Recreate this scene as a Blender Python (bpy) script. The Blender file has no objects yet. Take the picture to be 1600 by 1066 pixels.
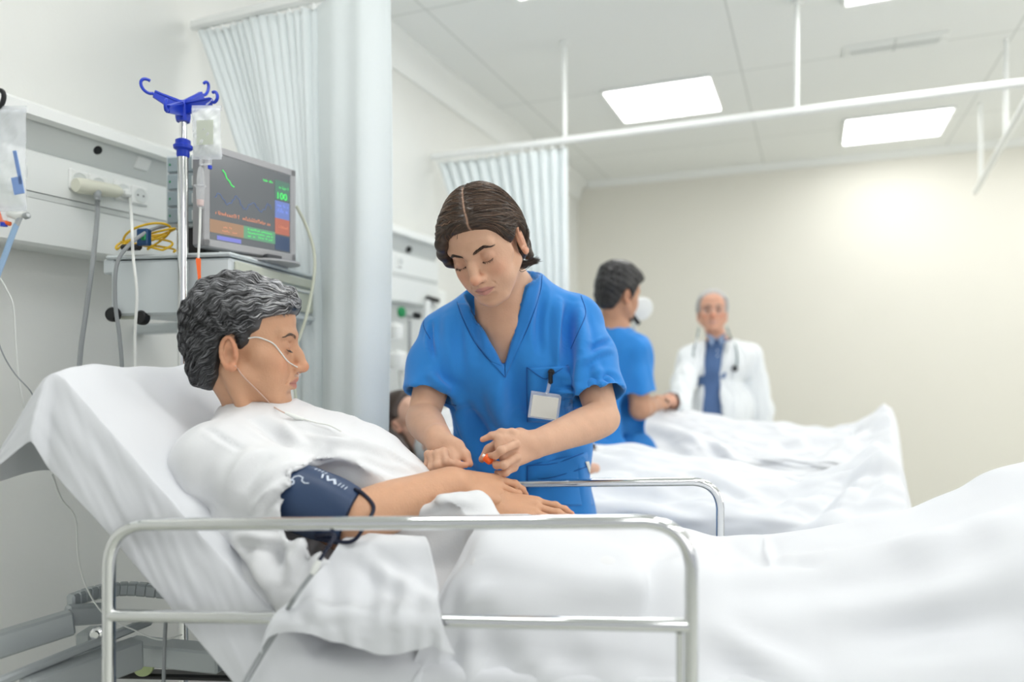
import bpy, math, random
import numpy as np
from mathutils import Vector, Matrix
from mathutils.bvhtree import BVHTree

# ---------------------------------------------------------------- camera, light, exposure
SC = bpy.context.scene
COL = SC.collection
F = 1130.0                                   # focal length in pixels of the 1600 wide frame
TH = math.radians(22.5)                      # camera turned towards the bed-head wall
CT, ST = math.cos(TH), math.sin(TH)
H = 1.25                                     # camera height

cam_data = bpy.data.cameras.new('camera')
cam = bpy.data.objects.new('camera', cam_data)
COL.objects.link(cam)
cam_data.sensor_width = 36.0
cam_data.lens = F / 1600 * 36
cam_data.shift_y = 39 / 1600
cam_data.clip_start = 0.05
cam.location = (0, 0, H)
cam.rotation_euler = (math.radians(90), 0, TH)
cam_data.dof.use_dof = True
cam_data.dof.focus_distance = 1.5
cam_data.dof.aperture_fstop = 1.5
SC.camera = cam

world = bpy.data.worlds.new('world')
SC.world = world
world.use_nodes = True
bg = world.node_tree.nodes['Background']
bg.inputs['Color'].default_value = (0.93, 0.96, 1.0, 1)
bg.inputs['Strength'].default_value = .42

SC.view_settings.view_transform = 'Standard'
SC.view_settings.look = 'None'
SC.view_settings.exposure = 0.46
SC.view_settings.gamma = 1.0
SC.view_settings.use_curve_mapping = False
SC.cycles.use_denoising = True
SC.cycles.max_bounces = 10
SC.cycles.diffuse_bounces = 5
SC.cycles.transparent_max_bounces = 16
SC.cycles.caustics_reflective = False
SC.cycles.caustics_refractive = False


def area_light(name, loc, target, sx, sy, power, color=(1, 1, 1)):
    ld = bpy.data.lights.new(name, 'AREA')
    ld.shape = 'RECTANGLE'; ld.size = sx; ld.size_y = sy
    ld.energy = power; ld.color = color
    o = bpy.data.objects.new(name, ld)
    COL.objects.link(o)
    o.location = loc
    o.rotation_euler = (Vector(target) - Vector(loc)).to_track_quat('-Z', 'Y').to_euler()
    return o

# added area lights out of view at right, brightening near bed and back wall
area_light('added_side_light', (3.4, -1.2, 1.9), (-0.6, 1.8, 1.0), 3.0, 1.8, 21, (1.0, 0.985, 0.96))
area_light('added_back_light', (3.3, 3.6, 1.7), (-0.4, 4.6, 1.3), 1.8, 1.4, 24, (1.0, 0.97, 0.90))

# ---------------------------------------------------------------- coordinates
def P(u, v, d):
    """world point seen at frame pixel u,v at distance d along the view axis"""
    r = (u - 800) / F * d
    return np.array([r * CT - d * ST, r * ST + d * CT, H - (v - 572) / F * d])

def BW(a, n, z):
    """bed frame (along the bed towards its foot, across, up) -> world"""
    r = .985 * a + .174 * n
    d = -.174 * a + .985 * n
    return np.array([r * CT - d * ST, r * ST + d * CT, z])

BA = BW(1, 0, 0); BN = BW(0, 1, 0); UP = np.array([0, 0, 1.0])

# ---------------------------------------------------------------- materials
def srgb(r, g, b):
    def f(c):
        c /= 255.0
        return c / 12.92 if c <= .04045 else ((c + .055) / 1.055) ** 2.4
    return (f(r), f(g), f(b), 1)

def mat(name, col, rough=.6, metal=0, noise=0, nscale=30, bump=0, bscale=80, spec=.5, trans=0, ior=1.45,
        sheen=0, emit=None, estr=0, sss=0, attr=None, alpha=1, wave=None, coat=0, stretch=None):
    m = bpy.data.materials.new(name); m.use_nodes = True
    nt = m.node_tree; N = nt.nodes; L = nt.links
    b = N['Principled BSDF']
    b.inputs['Base Color'].default_value = col
    b.inputs['Roughness'].default_value = rough
    b.inputs['Metallic'].default_value = metal
    b.inputs['Specular IOR Level'].default_value = spec
    b.inputs['IOR'].default_value = ior
    b.inputs['Transmission Weight'].default_value = trans
    b.inputs['Alpha'].default_value = alpha
    b.inputs['Coat Weight'].default_value = coat
    if sheen:
        b.inputs['Sheen Weight'].default_value = sheen
    if sss:
        b.inputs['Subsurface Weight'].default_value = sss
        b.inputs['Subsurface Radius'].default_value = (.8, .35, .2)
        b.inputs['Subsurface Scale'].default_value = .012
    if emit:
        b.inputs['Emission Color'].default_value = emit
        b.inputs['Emission Strength'].default_value = estr
    tc = N.new('ShaderNodeTexCoord')
    src = tc.outputs['Object']
    if stretch:
        mp = N.new('ShaderNodeMapping'); mp.inputs['Scale'].default_value = stretch
        L.new(src, mp.inputs[0]); src = mp.outputs[0]
    base = None
    if attr:
        a = N.new('ShaderNodeAttribute'); a.attribute_name = attr
        base = a.outputs['Color']
        L.new(base, b.inputs['Base Color'])
    if noise:
        nz = N.new('ShaderNodeTexNoise'); nz.inputs['Scale'].default_value = nscale
        nz.inputs['Detail'].default_value = 4
        L.new(src, nz.inputs['Vector'])
        mr = N.new('ShaderNodeMapRange')
        mr.inputs['To Min'].default_value = 1 - noise; mr.inputs['To Max'].default_value = 1 + noise
        L.new(nz.outputs['Fac'], mr.inputs['Value'])
        mx = N.new('ShaderNodeMix'); mx.data_type = 'RGBA'; mx.blend_type = 'MULTIPLY'
        mx.inputs[0].default_value = 1
        if base: L.new(base, mx.inputs[6])
        else: mx.inputs[6].default_value = col
        L.new(mr.outputs[0], mx.inputs[7])
        L.new(mx.outputs[2], b.inputs['Base Color'])
    if bump:
        nz = N.new('ShaderNodeTexNoise'); nz.inputs['Scale'].default_value = bscale
        nz.inputs['Detail'].default_value = 5
        L.new(src, nz.inputs['Vector'])
        bp = N.new('ShaderNodeBump'); bp.inputs['Strength'].default_value = bump
        bp.inputs['Distance'].default_value = .01
        L.new(nz.outputs['Fac'], bp.inputs['Height'])
        L.new(bp.outputs[0], b.inputs['Normal'])
    return m

M = {}
M['wall'] = mat('wall_paint', srgb(226, 227, 223), .75, noise=.02, nscale=8, bump=.05, bscale=120)
M['wall_far'] = mat('warm_wall_paint', srgb(222, 220, 211), .8, noise=.015, nscale=3, bump=.03, bscale=100)
M['ceiling'] = mat('ceiling_tile', srgb(236, 238, 236), .8, bump=.04, bscale=60)
M['floor'] = mat('vinyl_floor', srgb(196, 198, 190), .35, noise=.08, nscale=60)
M['white'] = mat('white_lacquer', srgb(236, 238, 236), .35, bump=.01)
M['panel'] = mat('trunking_panel', srgb(234, 237, 235), .4)
M['panelgrey'] = mat('trunking_grey', srgb(214, 218, 216), .45)
M['curtain'] = mat('curtain_fabric', srgb(228, 235, 236), .85, noise=.02, nscale=200, sheen=.2)
M['sheet'] = mat('white_sheet', srgb(222, 224, 228), .85, bump=.06, bscale=500, sheen=.15)
M['gown'] = mat('white_gown', srgb(224, 225, 227), .9, bump=.08, bscale=400, sheen=.15)
M['chrome'] = mat('chrome', (.82, .83, .83, 1), .07, 1)
M['steel'] = mat('brushed_steel', srgb(188, 192, 194), .3, 1, bump=.02, bscale=200)
M['greymetal'] = mat('grey_painted_metal', srgb(182, 188, 190), .4, .35)
M['blueplastic'] = mat('blue_plastic', srgb(30, 62, 190), .35)
M['black'] = mat('black_plastic', srgb(22, 23, 25), .4)
M['darkgrey'] = mat('dark_grey_plastic', srgb(70, 72, 76), .4)
M['greycable'] = mat('grey_cable', srgb(150, 154, 156), .5)
M['whitecable'] = mat('white_cable', srgb(228, 230, 226), .5)
M['yellow'] = mat('yellow_cable', srgb(228, 186, 40), .45)
M['green'] = mat('green_plastic', srgb(20, 140, 80), .4)
M['orange'] = mat('orange_plastic', srgb(250, 110, 45), .4)
M['clear'] = mat('clear_plastic', (.96, .98, 1, 1), .08, trans=.0, alpha=.22, spec=.8)
M['clear2'] = mat('clear_pouch', (.93, .96, 1, 1), .12, alpha=.32, spec=1, bump=.35, bscale=45)
M['liquid'] = mat('clear_fluid', (.92, .95, .90, 1), .05, alpha=.35, spec=.7)
M['labelprint'] = mat('label_print', srgb(206, 212, 196), .5, alpha=.55)
M['cartgrey'] = mat('cart_grey', srgb(205, 212, 214), .4, bump=.01)
M['drawer'] = mat('drawer_front', srgb(196, 200, 186), .45)
M['rackgrey'] = mat('module_grey', srgb(150, 164, 170), .45)
M['bezel'] = mat('monitor_bezel', srgb(168, 168, 170), .35)
M['scrub'] = mat('blue_scrub_cotton', srgb(36, 128, 206), .8, noise=.03, nscale=300, bump=.05, bscale=600, sheen=.2)
M['scrub2'] = mat('blue_scrub_cotton_band', srgb(32, 120, 198), .8, bump=.05, bscale=600, sheen=.2)
M['stitch'] = mat('scrub_seam', srgb(22, 80, 150), .8)
M['skin'] = mat('skin', (1, 1, 1, 1), .48, attr='Col', noise=.05, nscale=45, bump=.10, bscale=260, sss=.12, spec=.4)
M['hair'] = mat('hair', (1, 1, 1, 1), .38, attr='Col', spec=.5)
M['navy'] = mat('navy_nylon', srgb(46, 66, 98), .45, noise=.05, nscale=90, bump=.05, bscale=400)
M['navydark'] = mat('navy_edge', srgb(18, 24, 48), .6)
M['print'] = mat('white_print', srgb(206, 216, 230), .6)
M['coat'] = mat('white_coat', srgb(226, 230, 233), .8, bump=.05, bscale=300)
M['shirt'] = mat('blue_shirt', srgb(84, 112, 156), .8)
M['lightpanel'] = mat('light_diffuser', (1, 1, 1, 1), .5, emit=(1, 1, .985, 1), estr=7.0)
M['card'] = mat('badge_card', srgb(226, 226, 218), .6)
M['trouser'] = mat('scrub_trousers', srgb(34, 116, 190), .8)
M['shoe'] = mat('white_clog', srgb(225, 226, 226), .5)
M['mattress'] = mat('grey_mattress', srgb(96, 108, 112), .6)

# ---------------------------------------------------------------- object helpers
def tag(o, label=None, cat=None, group=None, kind=None):
    if label: o['label'] = label
    if cat: o['category'] = cat
    if group: o['group'] = group
    if kind: o['kind'] = kind
    return o

def thing(name, loc, label, cat, group=None):
    o = bpy.data.objects.new(name, None)
    COL.objects.link(o)
    o.empty_display_size = .05
    o.location = [float(c) for c in loc]
    return tag(o, label, cat, group)

def origin_of(o):
    v = Vector(o.location)
    while o.parent:
        o = o.parent
        v = v + Vector(o.location)
    return v

def mesh_obj(name, verts, faces, m, parent=None, smooth=True, colors=None, loc=None, sharp=None):
    """verts in world coordinates"""
    verts = np.asarray(verts, float).reshape(-1, 3)
    if parent is not None:
        o0 = np.array(origin_of(parent)); loc = (0, 0, 0)
    else:
        if loc is None:
            c = (verts.min(0) + verts.max(0)) / 2
            loc = (c[0], c[1], verts[:, 2].min())
        o0 = np.array(loc, float)
    me = bpy.data.meshes.new(name)
    v = verts - o0
    if isinstance(faces, np.ndarray) and len(faces):
        nf, k = faces.shape
        me.vertices.add(len(v)); me.vertices.foreach_set('co', v.astype(np.float32).ravel())
        me.loops.add(nf * k); me.loops.foreach_set('vertex_index', faces.astype(np.int32).ravel())
        me.polygons.add(nf)
        me.polygons.foreach_set('loop_start', (np.arange(nf) * k).astype(np.int32))
        me.update(calc_edges=True)
    else:
        me.from_pydata(v.tolist(), [], [list(map(int, f)) for f in faces]); me.update()
    me.validate()
    if smooth:
        me.polygons.foreach_set('use_smooth', np.ones(len(me.polygons), bool))
        if sharp:
            me.set_sharp_from_angle(angle=math.radians(sharp))
    if colors is not None:
        at = me.attributes.new('Col', 'FLOAT_COLOR', 'POINT')
        c = np.ones((len(v), 4), np.float32); c[:, :3] = colors
        at.data.foreach_set('color', c.ravel())
    me.materials.append(m)
    o = bpy.data.objects.new(name, me)
    COL.objects.link(o)
    if parent is not None: o.parent = parent
    else: o.location = [float(c) for c in loc]
    return o

class MB:
    """collects shapes of one part; built as ONE mesh"""
    def __init__(s): s.v = []; s.f = []; s.n = 0
    def add(s, v, f):
        v = np.asarray(v, float).reshape(-1, 3)
        s.f += [[i + s.n for i in q] for q in f]
        s.v.append(v); s.n += len(v); return s
    def box(s, c, size, R=None, bev=0.0):
        """box centred at c; R = 3x3 rows of axes"""
        R = np.eye(3) if R is None else np.asarray(R, float)
        h = np.asarray(size, float) / 2
        if bev <= 0:
            v = [[x, y, z] for x in (-1, 1) for y in (-1, 1) for z in (-1, 1)]
            f = [(0, 1, 3, 2), (4, 6, 7, 5), (0, 4, 5, 1), (2, 3, 7, 6), (0, 2, 6, 4), (1, 5, 7, 3)]
            v = np.array(v) * h
        else:
            bev = min(bev, .49 * 2 * h.min())
            bm_v = []; idx = {}
            for x in (-1, 1):
                for y in (-1, 1):
                    for z in (-1, 1):
                        sg = np.array([x, y, z])
                        for a in range(3):
                            p = sg * (h - bev); p[a] = sg[a] * h[a]
                            idx[(x, y, z, a)] = len(bm_v); bm_v.append(p)
            f = []
            o = [(0, 1, 2), (1, 2, 0), (2, 0, 1)]
            for a, b, c_ in o:
                for sg in (-1, 1):
                    q = []
                    for (i, j) in ((-1, -1), (1, -1), (1, 1), (-1, 1)):
                        k = [0, 0, 0]; k[a] = sg; k[b] = i; k[c_] = j
                        q.append(idx[(k[0], k[1], k[2], a)])
                    f.append(q if sg > 0 else q[::-1])
                for i in (-1, 1):
                    for j in (-1, 1):
                        def K(aa, sa):
                            k = [0, 0, 0]; k[a] = i; k[b] = j; k[c_] = sa
                            return idx[(k[0], k[1], k[2], aa)]
                        q = [K(a, -1), K(b, -1), K(b, 1), K(a, 1)]
                        f.append(q if i * j > 0 else q[::-1])
            for x in (-1, 1):
                for y in (-1, 1):
                    for z in (-1, 1):
                        q = [idx[(x, y, z, a)] for a in range(3)]
                        f.append(q if x * y * z > 0 else q[::-1])
            v = np.array(bm_v)
        return s.add(v @ R + np.asarray(c, float), f)
    def tube(s, pts, r, n=10, caps=True, closed=False):
        pts = np.asarray(pts, float); k = len(pts)
        r = np.full(k, r) if np.isscalar(r) else np.asarray(r, float)
        if closed: t = np.roll(pts, -1, 0) - np.roll(pts, 1, 0)
        else: t = np.gradient(pts, axis=0)
        t /= np.linalg.norm(t, axis=1)[:, None] + 1e-12
        u = np.cross(t[0], [0, 0, 1.0])
        if np.linalg.norm(u) < .1: u = np.cross(t[0], [1.0, 0, 0])
        V = []
        for i in range(k):
            u = u - t[i] * (u @ t[i]); u /= np.linalg.norm(u) + 1e-12
            w = np.cross(t[i], u)
            a = np.arange(n) * 2 * math.pi / n
            V.append(pts[i] + r[i] * (np.cos(a)[:, None] * u + np.sin(a)[:, None] * w))
        V = np.concatenate(V); Fc = []
        for i in range(k if closed else k - 1):
            j = (i + 1) % k
            for q in range(n):
                p = (q + 1) % n
                Fc.append((i * n + q, i * n + p, j * n + p, j * n + q))
        if caps and not closed:
            Fc.append(tuple(range(n))[::-1]); Fc.append(tuple((k - 1) * n + q for q in range(n)))
        return s.add(V, Fc)
    def lathe(s, c, prof, axis=(0, 0, 1), n=24):
        """prof: list of (radius, height) along the axis"""
        ax = np.asarray(axis, float); ax /= np.linalg.norm(ax)
        u = np.cross(ax, [0, 1.0, 0])
        if np.linalg.norm(u) < .1: u = np.cross(ax, [1.0, 0, 0])
        u /= np.linalg.norm(u); w = np.cross(ax, u)
        V = []
        for (r, h) in prof:
            for q in range(n):
                a = 2 * math.pi * q / n
                V.append(np.asarray(c) + ax * h + r * (math.cos(a) * u + math.sin(a) * w))
        Fc = []
        for i in range(len(prof) - 1):
            for q in range(n):
                p = (q + 1) % n
                Fc.append((i * n + q, i * n + p, (i + 1) * n + p, (i + 1) * n + q))
        Fc.append(tuple(range(n))[::-1]); Fc.append(tuple((len(prof) - 1) * n + q for q in range(n)))
        return s.add(V, Fc)
    def prism(s, poly, ex):
        """planar polygon (3D points) extruded by ex"""
        a = np.asarray(poly, float); k = len(a); ex = np.asarray(ex, float)
        f = [tuple(range(k))[::-1], tuple(range(k, 2 * k))]
        f += [(i, (i + 1) % k, k + (i + 1) % k, k + i) for i in range(k)]
        return s.add(np.concatenate([a, a + ex]), f)
    def build(s, name, m, parent=None, smooth=True, sharp=35, **kw):
        o = mesh_obj(name, np.concatenate(s.v), s.f, m, parent, smooth, sharp=sharp, **kw)
        return o

def spline(pts, n=12):
    """Catmull-Rom through pts"""
    p = np.asarray(pts, float)
    p = np.vstack([2 * p[0] - p[1], p, 2 * p[-1] - p[-2]])
    out = []
    for i in range(1, len(p) - 2):
        t = np.linspace(0, 1, n, endpoint=False)[:, None]
        a, b, c, d = p[i - 1], p[i], p[i + 1], p[i + 2]
        out.append(.5 * ((2 * b) + (-a + c) * t + (2 * a - 5 * b + 4 * c - d) * t ** 2 + (-a + 3 * b - 3 * c + d) * t ** 3))
    out.append(p[-2][None])
    return np.concatenate(out)

def rounded_path(pts, rad, n=8):
    pts = [np.asarray(p, float) for p in pts]; out = [pts[0]]
    for i in range(1, len(pts) - 1):
        a = pts[i - 1] - pts[i]; b = pts[i + 1] - pts[i]
        a /= np.linalg.norm(a); b /= np.linalg.norm(b)
        p0 = pts[i] + a * rad; p1 = pts[i] + b * rad
        for t in np.linspace(0, 1, n):
            # circular-ish blend
            w = .5 - .5 * math.cos(math.pi * t) * 1.0
            q = (1 - t) ** 2 * p0 + 2 * t * (1 - t) * (pts[i] * .86 + (p0 + p1) * .07) + t * t * p1
            out.append(q)
    out.append(pts[-1])
    return np.array(out)

def grid_faces(nu, nv):
    i = np.arange(nu - 1)[:, None] * nv + np.arange(nv - 1)[None]
    i = i.ravel()
    return np.stack([i, i + nv, i + nv + 1, i + 1], 1)

def solidify(o, t, offset=-1):
    md = o.modifiers.new('solidify', 'SOLIDIFY'); md.thickness = t; md.offset = offset
    return o

def subsurf(o, n=1):
    md = o.modifiers.new('subsurf', 'SUBSURF'); md.levels = n; md.render_levels = n
    return o

# ---------------------------------------------------------------- room
WX, BY, CZ = -1.9, 6.1, 2.85
b = MB().box((.9, 1.6, -.05), (6.2, 9.6, .1)); tag(b.build('floor', M['floor'], smooth=False), kind='structure')
b = MB().box((WX - .1, 1.6, CZ / 2), (.2, 9.6, CZ)); tag(b.build('wall_left', M['wall'], smooth=False), kind='structure')
b = MB().box((.9, BY + .1, CZ / 2), (6.2, .2, CZ)); tag(b.build('wall_back', M['wall_far'], smooth=False), kind='structure')
# ceiling with faint joints between its tiles
b = MB()
tile = .62
LIGHTS = [(-1.18, 2.35), (-1.13, 4.08), (.13, 2.95), (.20, 5.15), (-1.18, .5), (.15, .9), (1.45, .5), (1.45, 3.0), (1.45, 4.9), (.15, -1.1), (1.45, -1.3)]
b.box((.9, 1.6, CZ + .05), (6.2, 9.6, .1))
ceil = b.build('ceiling', M['ceiling'], smooth=False); tag(ceil, kind='structure')
mt = M['ceiling']; nt = mt.node_tree
tcn = nt.nodes.new('ShaderNodeTexCoord'); br = nt.nodes.new('ShaderNodeTexBrick')
br.offset = 0; br.inputs['Scale'].default_value = 1
br.inputs['Brick Width'].default_value = 1.25; br.inputs['Row Height'].default_value = 1.25
br.inputs['Mortar Size'].default_value = .004
br.inputs['Color1'].default_value = srgb(236, 238, 236); br.inputs['Color2'].default_value = srgb(234, 236, 234)
br.inputs['Mortar'].default_value = srgb(206, 209, 206)
nt.links.new(tcn.outputs['Object'], br.inputs['Vector'])
nt.links.new(br.outputs['Color'], nt.nodes['Principled BSDF'].inputs['Base Color'])
# cornices
def cornice(name, p0, p1, inward):
    p0 = np.array(p0, float); p1 = np.array(p1, float); i_ = np.array(inward, float)
    prof = [(0, 0), (.10, 0), (.10, -.02), (.05, -.045), (.03, -.10), (.015, -.14), (0, -.14)]
    poly = [p0 + i_ * a + UP * c for a, c in prof]
    o = MB().prism(poly, p1 - p0).build(name, M['ceiling'] if 0 else M['white'], smooth=True, sharp=50)
    tag(o, kind='structure')
cornice('trim_1', (WX, -3.2, CZ), (WX, BY, CZ), (1, 0, 0))
o = MB().prism([np.array([-1.8, BY, CZ]), np.array([-1.8, BY - .05, CZ]), np.array([-1.8, BY - .03, CZ - .04]), np.array([-1.8, BY, CZ - .05])], (5.8, 0, 0)).build('trim_2', M['white'], smooth=False)
tag(o, kind='structure')

def ceiling_light(i, x, y, label):
    t = thing('ceiling_light', (x + .31, y + .29, CZ - .012), label, 'ceiling light', 'square ceiling lights')
    w, l = .62, .57
    fr = MB()
    for (cx, cy, sx, sy) in ((x + w / 2, y, w, .02), (x + w / 2, y + l, w, .02), (x, y + l / 2, .02, l), (x + w, y + l / 2, .02, l)):
        fr.box((cx, cy, CZ - .008), (sx, sy, .016), bev=.003)
    fr.build('frame', M['white'], t)
    MB().box((x + w / 2, y + l / 2, CZ - .005), (w - .03, l - .03, .008), bev=.002).build('diffuser', M['lightpanel'], t)
LL = ['bright square ceiling light cut by the top edge beside the near curtain',
      'bright square ceiling light above and left of the long curtain rail',
      'bright ceiling light cut by the top edge at right of centre',
      'bright square ceiling light beyond the rail, nearest the far wall',
      ]
for i, (x, y) in enumerate(LIGHTS):
    ceiling_light(i, x, y, LL[i] if i < 4 else 'square white ceiling light panel in the near part of the ward overhead')

# vent on the ceiling
t = thing('ceiling_vent', (.38, 4.05, CZ - .01), 'faint white slotted vent in the ceiling between the two square lights', 'vent')
MB().box((.38, 4.05, CZ - .004), (.46, .14, .008), bev=.003).build('vent_frame', M['ceiling'], t)
for k in range(5): MB().box((.38, 4.01 + k * .02, CZ - .011), (.40, .006, .008), np.eye(3)).build('slat', M['ceiling'], t)

# ---------------------------------------------------------------- curtain rails
RZ = 2.365
def rail_thing(name, label, y, x0, x1, rods):
    t = thing(name, ((x0 + x1) / 2, y, RZ), label, 'curtain rail')
    MB().box(((x0 + x1) / 2, y, RZ), (x1 - x0, .028, .034), bev=.008).build('rail', M['white'], t)
    for x in rods:
        MB().tube([(x, y, RZ + .017), (x, y, CZ)], .011, 10).lathe((x, y, CZ - .02), [(.025, 0), (.025, .02)]).build('hanger_rod', M['white'], t)
    return t
rail_thing('curtain_rail', 'white curtain rail above the near pleated curtain at the bed-head wall', 1.79, WX + .02, 1.9, [-1.3, -.3, .9])
rail_thing('curtain_rail', 'long white curtain rail crossing the ceiling from the far curtain to the right edge', 3.40, WX + .02, 2.2, [-1.127, -.06, 1.02, 2.05])
t = thing('curtain_rail', (.9, 4.6, RZ), 'short white curtain rail slanting down at the upper right edge', 'curtain rail')
MB().tube([(.82, 3.42, RZ), (.97, 5.42, RZ)], .017, 10).build('rail', M['white'], t)
for (x, y) in ((.88, 4.2), (.95, 5.15)):
    MB().tube([(x, y, RZ), (x, y, CZ)], .011, 10).build('hanger_rod', M['white'], t)

# ---------------------------------------------------------------- curtains
def curtain(name, label, pathfn, ztop, zbot, nu, nz, group=None):
    """pathfn(s,h) -> x,y with s 0..1 along, h 0 top..1 bottom"""
    s = np.linspace(0, 1, nu); h = np.linspace(0, 1, nz)
    S, Hh = np.meshgrid(s, h, indexing='ij')
    X, Y = pathfn(S, Hh)
    Z = ztop + (zbot - ztop) * Hh
    V = np.stack([X, Y, Z], -1).reshape(-1, 3)
    t = thing(name, (X.mean(), Y.mean(), zbot), label, 'curtain', group)
    o = mesh_obj('fabric', V, grid_faces(nu, nz), M['curtain'], t)
    solidify(o, .0015)
    return t, o

def path1(S, Hh):
    z = RZ - .02 + (.25 - RZ) * Hh
    dz = np.clip((RZ - z) / 1.06, 0, 1)
    xl = -1.86 + .44 * dz ** .9
    xm = -1.385 + .02 * dz                      # where the broad panel begins
    a = np.clip(S / .8, 0, 1); bb = np.clip((S - .8) / .2, 0, 1)
    ph = a * 2 * math.pi * 15 + .9 * np.sin(7 * a) + .6 * np.sin(3 * a + 1.5 * Hh)
    amp = (.024 + .018 * np.clip(Hh * 3, 0, 1)) * (1 + .35 * np.sin(11 * a + 2)) * np.clip((1 - S / .8) * 12, 0, 1)
    x = xl + (xm - xl) * a + amp * .45 * np.cos(ph * 1.0)
    y = 1.80 + amp * np.sin(ph)
    # broad panel swings towards the room and back
    x = x + bb * (-1.105 + .02 * np.sin(4 * Hh) - xm)
    y = y - .11 * np.sin(bb * math.pi * .78) ** .9 * (S > .8) * (0.6 + .4 * np.clip(Hh * 2, 0, 1)) + .014 * np.sin(bb * 15) * bb
    return x, y
t, o = curtain('privacy_curtain', 'tall pale pleated curtain hanging between the patient monitor and the bending person', path1, RZ - .03, .25, 700, 46)
for k in range(18):
    x = -1.84 + .76 * k / 17
    MB().box((x, 1.79, RZ - .028), (.012, .008, .022), bev=.003).build('glider', M['white'], t)

def path2(S, Hh):
    dz = np.clip(Hh * 2.2, 0, 1)
    xl = -1.86 + .34 * dz; xr = -1.127 + 0 * dz
    ph = S * 2 * math.pi * 13 + .8 * np.sin(6 * S + 1.2 * Hh)
    amp = (.02 + .022 * np.clip(Hh * 2, 0, 1)) * (1 + .4 * np.sin(9 * S + 1))
    return xl + (xr - xl) * S + amp * .4 * np.cos(ph), 3.43 + amp * np.sin(ph)
t, o = curtain('privacy_curtain', 'pale pleated curtain behind the bending person, hanging from the long rail', path2, RZ - .03, .25, 420, 36)
for k in range(14):
    MB().box((-1.84 + .7 * k / 13, 3.40, RZ - .028), (.012, .008, .022), bev=.003).build('glider', M['white'], t)

# ---------------------------------------------------------------- bed-head trunking
def trunking(y0, y1, label):
    t = thing('bedhead_trunking', (WX + .08, (y0 + y1) / 2, 1.56), label, 'wall unit')
    x = WX
    L_ = y1 - y0
    def pr(poly): return MB().prism([np.array([x + a, y0, z]) for a, z in poly], (0, L_, 0))
    pr([(0, 1.90), (.13, 1.90), (.155, 1.885), (.155, 1.86), (.13, 1.855), (.125, 1.87), (0, 1.87)]).build('top_lip', M['white'], t, sharp=30)
    pr([(0, 1.87), (.125, 1.87), (.078, 1.795), (0, 1.795)]).build('sloped_cover', M['panelgrey'], t, smooth=False)
    pr([(0, 1.795), (.084, 1.795), (.100, 1.788), (.100, 1.688), (0, 1.688)]).build('socket_channel', M['panel'], t, smooth=False)
    pr([(0, 1.686), (.098, 1.686), (.098, 1.672), (0, 1.672)]).build('joint_strip', M['panelgrey'], t, smooth=False)
    pr([(0, 1.670), (.100, 1.670), (.100, 1.560), (.09, 1.552), (0, 1.552)]).build('lower_cover', M['panel'], t, smooth=False)
    return t
T1 = trunking(-.9, 1.66, 'white bed-head supply trunking running along the left wall above the near bed')
T2 = trunking(1.86, 3.34, 'blurred white bed-head supply trunking on the wall behind the bending person')

def on_trunk(u, v, depth):
    """point on plane x = WX + depth seen at pixel"""
    k = (u - 800) / F
    X = WX + depth
    # (X*CT + y*ST) = k*(-X*ST + y*CT)
    y = (X * CT + k * X * ST) / (k * CT - ST)
    d = -X * ST + y * CT
    return np.array([X, y, H - (v - 572) / F * d])

def socket(t, yc, zc, w=.054):
    x = WX + .1
    pl = MB().box((x + .004, yc, zc), (.010, w, w), bev=.004).build('socket_plate', M['white'], t)
    rg = MB(); 
    rg.lathe((x + .0092, yc, zc), [(.0205, 0), (.0205, .0014), (.0180, .0020), (.0175, .0006), (.0004, .0006)], (1, 0, 0), 28)
    rg.build('socket_well', M['panelgrey'], pl)
    for dy in (-.0095, .0095):
        MB().lathe((x + .0092, yc + dy, zc), [(.0026, 0), (.0026, .0012)], (1, 0, 0), 10).build('pin_hole', M['black'], pl)

p = on_trunk(135, 293, .11)
y0_ = on_trunk(121, 290, .1)[1]
for y in (y0_, y0_ + .056):
    socket(T1, y, 1.742)
y0_ = on_trunk(216, 307, .1)[1]
for y in (y0_ - .056, y0_):
    socket(T1, y, 1.742)
# knob on the sloped cover and a rocker switch
q = on_trunk(153, 231, .105)
MB().lathe(q - np.array([.012, 0, 0]), [(.013, 0), (.013, .012), (.011, .016), (.004, .016)], (1, 0, -.5), 20).build('call_socket', M['black'], T1)
q = on_trunk(222, 256, .103)
sl = np.array([[.0, 1, 0], [-.53, 0, -.85], [.85, 0, -.53]])
MB().box(q - np.array([.008, 0, 0]), (.075, .062, .012), sl, .003).build('switch_plate', M['white'], T1)
MB().box(q + np.array([.002, 0, 0]), (.045, .038, .010), sl, .003).build('rocker_switch', M['white'], T1)
for y in (2.02, 2.16, 2.42, 2.56, 2.8, 2.95):
    socket(T2, y, 1.742)
q = on_trunk(641, 389, .105)
MB().lathe(q - np.array([.012, 0, 0]), [(.015, 0), (.015, .012), (.011, .016), (.004, .016)], (1, 0, -.5), 20).build('call_socket', M['black'], T2)

# ---------------------------------------------------------------- implicit surfaces
def nrm(v):
    v = np.asarray(v, float); return v / (np.linalg.norm(v) + 1e-12)

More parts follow.
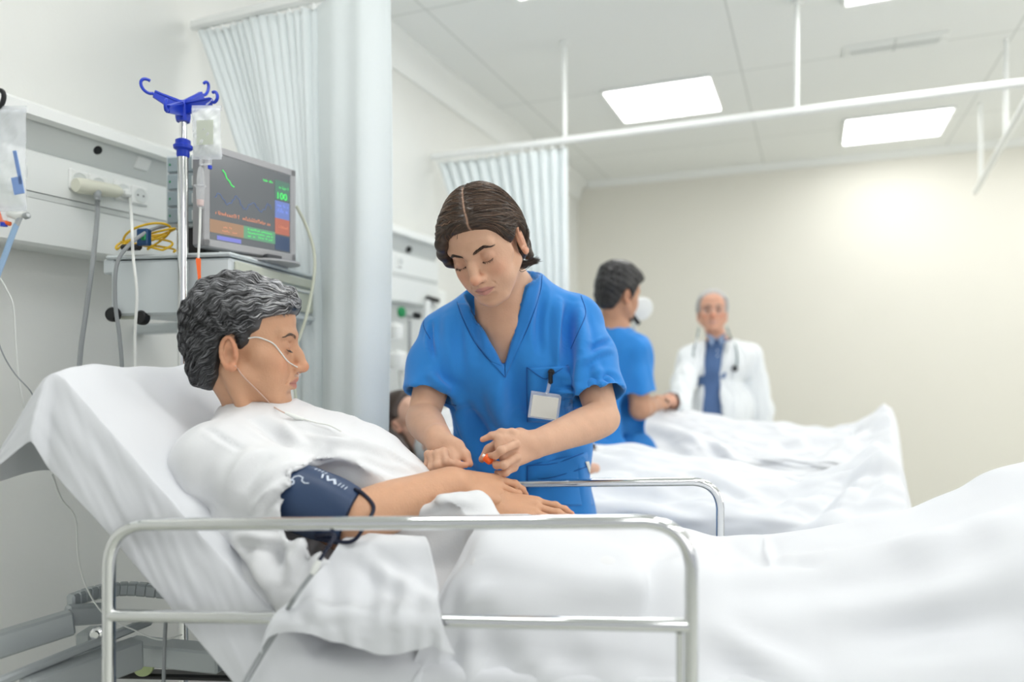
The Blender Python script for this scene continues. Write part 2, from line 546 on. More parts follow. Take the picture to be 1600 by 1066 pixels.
class Field:
    """signed distance samples on a grid, built up from blended shapes, meshed as one surface"""
    def __init__(s, lo, hi, h):
        s.h = h; s.lo = np.asarray(lo, float)
        s.n = np.ceil((np.asarray(hi, float) - s.lo) / h).astype(int) + 1
        s.a = np.full(s.n, .2, np.float32)
    def like(s):
        f = Field(s.lo, s.lo, s.h); f.n = s.n.copy(); f.a = np.full(s.n, .2, np.float32); return f
    def _loc(s, lo, hi, pad):
        i0 = np.clip(np.floor((lo - pad - s.lo) / s.h).astype(int), 0, s.n)
        i1 = np.clip(np.ceil((hi + pad - s.lo) / s.h).astype(int) + 1, 0, s.n)
        if (i1 <= i0).any(): return None
        ax = [(s.lo[k] + s.h * np.arange(i0[k], i1[k])).astype(np.float32) for k in range(3)]
        sl = tuple(slice(i0[k], i1[k]) for k in range(3))
        return sl, ax[0][:, None, None], ax[1][None, :, None], ax[2][None, None, :]
    def _mix(s, sl, d, k, op):
        a = s.a[sl]
        if op == 'sub': d = -d
        if k > 0:
            hh = np.maximum(k - np.abs(a - d), 0) / k
            q = hh * hh * (k * .25)
        else: q = 0
        s.a[sl] = (np.minimum(a, d) - q) if op == 'add' else (np.maximum(a, d) + q)
    def cone(s, a, b, ra, rb=None, k=.01, op='add'):
        a = np.asarray(a, float); b = np.asarray(b, float); rb = ra if rb is None else rb
        R = max(ra, rb)
        L = s._loc(np.minimum(a, b) - R, np.maximum(a, b) + R, k + 4 * s.h)
        if L is None: return s
        sl, X, Y, Z = L
        ab = b - a; l2 = ab @ ab + 1e-12
        px, py, pz = X - a[0], Y - a[1], Z - a[2]
        t = np.clip((px * ab[0] + py * ab[1] + pz * ab[2]) / l2, 0, 1)
        d = np.sqrt((px - t * ab[0]) ** 2 + (py - t * ab[1]) ** 2 + (pz - t * ab[2]) ** 2) - (ra + (rb - ra) * t)
        s._mix(sl, d.astype(np.float32), k, op); return s
    def chain(s, pts, rs, k=.01, op='add'):
        for i in range(len(pts) - 1): s.cone(pts[i], pts[i + 1], rs[i], rs[i + 1], k, op)
        return s
    def limb(s, pts, rs, k=.006):
        q = spline(np.concatenate([np.asarray(pts, float), np.asarray(rs, float)[:, None]], 1), 7)
        return s.chain(list(q[:, :3]), list(q[:, 3]), k)
    def ell(s, c, r, k=.01, R=None, op='add'):
        """ellipsoid, rows of R are its axes"""
        c = np.asarray(c, float); r = np.asarray(r, float)
        m = r.max() if R is not None else r
        L = s._loc(c - m, c + m, k + 4 * s.h)
        if L is None: return s
        sl, X, Y, Z = L
        X, Y, Z = X - c[0], Y - c[1], Z - c[2]
        if R is not None:
            R = np.asarray(R, float)
            X, Y, Z = (R[0, 0] * X + R[0, 1] * Y + R[0, 2] * Z, R[1, 0] * X + R[1, 1] * Y + R[1, 2] * Z, R[2, 0] * X + R[2, 1] * Y + R[2, 2] * Z)
        k0 = np.sqrt((X / r[0]) ** 2 + (Y / r[1]) ** 2 + (Z / r[2]) ** 2)
        k1 = np.sqrt((X / r[0] ** 2) ** 2 + (Y / r[1] ** 2) ** 2 + (Z / r[2] ** 2) ** 2)
        d = np.where(k0 < 1e-3, -r.min(), k0 * (k0 - 1) / (k1 + 1e-9))
        s._mix(sl, d.astype(np.float32), k, op); return s
    def box(s, c, size, k=.01, R=None, rad=.005, op='add'):
        c = np.asarray(c, float); hs = np.asarray(size, float) / 2
        m = np.linalg.norm(hs)
        L = s._loc(c - m, c + m, k + 4 * s.h)
        if L is None: return s
        sl, X, Y, Z = L
        X, Y, Z = X - c[0], Y - c[1], Z - c[2]
        if R is not None:
            R = np.asarray(R, float)
            X, Y, Z = (R[0, 0] * X + R[0, 1] * Y + R[0, 2] * Z, R[1, 0] * X + R[1, 1] * Y + R[1, 2] * Z, R[2, 0] * X + R[2, 1] * Y + R[2, 2] * Z)
        qx, qy, qz = np.abs(X) - hs[0] + rad, np.abs(Y) - hs[1] + rad, np.abs(Z) - hs[2] + rad
        d = np.sqrt(np.maximum(qx, 0) ** 2 + np.maximum(qy, 0) ** 2 + np.maximum(qz, 0) ** 2) + np.minimum(np.maximum(qx, np.maximum(qy, qz)), 0) - rad
        s._mix(sl, d.astype(np.float32), k, op); return s
    def plane(s, p, n, k=.0, lo=None, hi=None):
        """cut away the side n points to"""
        p = np.asarray(p, float); n = nrm(n)
        L = s._loc(s.lo if lo is None else np.asarray(lo, float), s.lo + s.n * s.h if hi is None else np.asarray(hi, float), 0)
        sl, X, Y, Z = L
        d = (X - p[0]) * n[0] + (Y - p[1]) * n[1] + (Z - p[2]) * n[2]
        a = s.a[sl]
        hh = np.maximum(k - np.abs(a - d), 0) / k if k > 0 else 0
        s.a[sl] = np.maximum(a, d) + (hh * hh * k * .25 if k > 0 else 0)
        return s
    def grid(s):
        return [(s.lo[k] + s.h * np.arange(s.n[k])).astype(np.float32) for k in range(3)]
    def mesh(s, smooth=2, keep_open=None):
        a = s.a; n = s.n; neg = a < 0
        ins = np.zeros(n - 1, np.int8)
        for i in (0, 1):
            for j in (0, 1):
                for k in (0, 1):
                    ins += neg[i:n[0] - 1 + i, j:n[1] - 1 + j, k:n[2] - 1 + k]
        cells = np.argwhere((ins > 0) & (ins < 8))
        idx = np.full(n - 1, -1, np.int32); idx[tuple(cells.T)] = np.arange(len(cells))
        acc = np.zeros((len(cells), 3)); cnt = np.zeros(len(cells))
        cor = [np.array(c) for c in np.ndindex(2, 2, 2)]
        vals = {tuple(c): a[tuple((cells + c).T)].astype(float) for c in cor}
        for c in cor:
            for ax in range(3):
                if c[ax] == 0:
                    c2 = c.copy(); c2[ax] = 1
                    v0 = vals[tuple(c)]; v1 = vals[tuple(c2)]
                    m = (v0 < 0) != (v1 < 0)
                    t = np.where(m, v0 / np.where(m, v0 - v1, 1), 0)
                    p = np.repeat(c[None].astype(float), len(cells), 0); p[:, ax] = t
                    acc[m] += p[m]; cnt[m] += 1
        V = s.lo + (cells + acc / np.maximum(cnt, 1)[:, None]) * s.h
        F_ = []
        for ax in range(3):
            b_, c_ = [(1, 2), (2, 0), (0, 1)][ax]
            sh = list(n); sh[ax] -= 1
            s0 = [slice(None)] * 3; s1 = [slice(None)] * 3
            s0[ax] = slice(0, n[ax] - 1); s1[ax] = slice(1, n[ax])
            s0[b_] = s1[b_] = slice(1, n[b_] - 1); s0[c_] = s1[c_] = slice(1, n[c_] - 1)
            A = neg[tuple(s0)]; B = neg[tuple(s1)]
            for flip, msk in ((0, A & ~B), (1, ~A & B)):
                e = np.argwhere(msk)
                if not len(e): continue
                e[:, b_] += 1; e[:, c_] += 1
                q = []
                for (db, dc) in ((-1, -1), (0, -1), (0, 0), (-1, 0)):
                    f = e.copy(); f[:, b_] += db; f[:, c_] += dc
                    q.append(idx[tuple(f.T)])
                q = np.stack(q, 1)
                F_.append(q[:, ::-1] if flip else q)
        Fq = np.concatenate(F_)
        Fq = Fq[(Fq >= 0).all(1)]
        for _ in range(smooth): V = lap(V, Fq, .5)
        return V, Fq
    def sample(s, p):
        q = (np.asarray(p) - s.lo) / s.h
        i = np.clip(np.floor(q).astype(int), 0, s.n - 2); f = np.clip(q - i, 0, 1)
        out = 0
        for c in np.ndindex(2, 2, 2):
            w = 1
            for k in range(3): w = w * (f[:, k] if c[k] else 1 - f[:, k])
            out = out + w * s.a[i[:, 0] + c[0], i[:, 1] + c[1], i[:, 2] + c[2]]
        return out
    def gradient(s, p):
        g = np.zeros_like(p); e = s.h
        for k in range(3):
            d = np.zeros(3); d[k] = e
            g[:, k] = s.sample(p + d) - s.sample(p - d)
        return g / (np.linalg.norm(g, axis=1)[:, None] + 1e-9)

def edges_of(Fq):
    k = Fq.shape[1]
    e = np.concatenate([Fq[:, [i, (i + 1) % k]] for i in range(k)])
    e.sort(1); return np.unique(e, axis=0)

def lap(V, Fq, w):
    e = edges_of(Fq); n = len(V)
    cnt = np.bincount(e[:, 0], minlength=n) + np.bincount(e[:, 1], minlength=n)
    S = np.stack([np.bincount(e[:, 0], V[e[:, 1], k], n) + np.bincount(e[:, 1], V[e[:, 0], k], n) for k in range(3)], 1)
    return np.where(cnt[:, None] > 0, V + w * (S / np.maximum(cnt, 1)[:, None] - V), V)

def normals(V, Fq):
    a = V[Fq[:, 2]] - V[Fq[:, 0]]; b_ = V[Fq[:, 3]] - V[Fq[:, 1]]
    n = np.cross(a, b_); N_ = np.zeros_like(V)
    for k in range(3):
        for c in range(4): N_[:, k] += np.bincount(Fq[:, c], n[:, k], len(V))
    return N_ / (np.linalg.norm(N_, axis=1)[:, None] + 1e-12)

def relax_cloth(V, Fq, collide, steps=60, its=10, dt=.012, g=9.8, stretch=1.0, bend=.15, pin=None, damp=.97, mar=.003, rest=None, force=None, shear=.5):
    """position based cloth: stretch, shear and bend links, gravity, collision with a Field"""
    V = V.copy(); n = len(V)
    e = edges_of(Fq)
    dg = np.concatenate([Fq[:, [0, 2]], Fq[:, [1, 3]]])
    # bend links: pairs two edges apart inside neighbouring quads
    R = V if rest is None else rest
    sets = [(e, 1.0), (dg, shear)]
    # opposite vertices across a shared edge of two quads
    if bend:
        m = {}
        k = 4
        E = np.concatenate([np.stack([Fq[:, i], Fq[:, (i + 1) % 4], Fq[:, (i + 3) % 4], Fq[:, (i + 2) % 4]], 1) for i in range(4)])
        key = np.minimum(E[:, 0], E[:, 1]).astype(np.int64) * n + np.maximum(E[:, 0], E[:, 1])
        # orient so that first vertex is the smaller one
        sw = E[:, 0] > E[:, 1]
        E[sw] = E[sw][:, [1, 0, 3, 2]]
        o = np.argsort(key, kind='stable'); key = key[o]; E = E[o]
        same = np.nonzero(key[1:] == key[:-1])[0]
        bl = np.concatenate([np.stack([E[same, 2], E[same + 1, 2]], 1), np.stack([E[same, 3], E[same + 1, 3]], 1)])
        bl.sort(1); bl = np.unique(bl[bl[:, 0] != bl[:, 1]], axis=0)
        sets.append((bl, bend))
    I = np.concatenate([s_[0][:, 0] for s_ in sets]); J = np.concatenate([s_[0][:, 1] for s_ in sets])
    W = np.concatenate([np.full(len(s_[0]), s_[1]) for s_ in sets])
    L0 = np.linalg.norm(R[I] - R[J], axis=1) * stretch
    cnt = np.bincount(I, W, n) + np.bincount(J, W, n)
    cnt = np.maximum(cnt, 1e-6)[:, None]
    mv = np.ones((n, 1)); X0 = V.copy()
    if pin is not None: mv[pin] = 0
    vel = np.zeros_like(V); gv = np.array([0, 0, -g])
    for st in range(steps):
        a = gv if force is None else gv + force(V, st)
        p = V + (vel * damp * dt + a * dt * dt) * mv
        for it in range(its):
            d = p[J] - p[I]; l = np.linalg.norm(d, axis=1) + 1e-12
            c = (W * (l - L0) / l * .5)[:, None] * d
            S = np.stack([np.bincount(I, c[:, k], n) - np.bincount(J, c[:, k], n) for k in range(3)], 1)
            p = p + S / cnt * 2.4 * mv
            if it % 3 == 2 or it == its - 1:
                if collide is not None:
                    for C_ in (collide if isinstance(collide, (list, tuple)) else [collide]):
                        ds = C_.sample(p); q = ds < mar
                        q &= mv[:, 0] > 0
                        if q.any():
                            gq = C_.gradient(p[q])
                            p[q] += gq * (mar - ds[q])[:, None]
                            if it == its - 1:   # friction
                                p[q] = p[q] * .35 + (V[q] + gq * np.maximum(0, ((p[q] - V[q]) * gq).sum(1))[:, None]) * .65
        nv = (p - V) / dt
        sp = np.linalg.norm(nv, axis=1)[:, None]
        vel = nv * np.minimum(1, 2.0 / (sp + 1e-9)); V = p
    return V

def vnoise(p, seed=0, scale=1.0, octaves=3):
    """cheap smooth pseudo noise from summed sines"""
    rs = np.random.RandomState(seed); out = 0; amp = 1; tot = 0
    p = np.asarray(p) * scale
    for o in range(octaves):
        for _ in range(4):
            d = rs.normal(size=3); d /= np.linalg.norm(d); ph = rs.uniform(0, 6.28)
            out = out + amp * np.sin((p @ d) * 2 * math.pi * (1 + .5 * rs.rand()) + ph + 1.3 * np.sin((p @ np.roll(d, 1)) * 3.1 + ph))
            tot += amp
        p = p * 2.03; amp *= .5
    return out / tot * 2

class Frame:
    """rigid frame with scale: local -> world"""
    def __init__(s, o, x, y, z, sc=1.0):
        s.o = np.asarray(o, float); s.R = np.array([nrm(x), nrm(y), nrm(z)]); s.s = sc
    def __call__(s, p): return s.o + (np.asarray(p, float) * s.s) @ s.R
    def inv(s, p): return ((np.asarray(p) - s.o) @ s.R.T) / s.s
    def dir(s, p): return np.asarray(p, float) @ s.R

def head_frame(o, face, up, sc=1.0):
    y = nrm(face); up = np.asarray(up, float)
    z = nrm(up - y * (up @ y)); x = np.cross(y, z)
    return Frame(o, x, y, z, sc)

def creases(p, seed, scale, amp, octaves=3, sharp=1.0):
    """sharp cloth creases: ridged, domain-warped noise; p (n,3)"""
    p = np.asarray(p, float) * scale
    wx = np.stack([vnoise(p, seed + 50 + k, .45, 2) for k in range(3)], 1)
    q = p + .55 * wx; out = 0; a = 1.0
    for o in range(octaves):
        r = 1 - np.abs(vnoise(q, seed + o, 1.0, 1)) * 1.6
        out = out + a * np.sign(r) * np.abs(r) ** sharp
        q = q * 1.9 + 3.1; a *= .5
    return amp * out

CAMP = np.array([0, 0, H])
def px_hits(V, Fq, pxs, dist=5.0):
    """points of a mesh that the frame pixels see (used to lay out folds and seams on cloth)"""
    bvh = BVHTree.FromPolygons(V.tolist(), Fq.tolist()); out = []
    for (u, v) in pxs:
        d = nrm(P(u, v, 1.0) - CAMP)
        h_ = bvh.ray_cast(Vector(CAMP), Vector(d), dist)
        if h_[0] is not None: out.append(np.array(h_[0]))
    return out

def seg_dist(V, pl):
    best = np.full(len(V), 1e9); par = np.zeros(len(V)); tot = 0
    pl = np.asarray(pl); L = np.linalg.norm(np.diff(pl, axis=0), axis=1); T_ = L.sum() + 1e-9
    for i in range(len(pl) - 1):
        a, b_ = pl[i], pl[i + 1]; e = b_ - a
        t = np.clip(((V - a) @ e) / (e @ e + 1e-12), 0, 1)
        d = np.linalg.norm(V - a - t[:, None] * e, axis=1)
        m = d < best; best[m] = d[m]; par[m] = (tot + t[m] * L[i]) / T_
        tot += L[i]
    return best, par

def fold_mesh(V, Fq, folds, N_=None):
    """folds: (pixel polyline, height, width[, taper]) -> ridges (or valleys) along the cloth"""
    if N_ is None: N_ = normals(V, Fq)
    disp = np.zeros(len(V))
    for f in folds:
        pts = px_hits(V, Fq, spline(np.array([[a, b_, 0] for a, b_ in f[0]], float), 4)[:, :2])
        if len(pts) < 2: continue
        d, t = seg_dist(V, pts)
        tp = np.sin(np.clip(t, .02, .98) * math.pi) ** .6 if len(f) < 4 else np.clip(1 - t * f[3], 0, 1)
        x = d / f[2]
        disp += f[1] * tp * (np.exp(-x ** 2) - .35 * np.exp(-((x - 1.5) / .7) ** 2))
    return V + N_ * disp[:, None]

# ---------------------------------------------------------------- heads and hands
def build_head(fd, T, fem=True, neck=None, nose=1.0, jaw=1.0, lidlow=True, age=0):
    """blend a head into the field. local frame: y = face, z = up, eyes at z=0"""
    s = T.s
    def E(c, r, k=.01, R=None, op='add'):
        A = T.R if R is None else np.asarray(R) @ T.R
        fd.ell(T(c), np.asarray(r) * s, k * s, A, op)
    def C(a, b, ra, rb=None, k=.01, op='add'):
        fd.cone(T(a), T(b), ra * s, (ra if rb is None else rb) * s, k * s, op)
    E((0, -.018, .036), (.073, .092, .082), .0)          # cranium
    E((0, -.045, .012), (.064, .062, .066), .02)         # back of the head
    E((0, .030, .048), (.060, .050, .048), .02)          # forehead
    E((0, .030, -.010), (.063, .054, .060), .02)         # mid face
    E((0, .040, -.056), (.045, .046, .044), .022)        # lower face
    for x in (-1, 1):
        C((x * .052 * jaw, .002, -.052), (x * .024, .062, -.094), .016, .015, .022)    # jaw line
        C((x * .040, .058, -.026), (x * .056, .030, -.018), .017, .014, .016)           # cheekbone
        E((x * .036, .052, -.052), (.020, .022, .026), .02)                              # cheek
        C((x * .010, .078, .024), (x * .044, .064, .026), .0095, .009, .012)            # brow
    E((0, .071, -.098), (.020, .017, .016), .016)         # chin
    # eye sockets
    for x in (-1, 1):
        E((x * .032, .094, .002), (.021, .016, .0125), .014, op='sub')
    # nose
    C((0, .076, .012), (0, .092, -.012), .0085, .0090, .012)
    C((0, .090, -.008), (0, .0990 + .004 * nose, -.031), .0085, .0105, .010)
    E((0, .0990 + .004 * nose, -.033), (.0115, .0105, .0095), .006)
    for x in (-1, 1):
        E((x * .0120, .0915, -.037), (.0078, .0100, .0072), .007)
    C((0, .095, -.040), (0, .090, -.047), .0055, .006, .006)
    for x in (-1, 1):
        E((x * .0062, .0970, -.0445), (.0038, .0055, .0030), .003, op='sub')   # nostril
    # muzzle and mouth
    E((0, .066, -.062), (.031, .025, .021), .016)
    C((-.016, .081, -.0585), (0, .0885, -.0565), .0052, .0066, .006); C((.016, .081, -.0585), (0, .0885, -.0565), .0052, .0066, .006)
    C((-.014, .0805, -.0705), (0, .0865, -.0715), .0052, .0072, .006); C((.014, .0805, -.0705), (0, .0865, -.0715), .0052, .0072, .006)
    C((-.0215, .0845, -.0655), (0, .0985, -.0645), .0016, .0018, .004, 'sub'); C((.0215, .0845, -.0655), (0, .0985, -.0645), .0016, .0018, .004, 'sub')
    C((-.014, .088, -.0835), (.014, .088, -.0835), .004, .004, .010, 'sub')
    # eyeballs under their lids
    for x in (-1, 1):
        E((x * .0315, .0665, .0005), (.0148, .0138, .0130), .003)
        # crease above the lid and line of the closed edge
        pts = [(x * (.0315 + .0150 * math.cos(a)), .0800 - .0075 * math.cos(a) ** 2, .0078 + .0030 * math.sin(a)) for a in np.linspace(.55, math.pi - .75, 7)]
        fd.chain([T(p) for p in pts], [.0011 * s] * 7, .004 * s, 'sub')
        lo = -.0040 if lidlow else .0005
        pts = [(x * (.0315 + .0140 * math.cos(a)), .0812 - .0080 * math.cos(a) ** 2, lo - .0035 * math.sin(a)) for a in np.linspace(.45, math.pi - .6, 7)]
        fd.chain([T(p) for p in pts], [.0008 * s] * 7, .003 * s, 'sub')
    if age:
        for x in (-1, 1):    # folds from the nose to the mouth corners
            fd.chain([T((x * .019, .089, -.041)), T((x * .027, .083, -.054)), T((x * .031, .077, -.066))], [.0012 * s] * 3, .006 * s * age, 'sub')
    # ears
    for x in (-1, 1):
        ex = nrm([x * .96, -.24, .0]); ez = nrm([x * .06, -.20, 1]); ez = nrm(ez - ex * (ez @ ex)); eb = nrm([-x * ex[1], x * ex[0], 0]) * x
        eb = np.cross(ez, ex) * x
        if eb[1] > 0: eb = -eb                      # towards the back of the head
        R = np.array([ex, eb, ez]); c = np.array([x * .0745, -.016, -.018])
        E(c - ex * .002, (.0050, .0150, .0270), .006, R)
        hx = []
        for a_ in np.linspace(-.15 * math.pi, 1.42 * math.pi, 16):
            cc, ss = math.cos(a_ - .5 * math.pi), math.sin(a_ - .5 * math.pi)
            # runs from the lobe up the back, over the top and down into the front
            ang = -.5 * math.pi + .0 + (a_ + .15 * math.pi)
            hx.append(c + eb * .0150 * math.cos(ang) * (1 if math.cos(ang) > 0 else .75) + ez * .0275 * math.sin(ang) + ex * .0035)
        fd.chain([T(p) for p in hx], [(.0034 if i > 1 else .0055) * s for i in range(16)], .0015 * s)
        ah = [c + eb * .006 + ez * -.016 + ex * .002, c + eb * .0085 + ez * -.002 + ex * .003, c + eb * .005 + ez * .011 + ex * .003, c + eb * .001 + ez * .018 + ex * .002]
        fd.chain([T(p) for p in ah], [.0026 * s] * 4, .003 * s)
        E(c + ex * .004 + ez * -.004 - eb * .001, (.0050, .0062, .0095), .003, R, 'sub')   # concha
        E(c + ex * .002 + ez * -.026 + eb * -.004, (.0050, .0080, .0085), .004, R)         # lobe
        E(c + ex * .0015 - eb * .0105 + ez * -.007, (.0040, .0035, .0055), .003, R)        # tragus
    if neck is not None:
        (n0, n1, r0, r1) = neck
        fd.cone(T((0, -.022, -.050)), n0, .050 * s, r0, .025)
        fd.cone(T((0, .008, -.078)), n0, .034 * s, r0 * .85, .02)
        fd.cone(n0, n1, r0, r1, .03)

def head_colors(V, T, base, lip=(.62, .27, .24), brow=(.05, .035, .03), browfn=None, lidlow=True, flush=.5, browz=0, lipmask=1.0):
    """colours of the skin: lips, brows, lash line, flush of cheek, nose and ear, painted shade in hollows"""
    q = T.inv(V); x = np.abs(q[:, 0]); y = q[:, 1]; z = q[:, 2]
    c = np.repeat(np.array(base, float)[None], len(V), 0)
    face = (y > .0) & (z > -.13) & (z < .11) & (x < .09)
    c *= (1 + .03 * vnoise(q, 3, 14))[:, None]
    def blend(m, col):
        m = np.clip(m, 0, 1)[:, None]
        nonlocal c
        c = c * (1 - m) + np.array(col) * m
    red = np.array(base) * np.array([1.04, .74, .68])
    blend(flush * .6 * face * np.exp(-((x - .042) / .018) ** 2 - ((z + .03) / .02) ** 2 - ((y - .06) / .03) ** 2), red)
    blend(flush * .8 * face * np.exp(-(x / .014) ** 2 - ((z + .034) / .012) ** 2) * (y > .085), red)
    blend(.55 * np.clip((x - .0745) / .006, 0, 1) * (np.abs(z + .014) < .045) * (y < .02) * (y > -.045), red)
    blend(.5 * np.exp(-(((x - .0775) / .004) ** 2 + ((z + .020) / .008) ** 2 + ((y + .016) / .006) ** 2)), np.array(base) * np.array([.5, .3, .25]))  # shade of the ear hollow painted in
    # lips
    ml = 1 - ((x / .0245) ** 2 + (((z + .0645) - .002 * (x < .007) * 0) / (.0108 * np.sqrt(np.clip(1 - (x / .027) ** 2, .02, 1)))) ** 2)
    blend(np.clip(ml * 3, 0, 1) * (y > .072) * .8 * lipmask, lip)
    blend(np.exp(-((z + .0652) / .0011) ** 2) * (x < .0235) * (y > .07) * .6, np.array(lip) * .35)  # shade in the crease between the lips, as colour
    # nostrils: shade of the openings painted dark
    blend(np.exp(-(((x - .0065) / .0030) ** 2 + ((z + .0440) / .0022) ** 2)) * (y > .088) * .8, (.16, .06, .045))
    # around the eye a little darker
    blend(.35 * face * (y > .05) * np.exp(-(((x - .032) / .02) ** 2 + ((z - .002) / .012) ** 2)), np.array(base) * np.array([.72, .55, .52]))
    return c

def hair_part(name, polylines, radii, colors, m, parent, sides=3):
    """many hair strands as ONE mesh; polylines: list of (k,3)"""
    VS = []; FS = []; CS = []; n0 = 0
    k = len(polylines[0])
    Pn = np.asarray(polylines)                      # (n,k,3)
    n = len(Pn)
    t = np.gradient(Pn, axis=1); t /= np.linalg.norm(t, axis=2)[..., None] + 1e-9
    ref = np.where(np.abs(t[..., 2:3]) > .9, np.array([1.0, 0, 0]), np.array([0, 0, 1.0]))
    u = np.cross(t, ref); u /= np.linalg.norm(u, axis=2)[..., None] + 1e-9
    w = np.cross(t, u)
    prof = np.sin(np.linspace(.25, math.pi - .05, k)) ** .5
    R = np.asarray(radii)[:, None] * prof[None]
    V = np.stack([Pn + R[..., None] * (math.cos(a) * u + math.sin(a) * w) for a in np.arange(sides) * 2 * math.pi / sides], 2)
    V = V.reshape(-1, 3)
    base = (np.arange(n) * k * sides)[:, None, None]
    i = np.arange(k - 1)[None, :, None] * sides; q = np.arange(sides)[None, None, :]
    q2 = (q + 1) % sides
    Fc = np.stack([base + i + q, base + i + q2, base + i + sides + q2, base + i + sides + q], -1).reshape(-1, 4)
    C = np.repeat(np.asarray(colors), k * sides, 0)
    return mesh_obj(name, V, Fc, m, parent, colors=C)

FINGER = [  # base x across the palm, base y along, lengths
    (-.030, .088, (.036, .022, .018)),   # little
    (-.0105, .094, (.042, .027, .020)),
    (.0105, .097, (.045, .029, .021)),
    (.030, .093, (.040, .025, .020)),    # index
]
def build_hand(fd, wrist, fwd, back, side, curls, spread=(0, 0, 0, 0), thumb=None, sc=1.0, mirror=1, thick=1.0, ends=None, kk=.010):
    """fwd: wrist->fingers, back: normal of the back of the hand, side: towards the thumb.
       curls: four tuples of joint bends in degrees (little..index); thumb: three local points
       ends: dict finger -> list of explicit world joints"""
    f = nrm(fwd); b_ = nrm(np.asarray(back, float) - f * (np.asarray(back, float) @ f)); t_ = np.cross(f, b_)
    if t_ @ np.asarray(side, float) < 0: t_ = -t_
    w = np.asarray(wrist, float)
    def L(x, y, z): return w + (t_ * x + f * y + b_ * z) * sc
    # palm: fan of metacarpals
    for i, (bx, by, ln) in enumerate(FINGER):
        fd.cone(L(bx * .55, .008, -.003), L(bx, by - .006, 0), .0150 * sc * thick, .0112 * sc * thick, .014 * sc)
    fd.ell(L(.004, .045, -.006), (.033 * sc, .040 * sc, .013 * sc * thick), .012 * sc, np.array([t_, f, b_]))
    fd.ell(L(.026, .036, -.013), (.015 * sc, .026 * sc, .013 * sc), .012 * sc, np.array([nrm(t_ * .8 + f * .5), nrm(f * .8 - t_ * .5), b_]))  # thumb pad
    fd.cone(L(0, -.012, 0), L(0, .012, 0), .0225 * sc, .022 * sc, .012)
    tips = []
    for i, (bx, by, ln) in enumerate(FINGER):
        if ends and i in ends:
            pts = [np.asarray(p, float) for p in ends[i]]
        else:
            p = L(bx, by, 0); sp = math.radians(spread[i]); ang = 0
            d0 = f * math.cos(sp) + t_ * math.sin(sp)
            pts = [p]
            for j in range(3):
                ang += math.radians(curls[i][j])
                d = d0 * math.cos(ang) - b_ * math.sin(ang)
                p = p + d * ln[j] * sc; pts.append(p)
        fr = (.0090, .0083, .0076, .0066)
        if i == 0: fr = (.0080, .0073, .0066, .0058)
        fd.chain(pts, [r * sc * thick for r in fr], .004 * sc)
        for j in (0, 1, 2):   # knuckles
            fd.ell(pts[j] + b_ * .0008 * sc, [(.0100, .0090, .0080)[j] * sc * thick * (.9 if i == 0 else 1)] * 3, .004 * sc)
        tips.append((pts[2], pts[3]))
    if thumb is not None:
        pts = [np.asarray(p, float) for p in thumb] if len(thumb) == 4 else [L(.018, .014, -.008)] + [L(*p) for p in thumb]
        fd.chain(pts, [.0165 * sc, .0118 * sc, .0105 * sc, .0078 * sc], .008 * sc)
        tips.append((pts[2], pts[3]))
    return dict(w=w, f=f, b=b_, t=t_, tips=tips, L=L)

def nail_parts(hand, parent, m, sc=1.0):
    pass

def hand_colors(V, c, hand, base, r=.010):
    red = np.array(base) * np.array([1.03, .76, .70])
    for (a, b_) in hand['tips']:
        d = np.linalg.norm(V - b_, axis=1); k = np.exp(-(d / .011) ** 2)[:, None] * .55
        c = c * (1 - k) + red * k
        d = np.linalg.norm(V - a, axis=1); k = np.exp(-(d / .008) ** 2)[:, None] * .25
        c = c * (1 - k) + red * k
    return c

def limb(fd, pts, rs, k=.015):
    fd.chain([np.asarray(p, float) for p in pts], rs, k)

def poly_sd(y, z, poly):
    """signed distance, positive inside the polygon"""
    poly = np.asarray(poly, float); d = np.full(np.shape(y), 1e9); ins = np.zeros(np.shape(y), bool)
    for i in range(len(poly)):
        a = poly[i]; b_ = poly[(i + 1) % len(poly)]; e = b_ - a
        t = np.clip(((y - a[0]) * e[0] + (z - a[1]) * e[1]) / (e @ e), 0, 1)
        d = np.minimum(d, (y - a[0] - t * e[0]) ** 2 + (z - a[1] - t * e[1]) ** 2)
        c = (a[1] > z) != (b_[1] > z)
        with np.errstate(divide='ignore', invalid='ignore'):
            xi = a[0] + (z - a[1]) / (e[1] if abs(e[1]) > 1e-12 else 1e-12) * e[0]
        ins ^= c & (y < xi)
    return np.where(ins, 1, -1) * np.sqrt(d)

def hair_cap(T, poly, th, h=.0025, extra=None, wav=None, pad=.17):
    fd = Field(T.o - pad, T.o + pad, h); s = T.s
    def E(c, r, k=.01): fd.ell(T(c), np.asarray(r) * s, k * s, T.R)
    E((0, -.018, .036), (.073, .092, .082), .0)
    E((0, -.045, .012), (.064, .062, .066), .02)
    E((0, .030, .048), (.060, .050, .048), .02)
    E((0, .010, -.010), (.066, .064, .060), .02)
    E((0, -.052, -.040), (.050, .040, .050), .025)
    if extra: extra(fd, T)
    gx, gy, gz = np.meshgrid(*fd.grid(), indexing='ij')
    q = T.inv(np.stack([gx, gy, gz], -1).reshape(-1, 3))
    near = np.abs(fd.a.ravel()) < .03
    t_ = np.full(len(q), -.02)
    qn = q[near]
    sd = poly_sd(qn[:, 1], qn[:, 2], poly)
    m = np.clip(sd / .012 + .15, -1, 1)
    tt = np.where(m > 0, np.sqrt(np.clip(m, 0, 1)), m * 1.5) * (th(qn) if callable(th) else th)
    if wav is not None: tt = tt + wav(qn) * (m > 0) * np.clip(m, 0, 1)
    t_[near] = tt
    fd.a = fd.a - (t_ * s).reshape(fd.a.shape).astype(np.float32)
    return fd

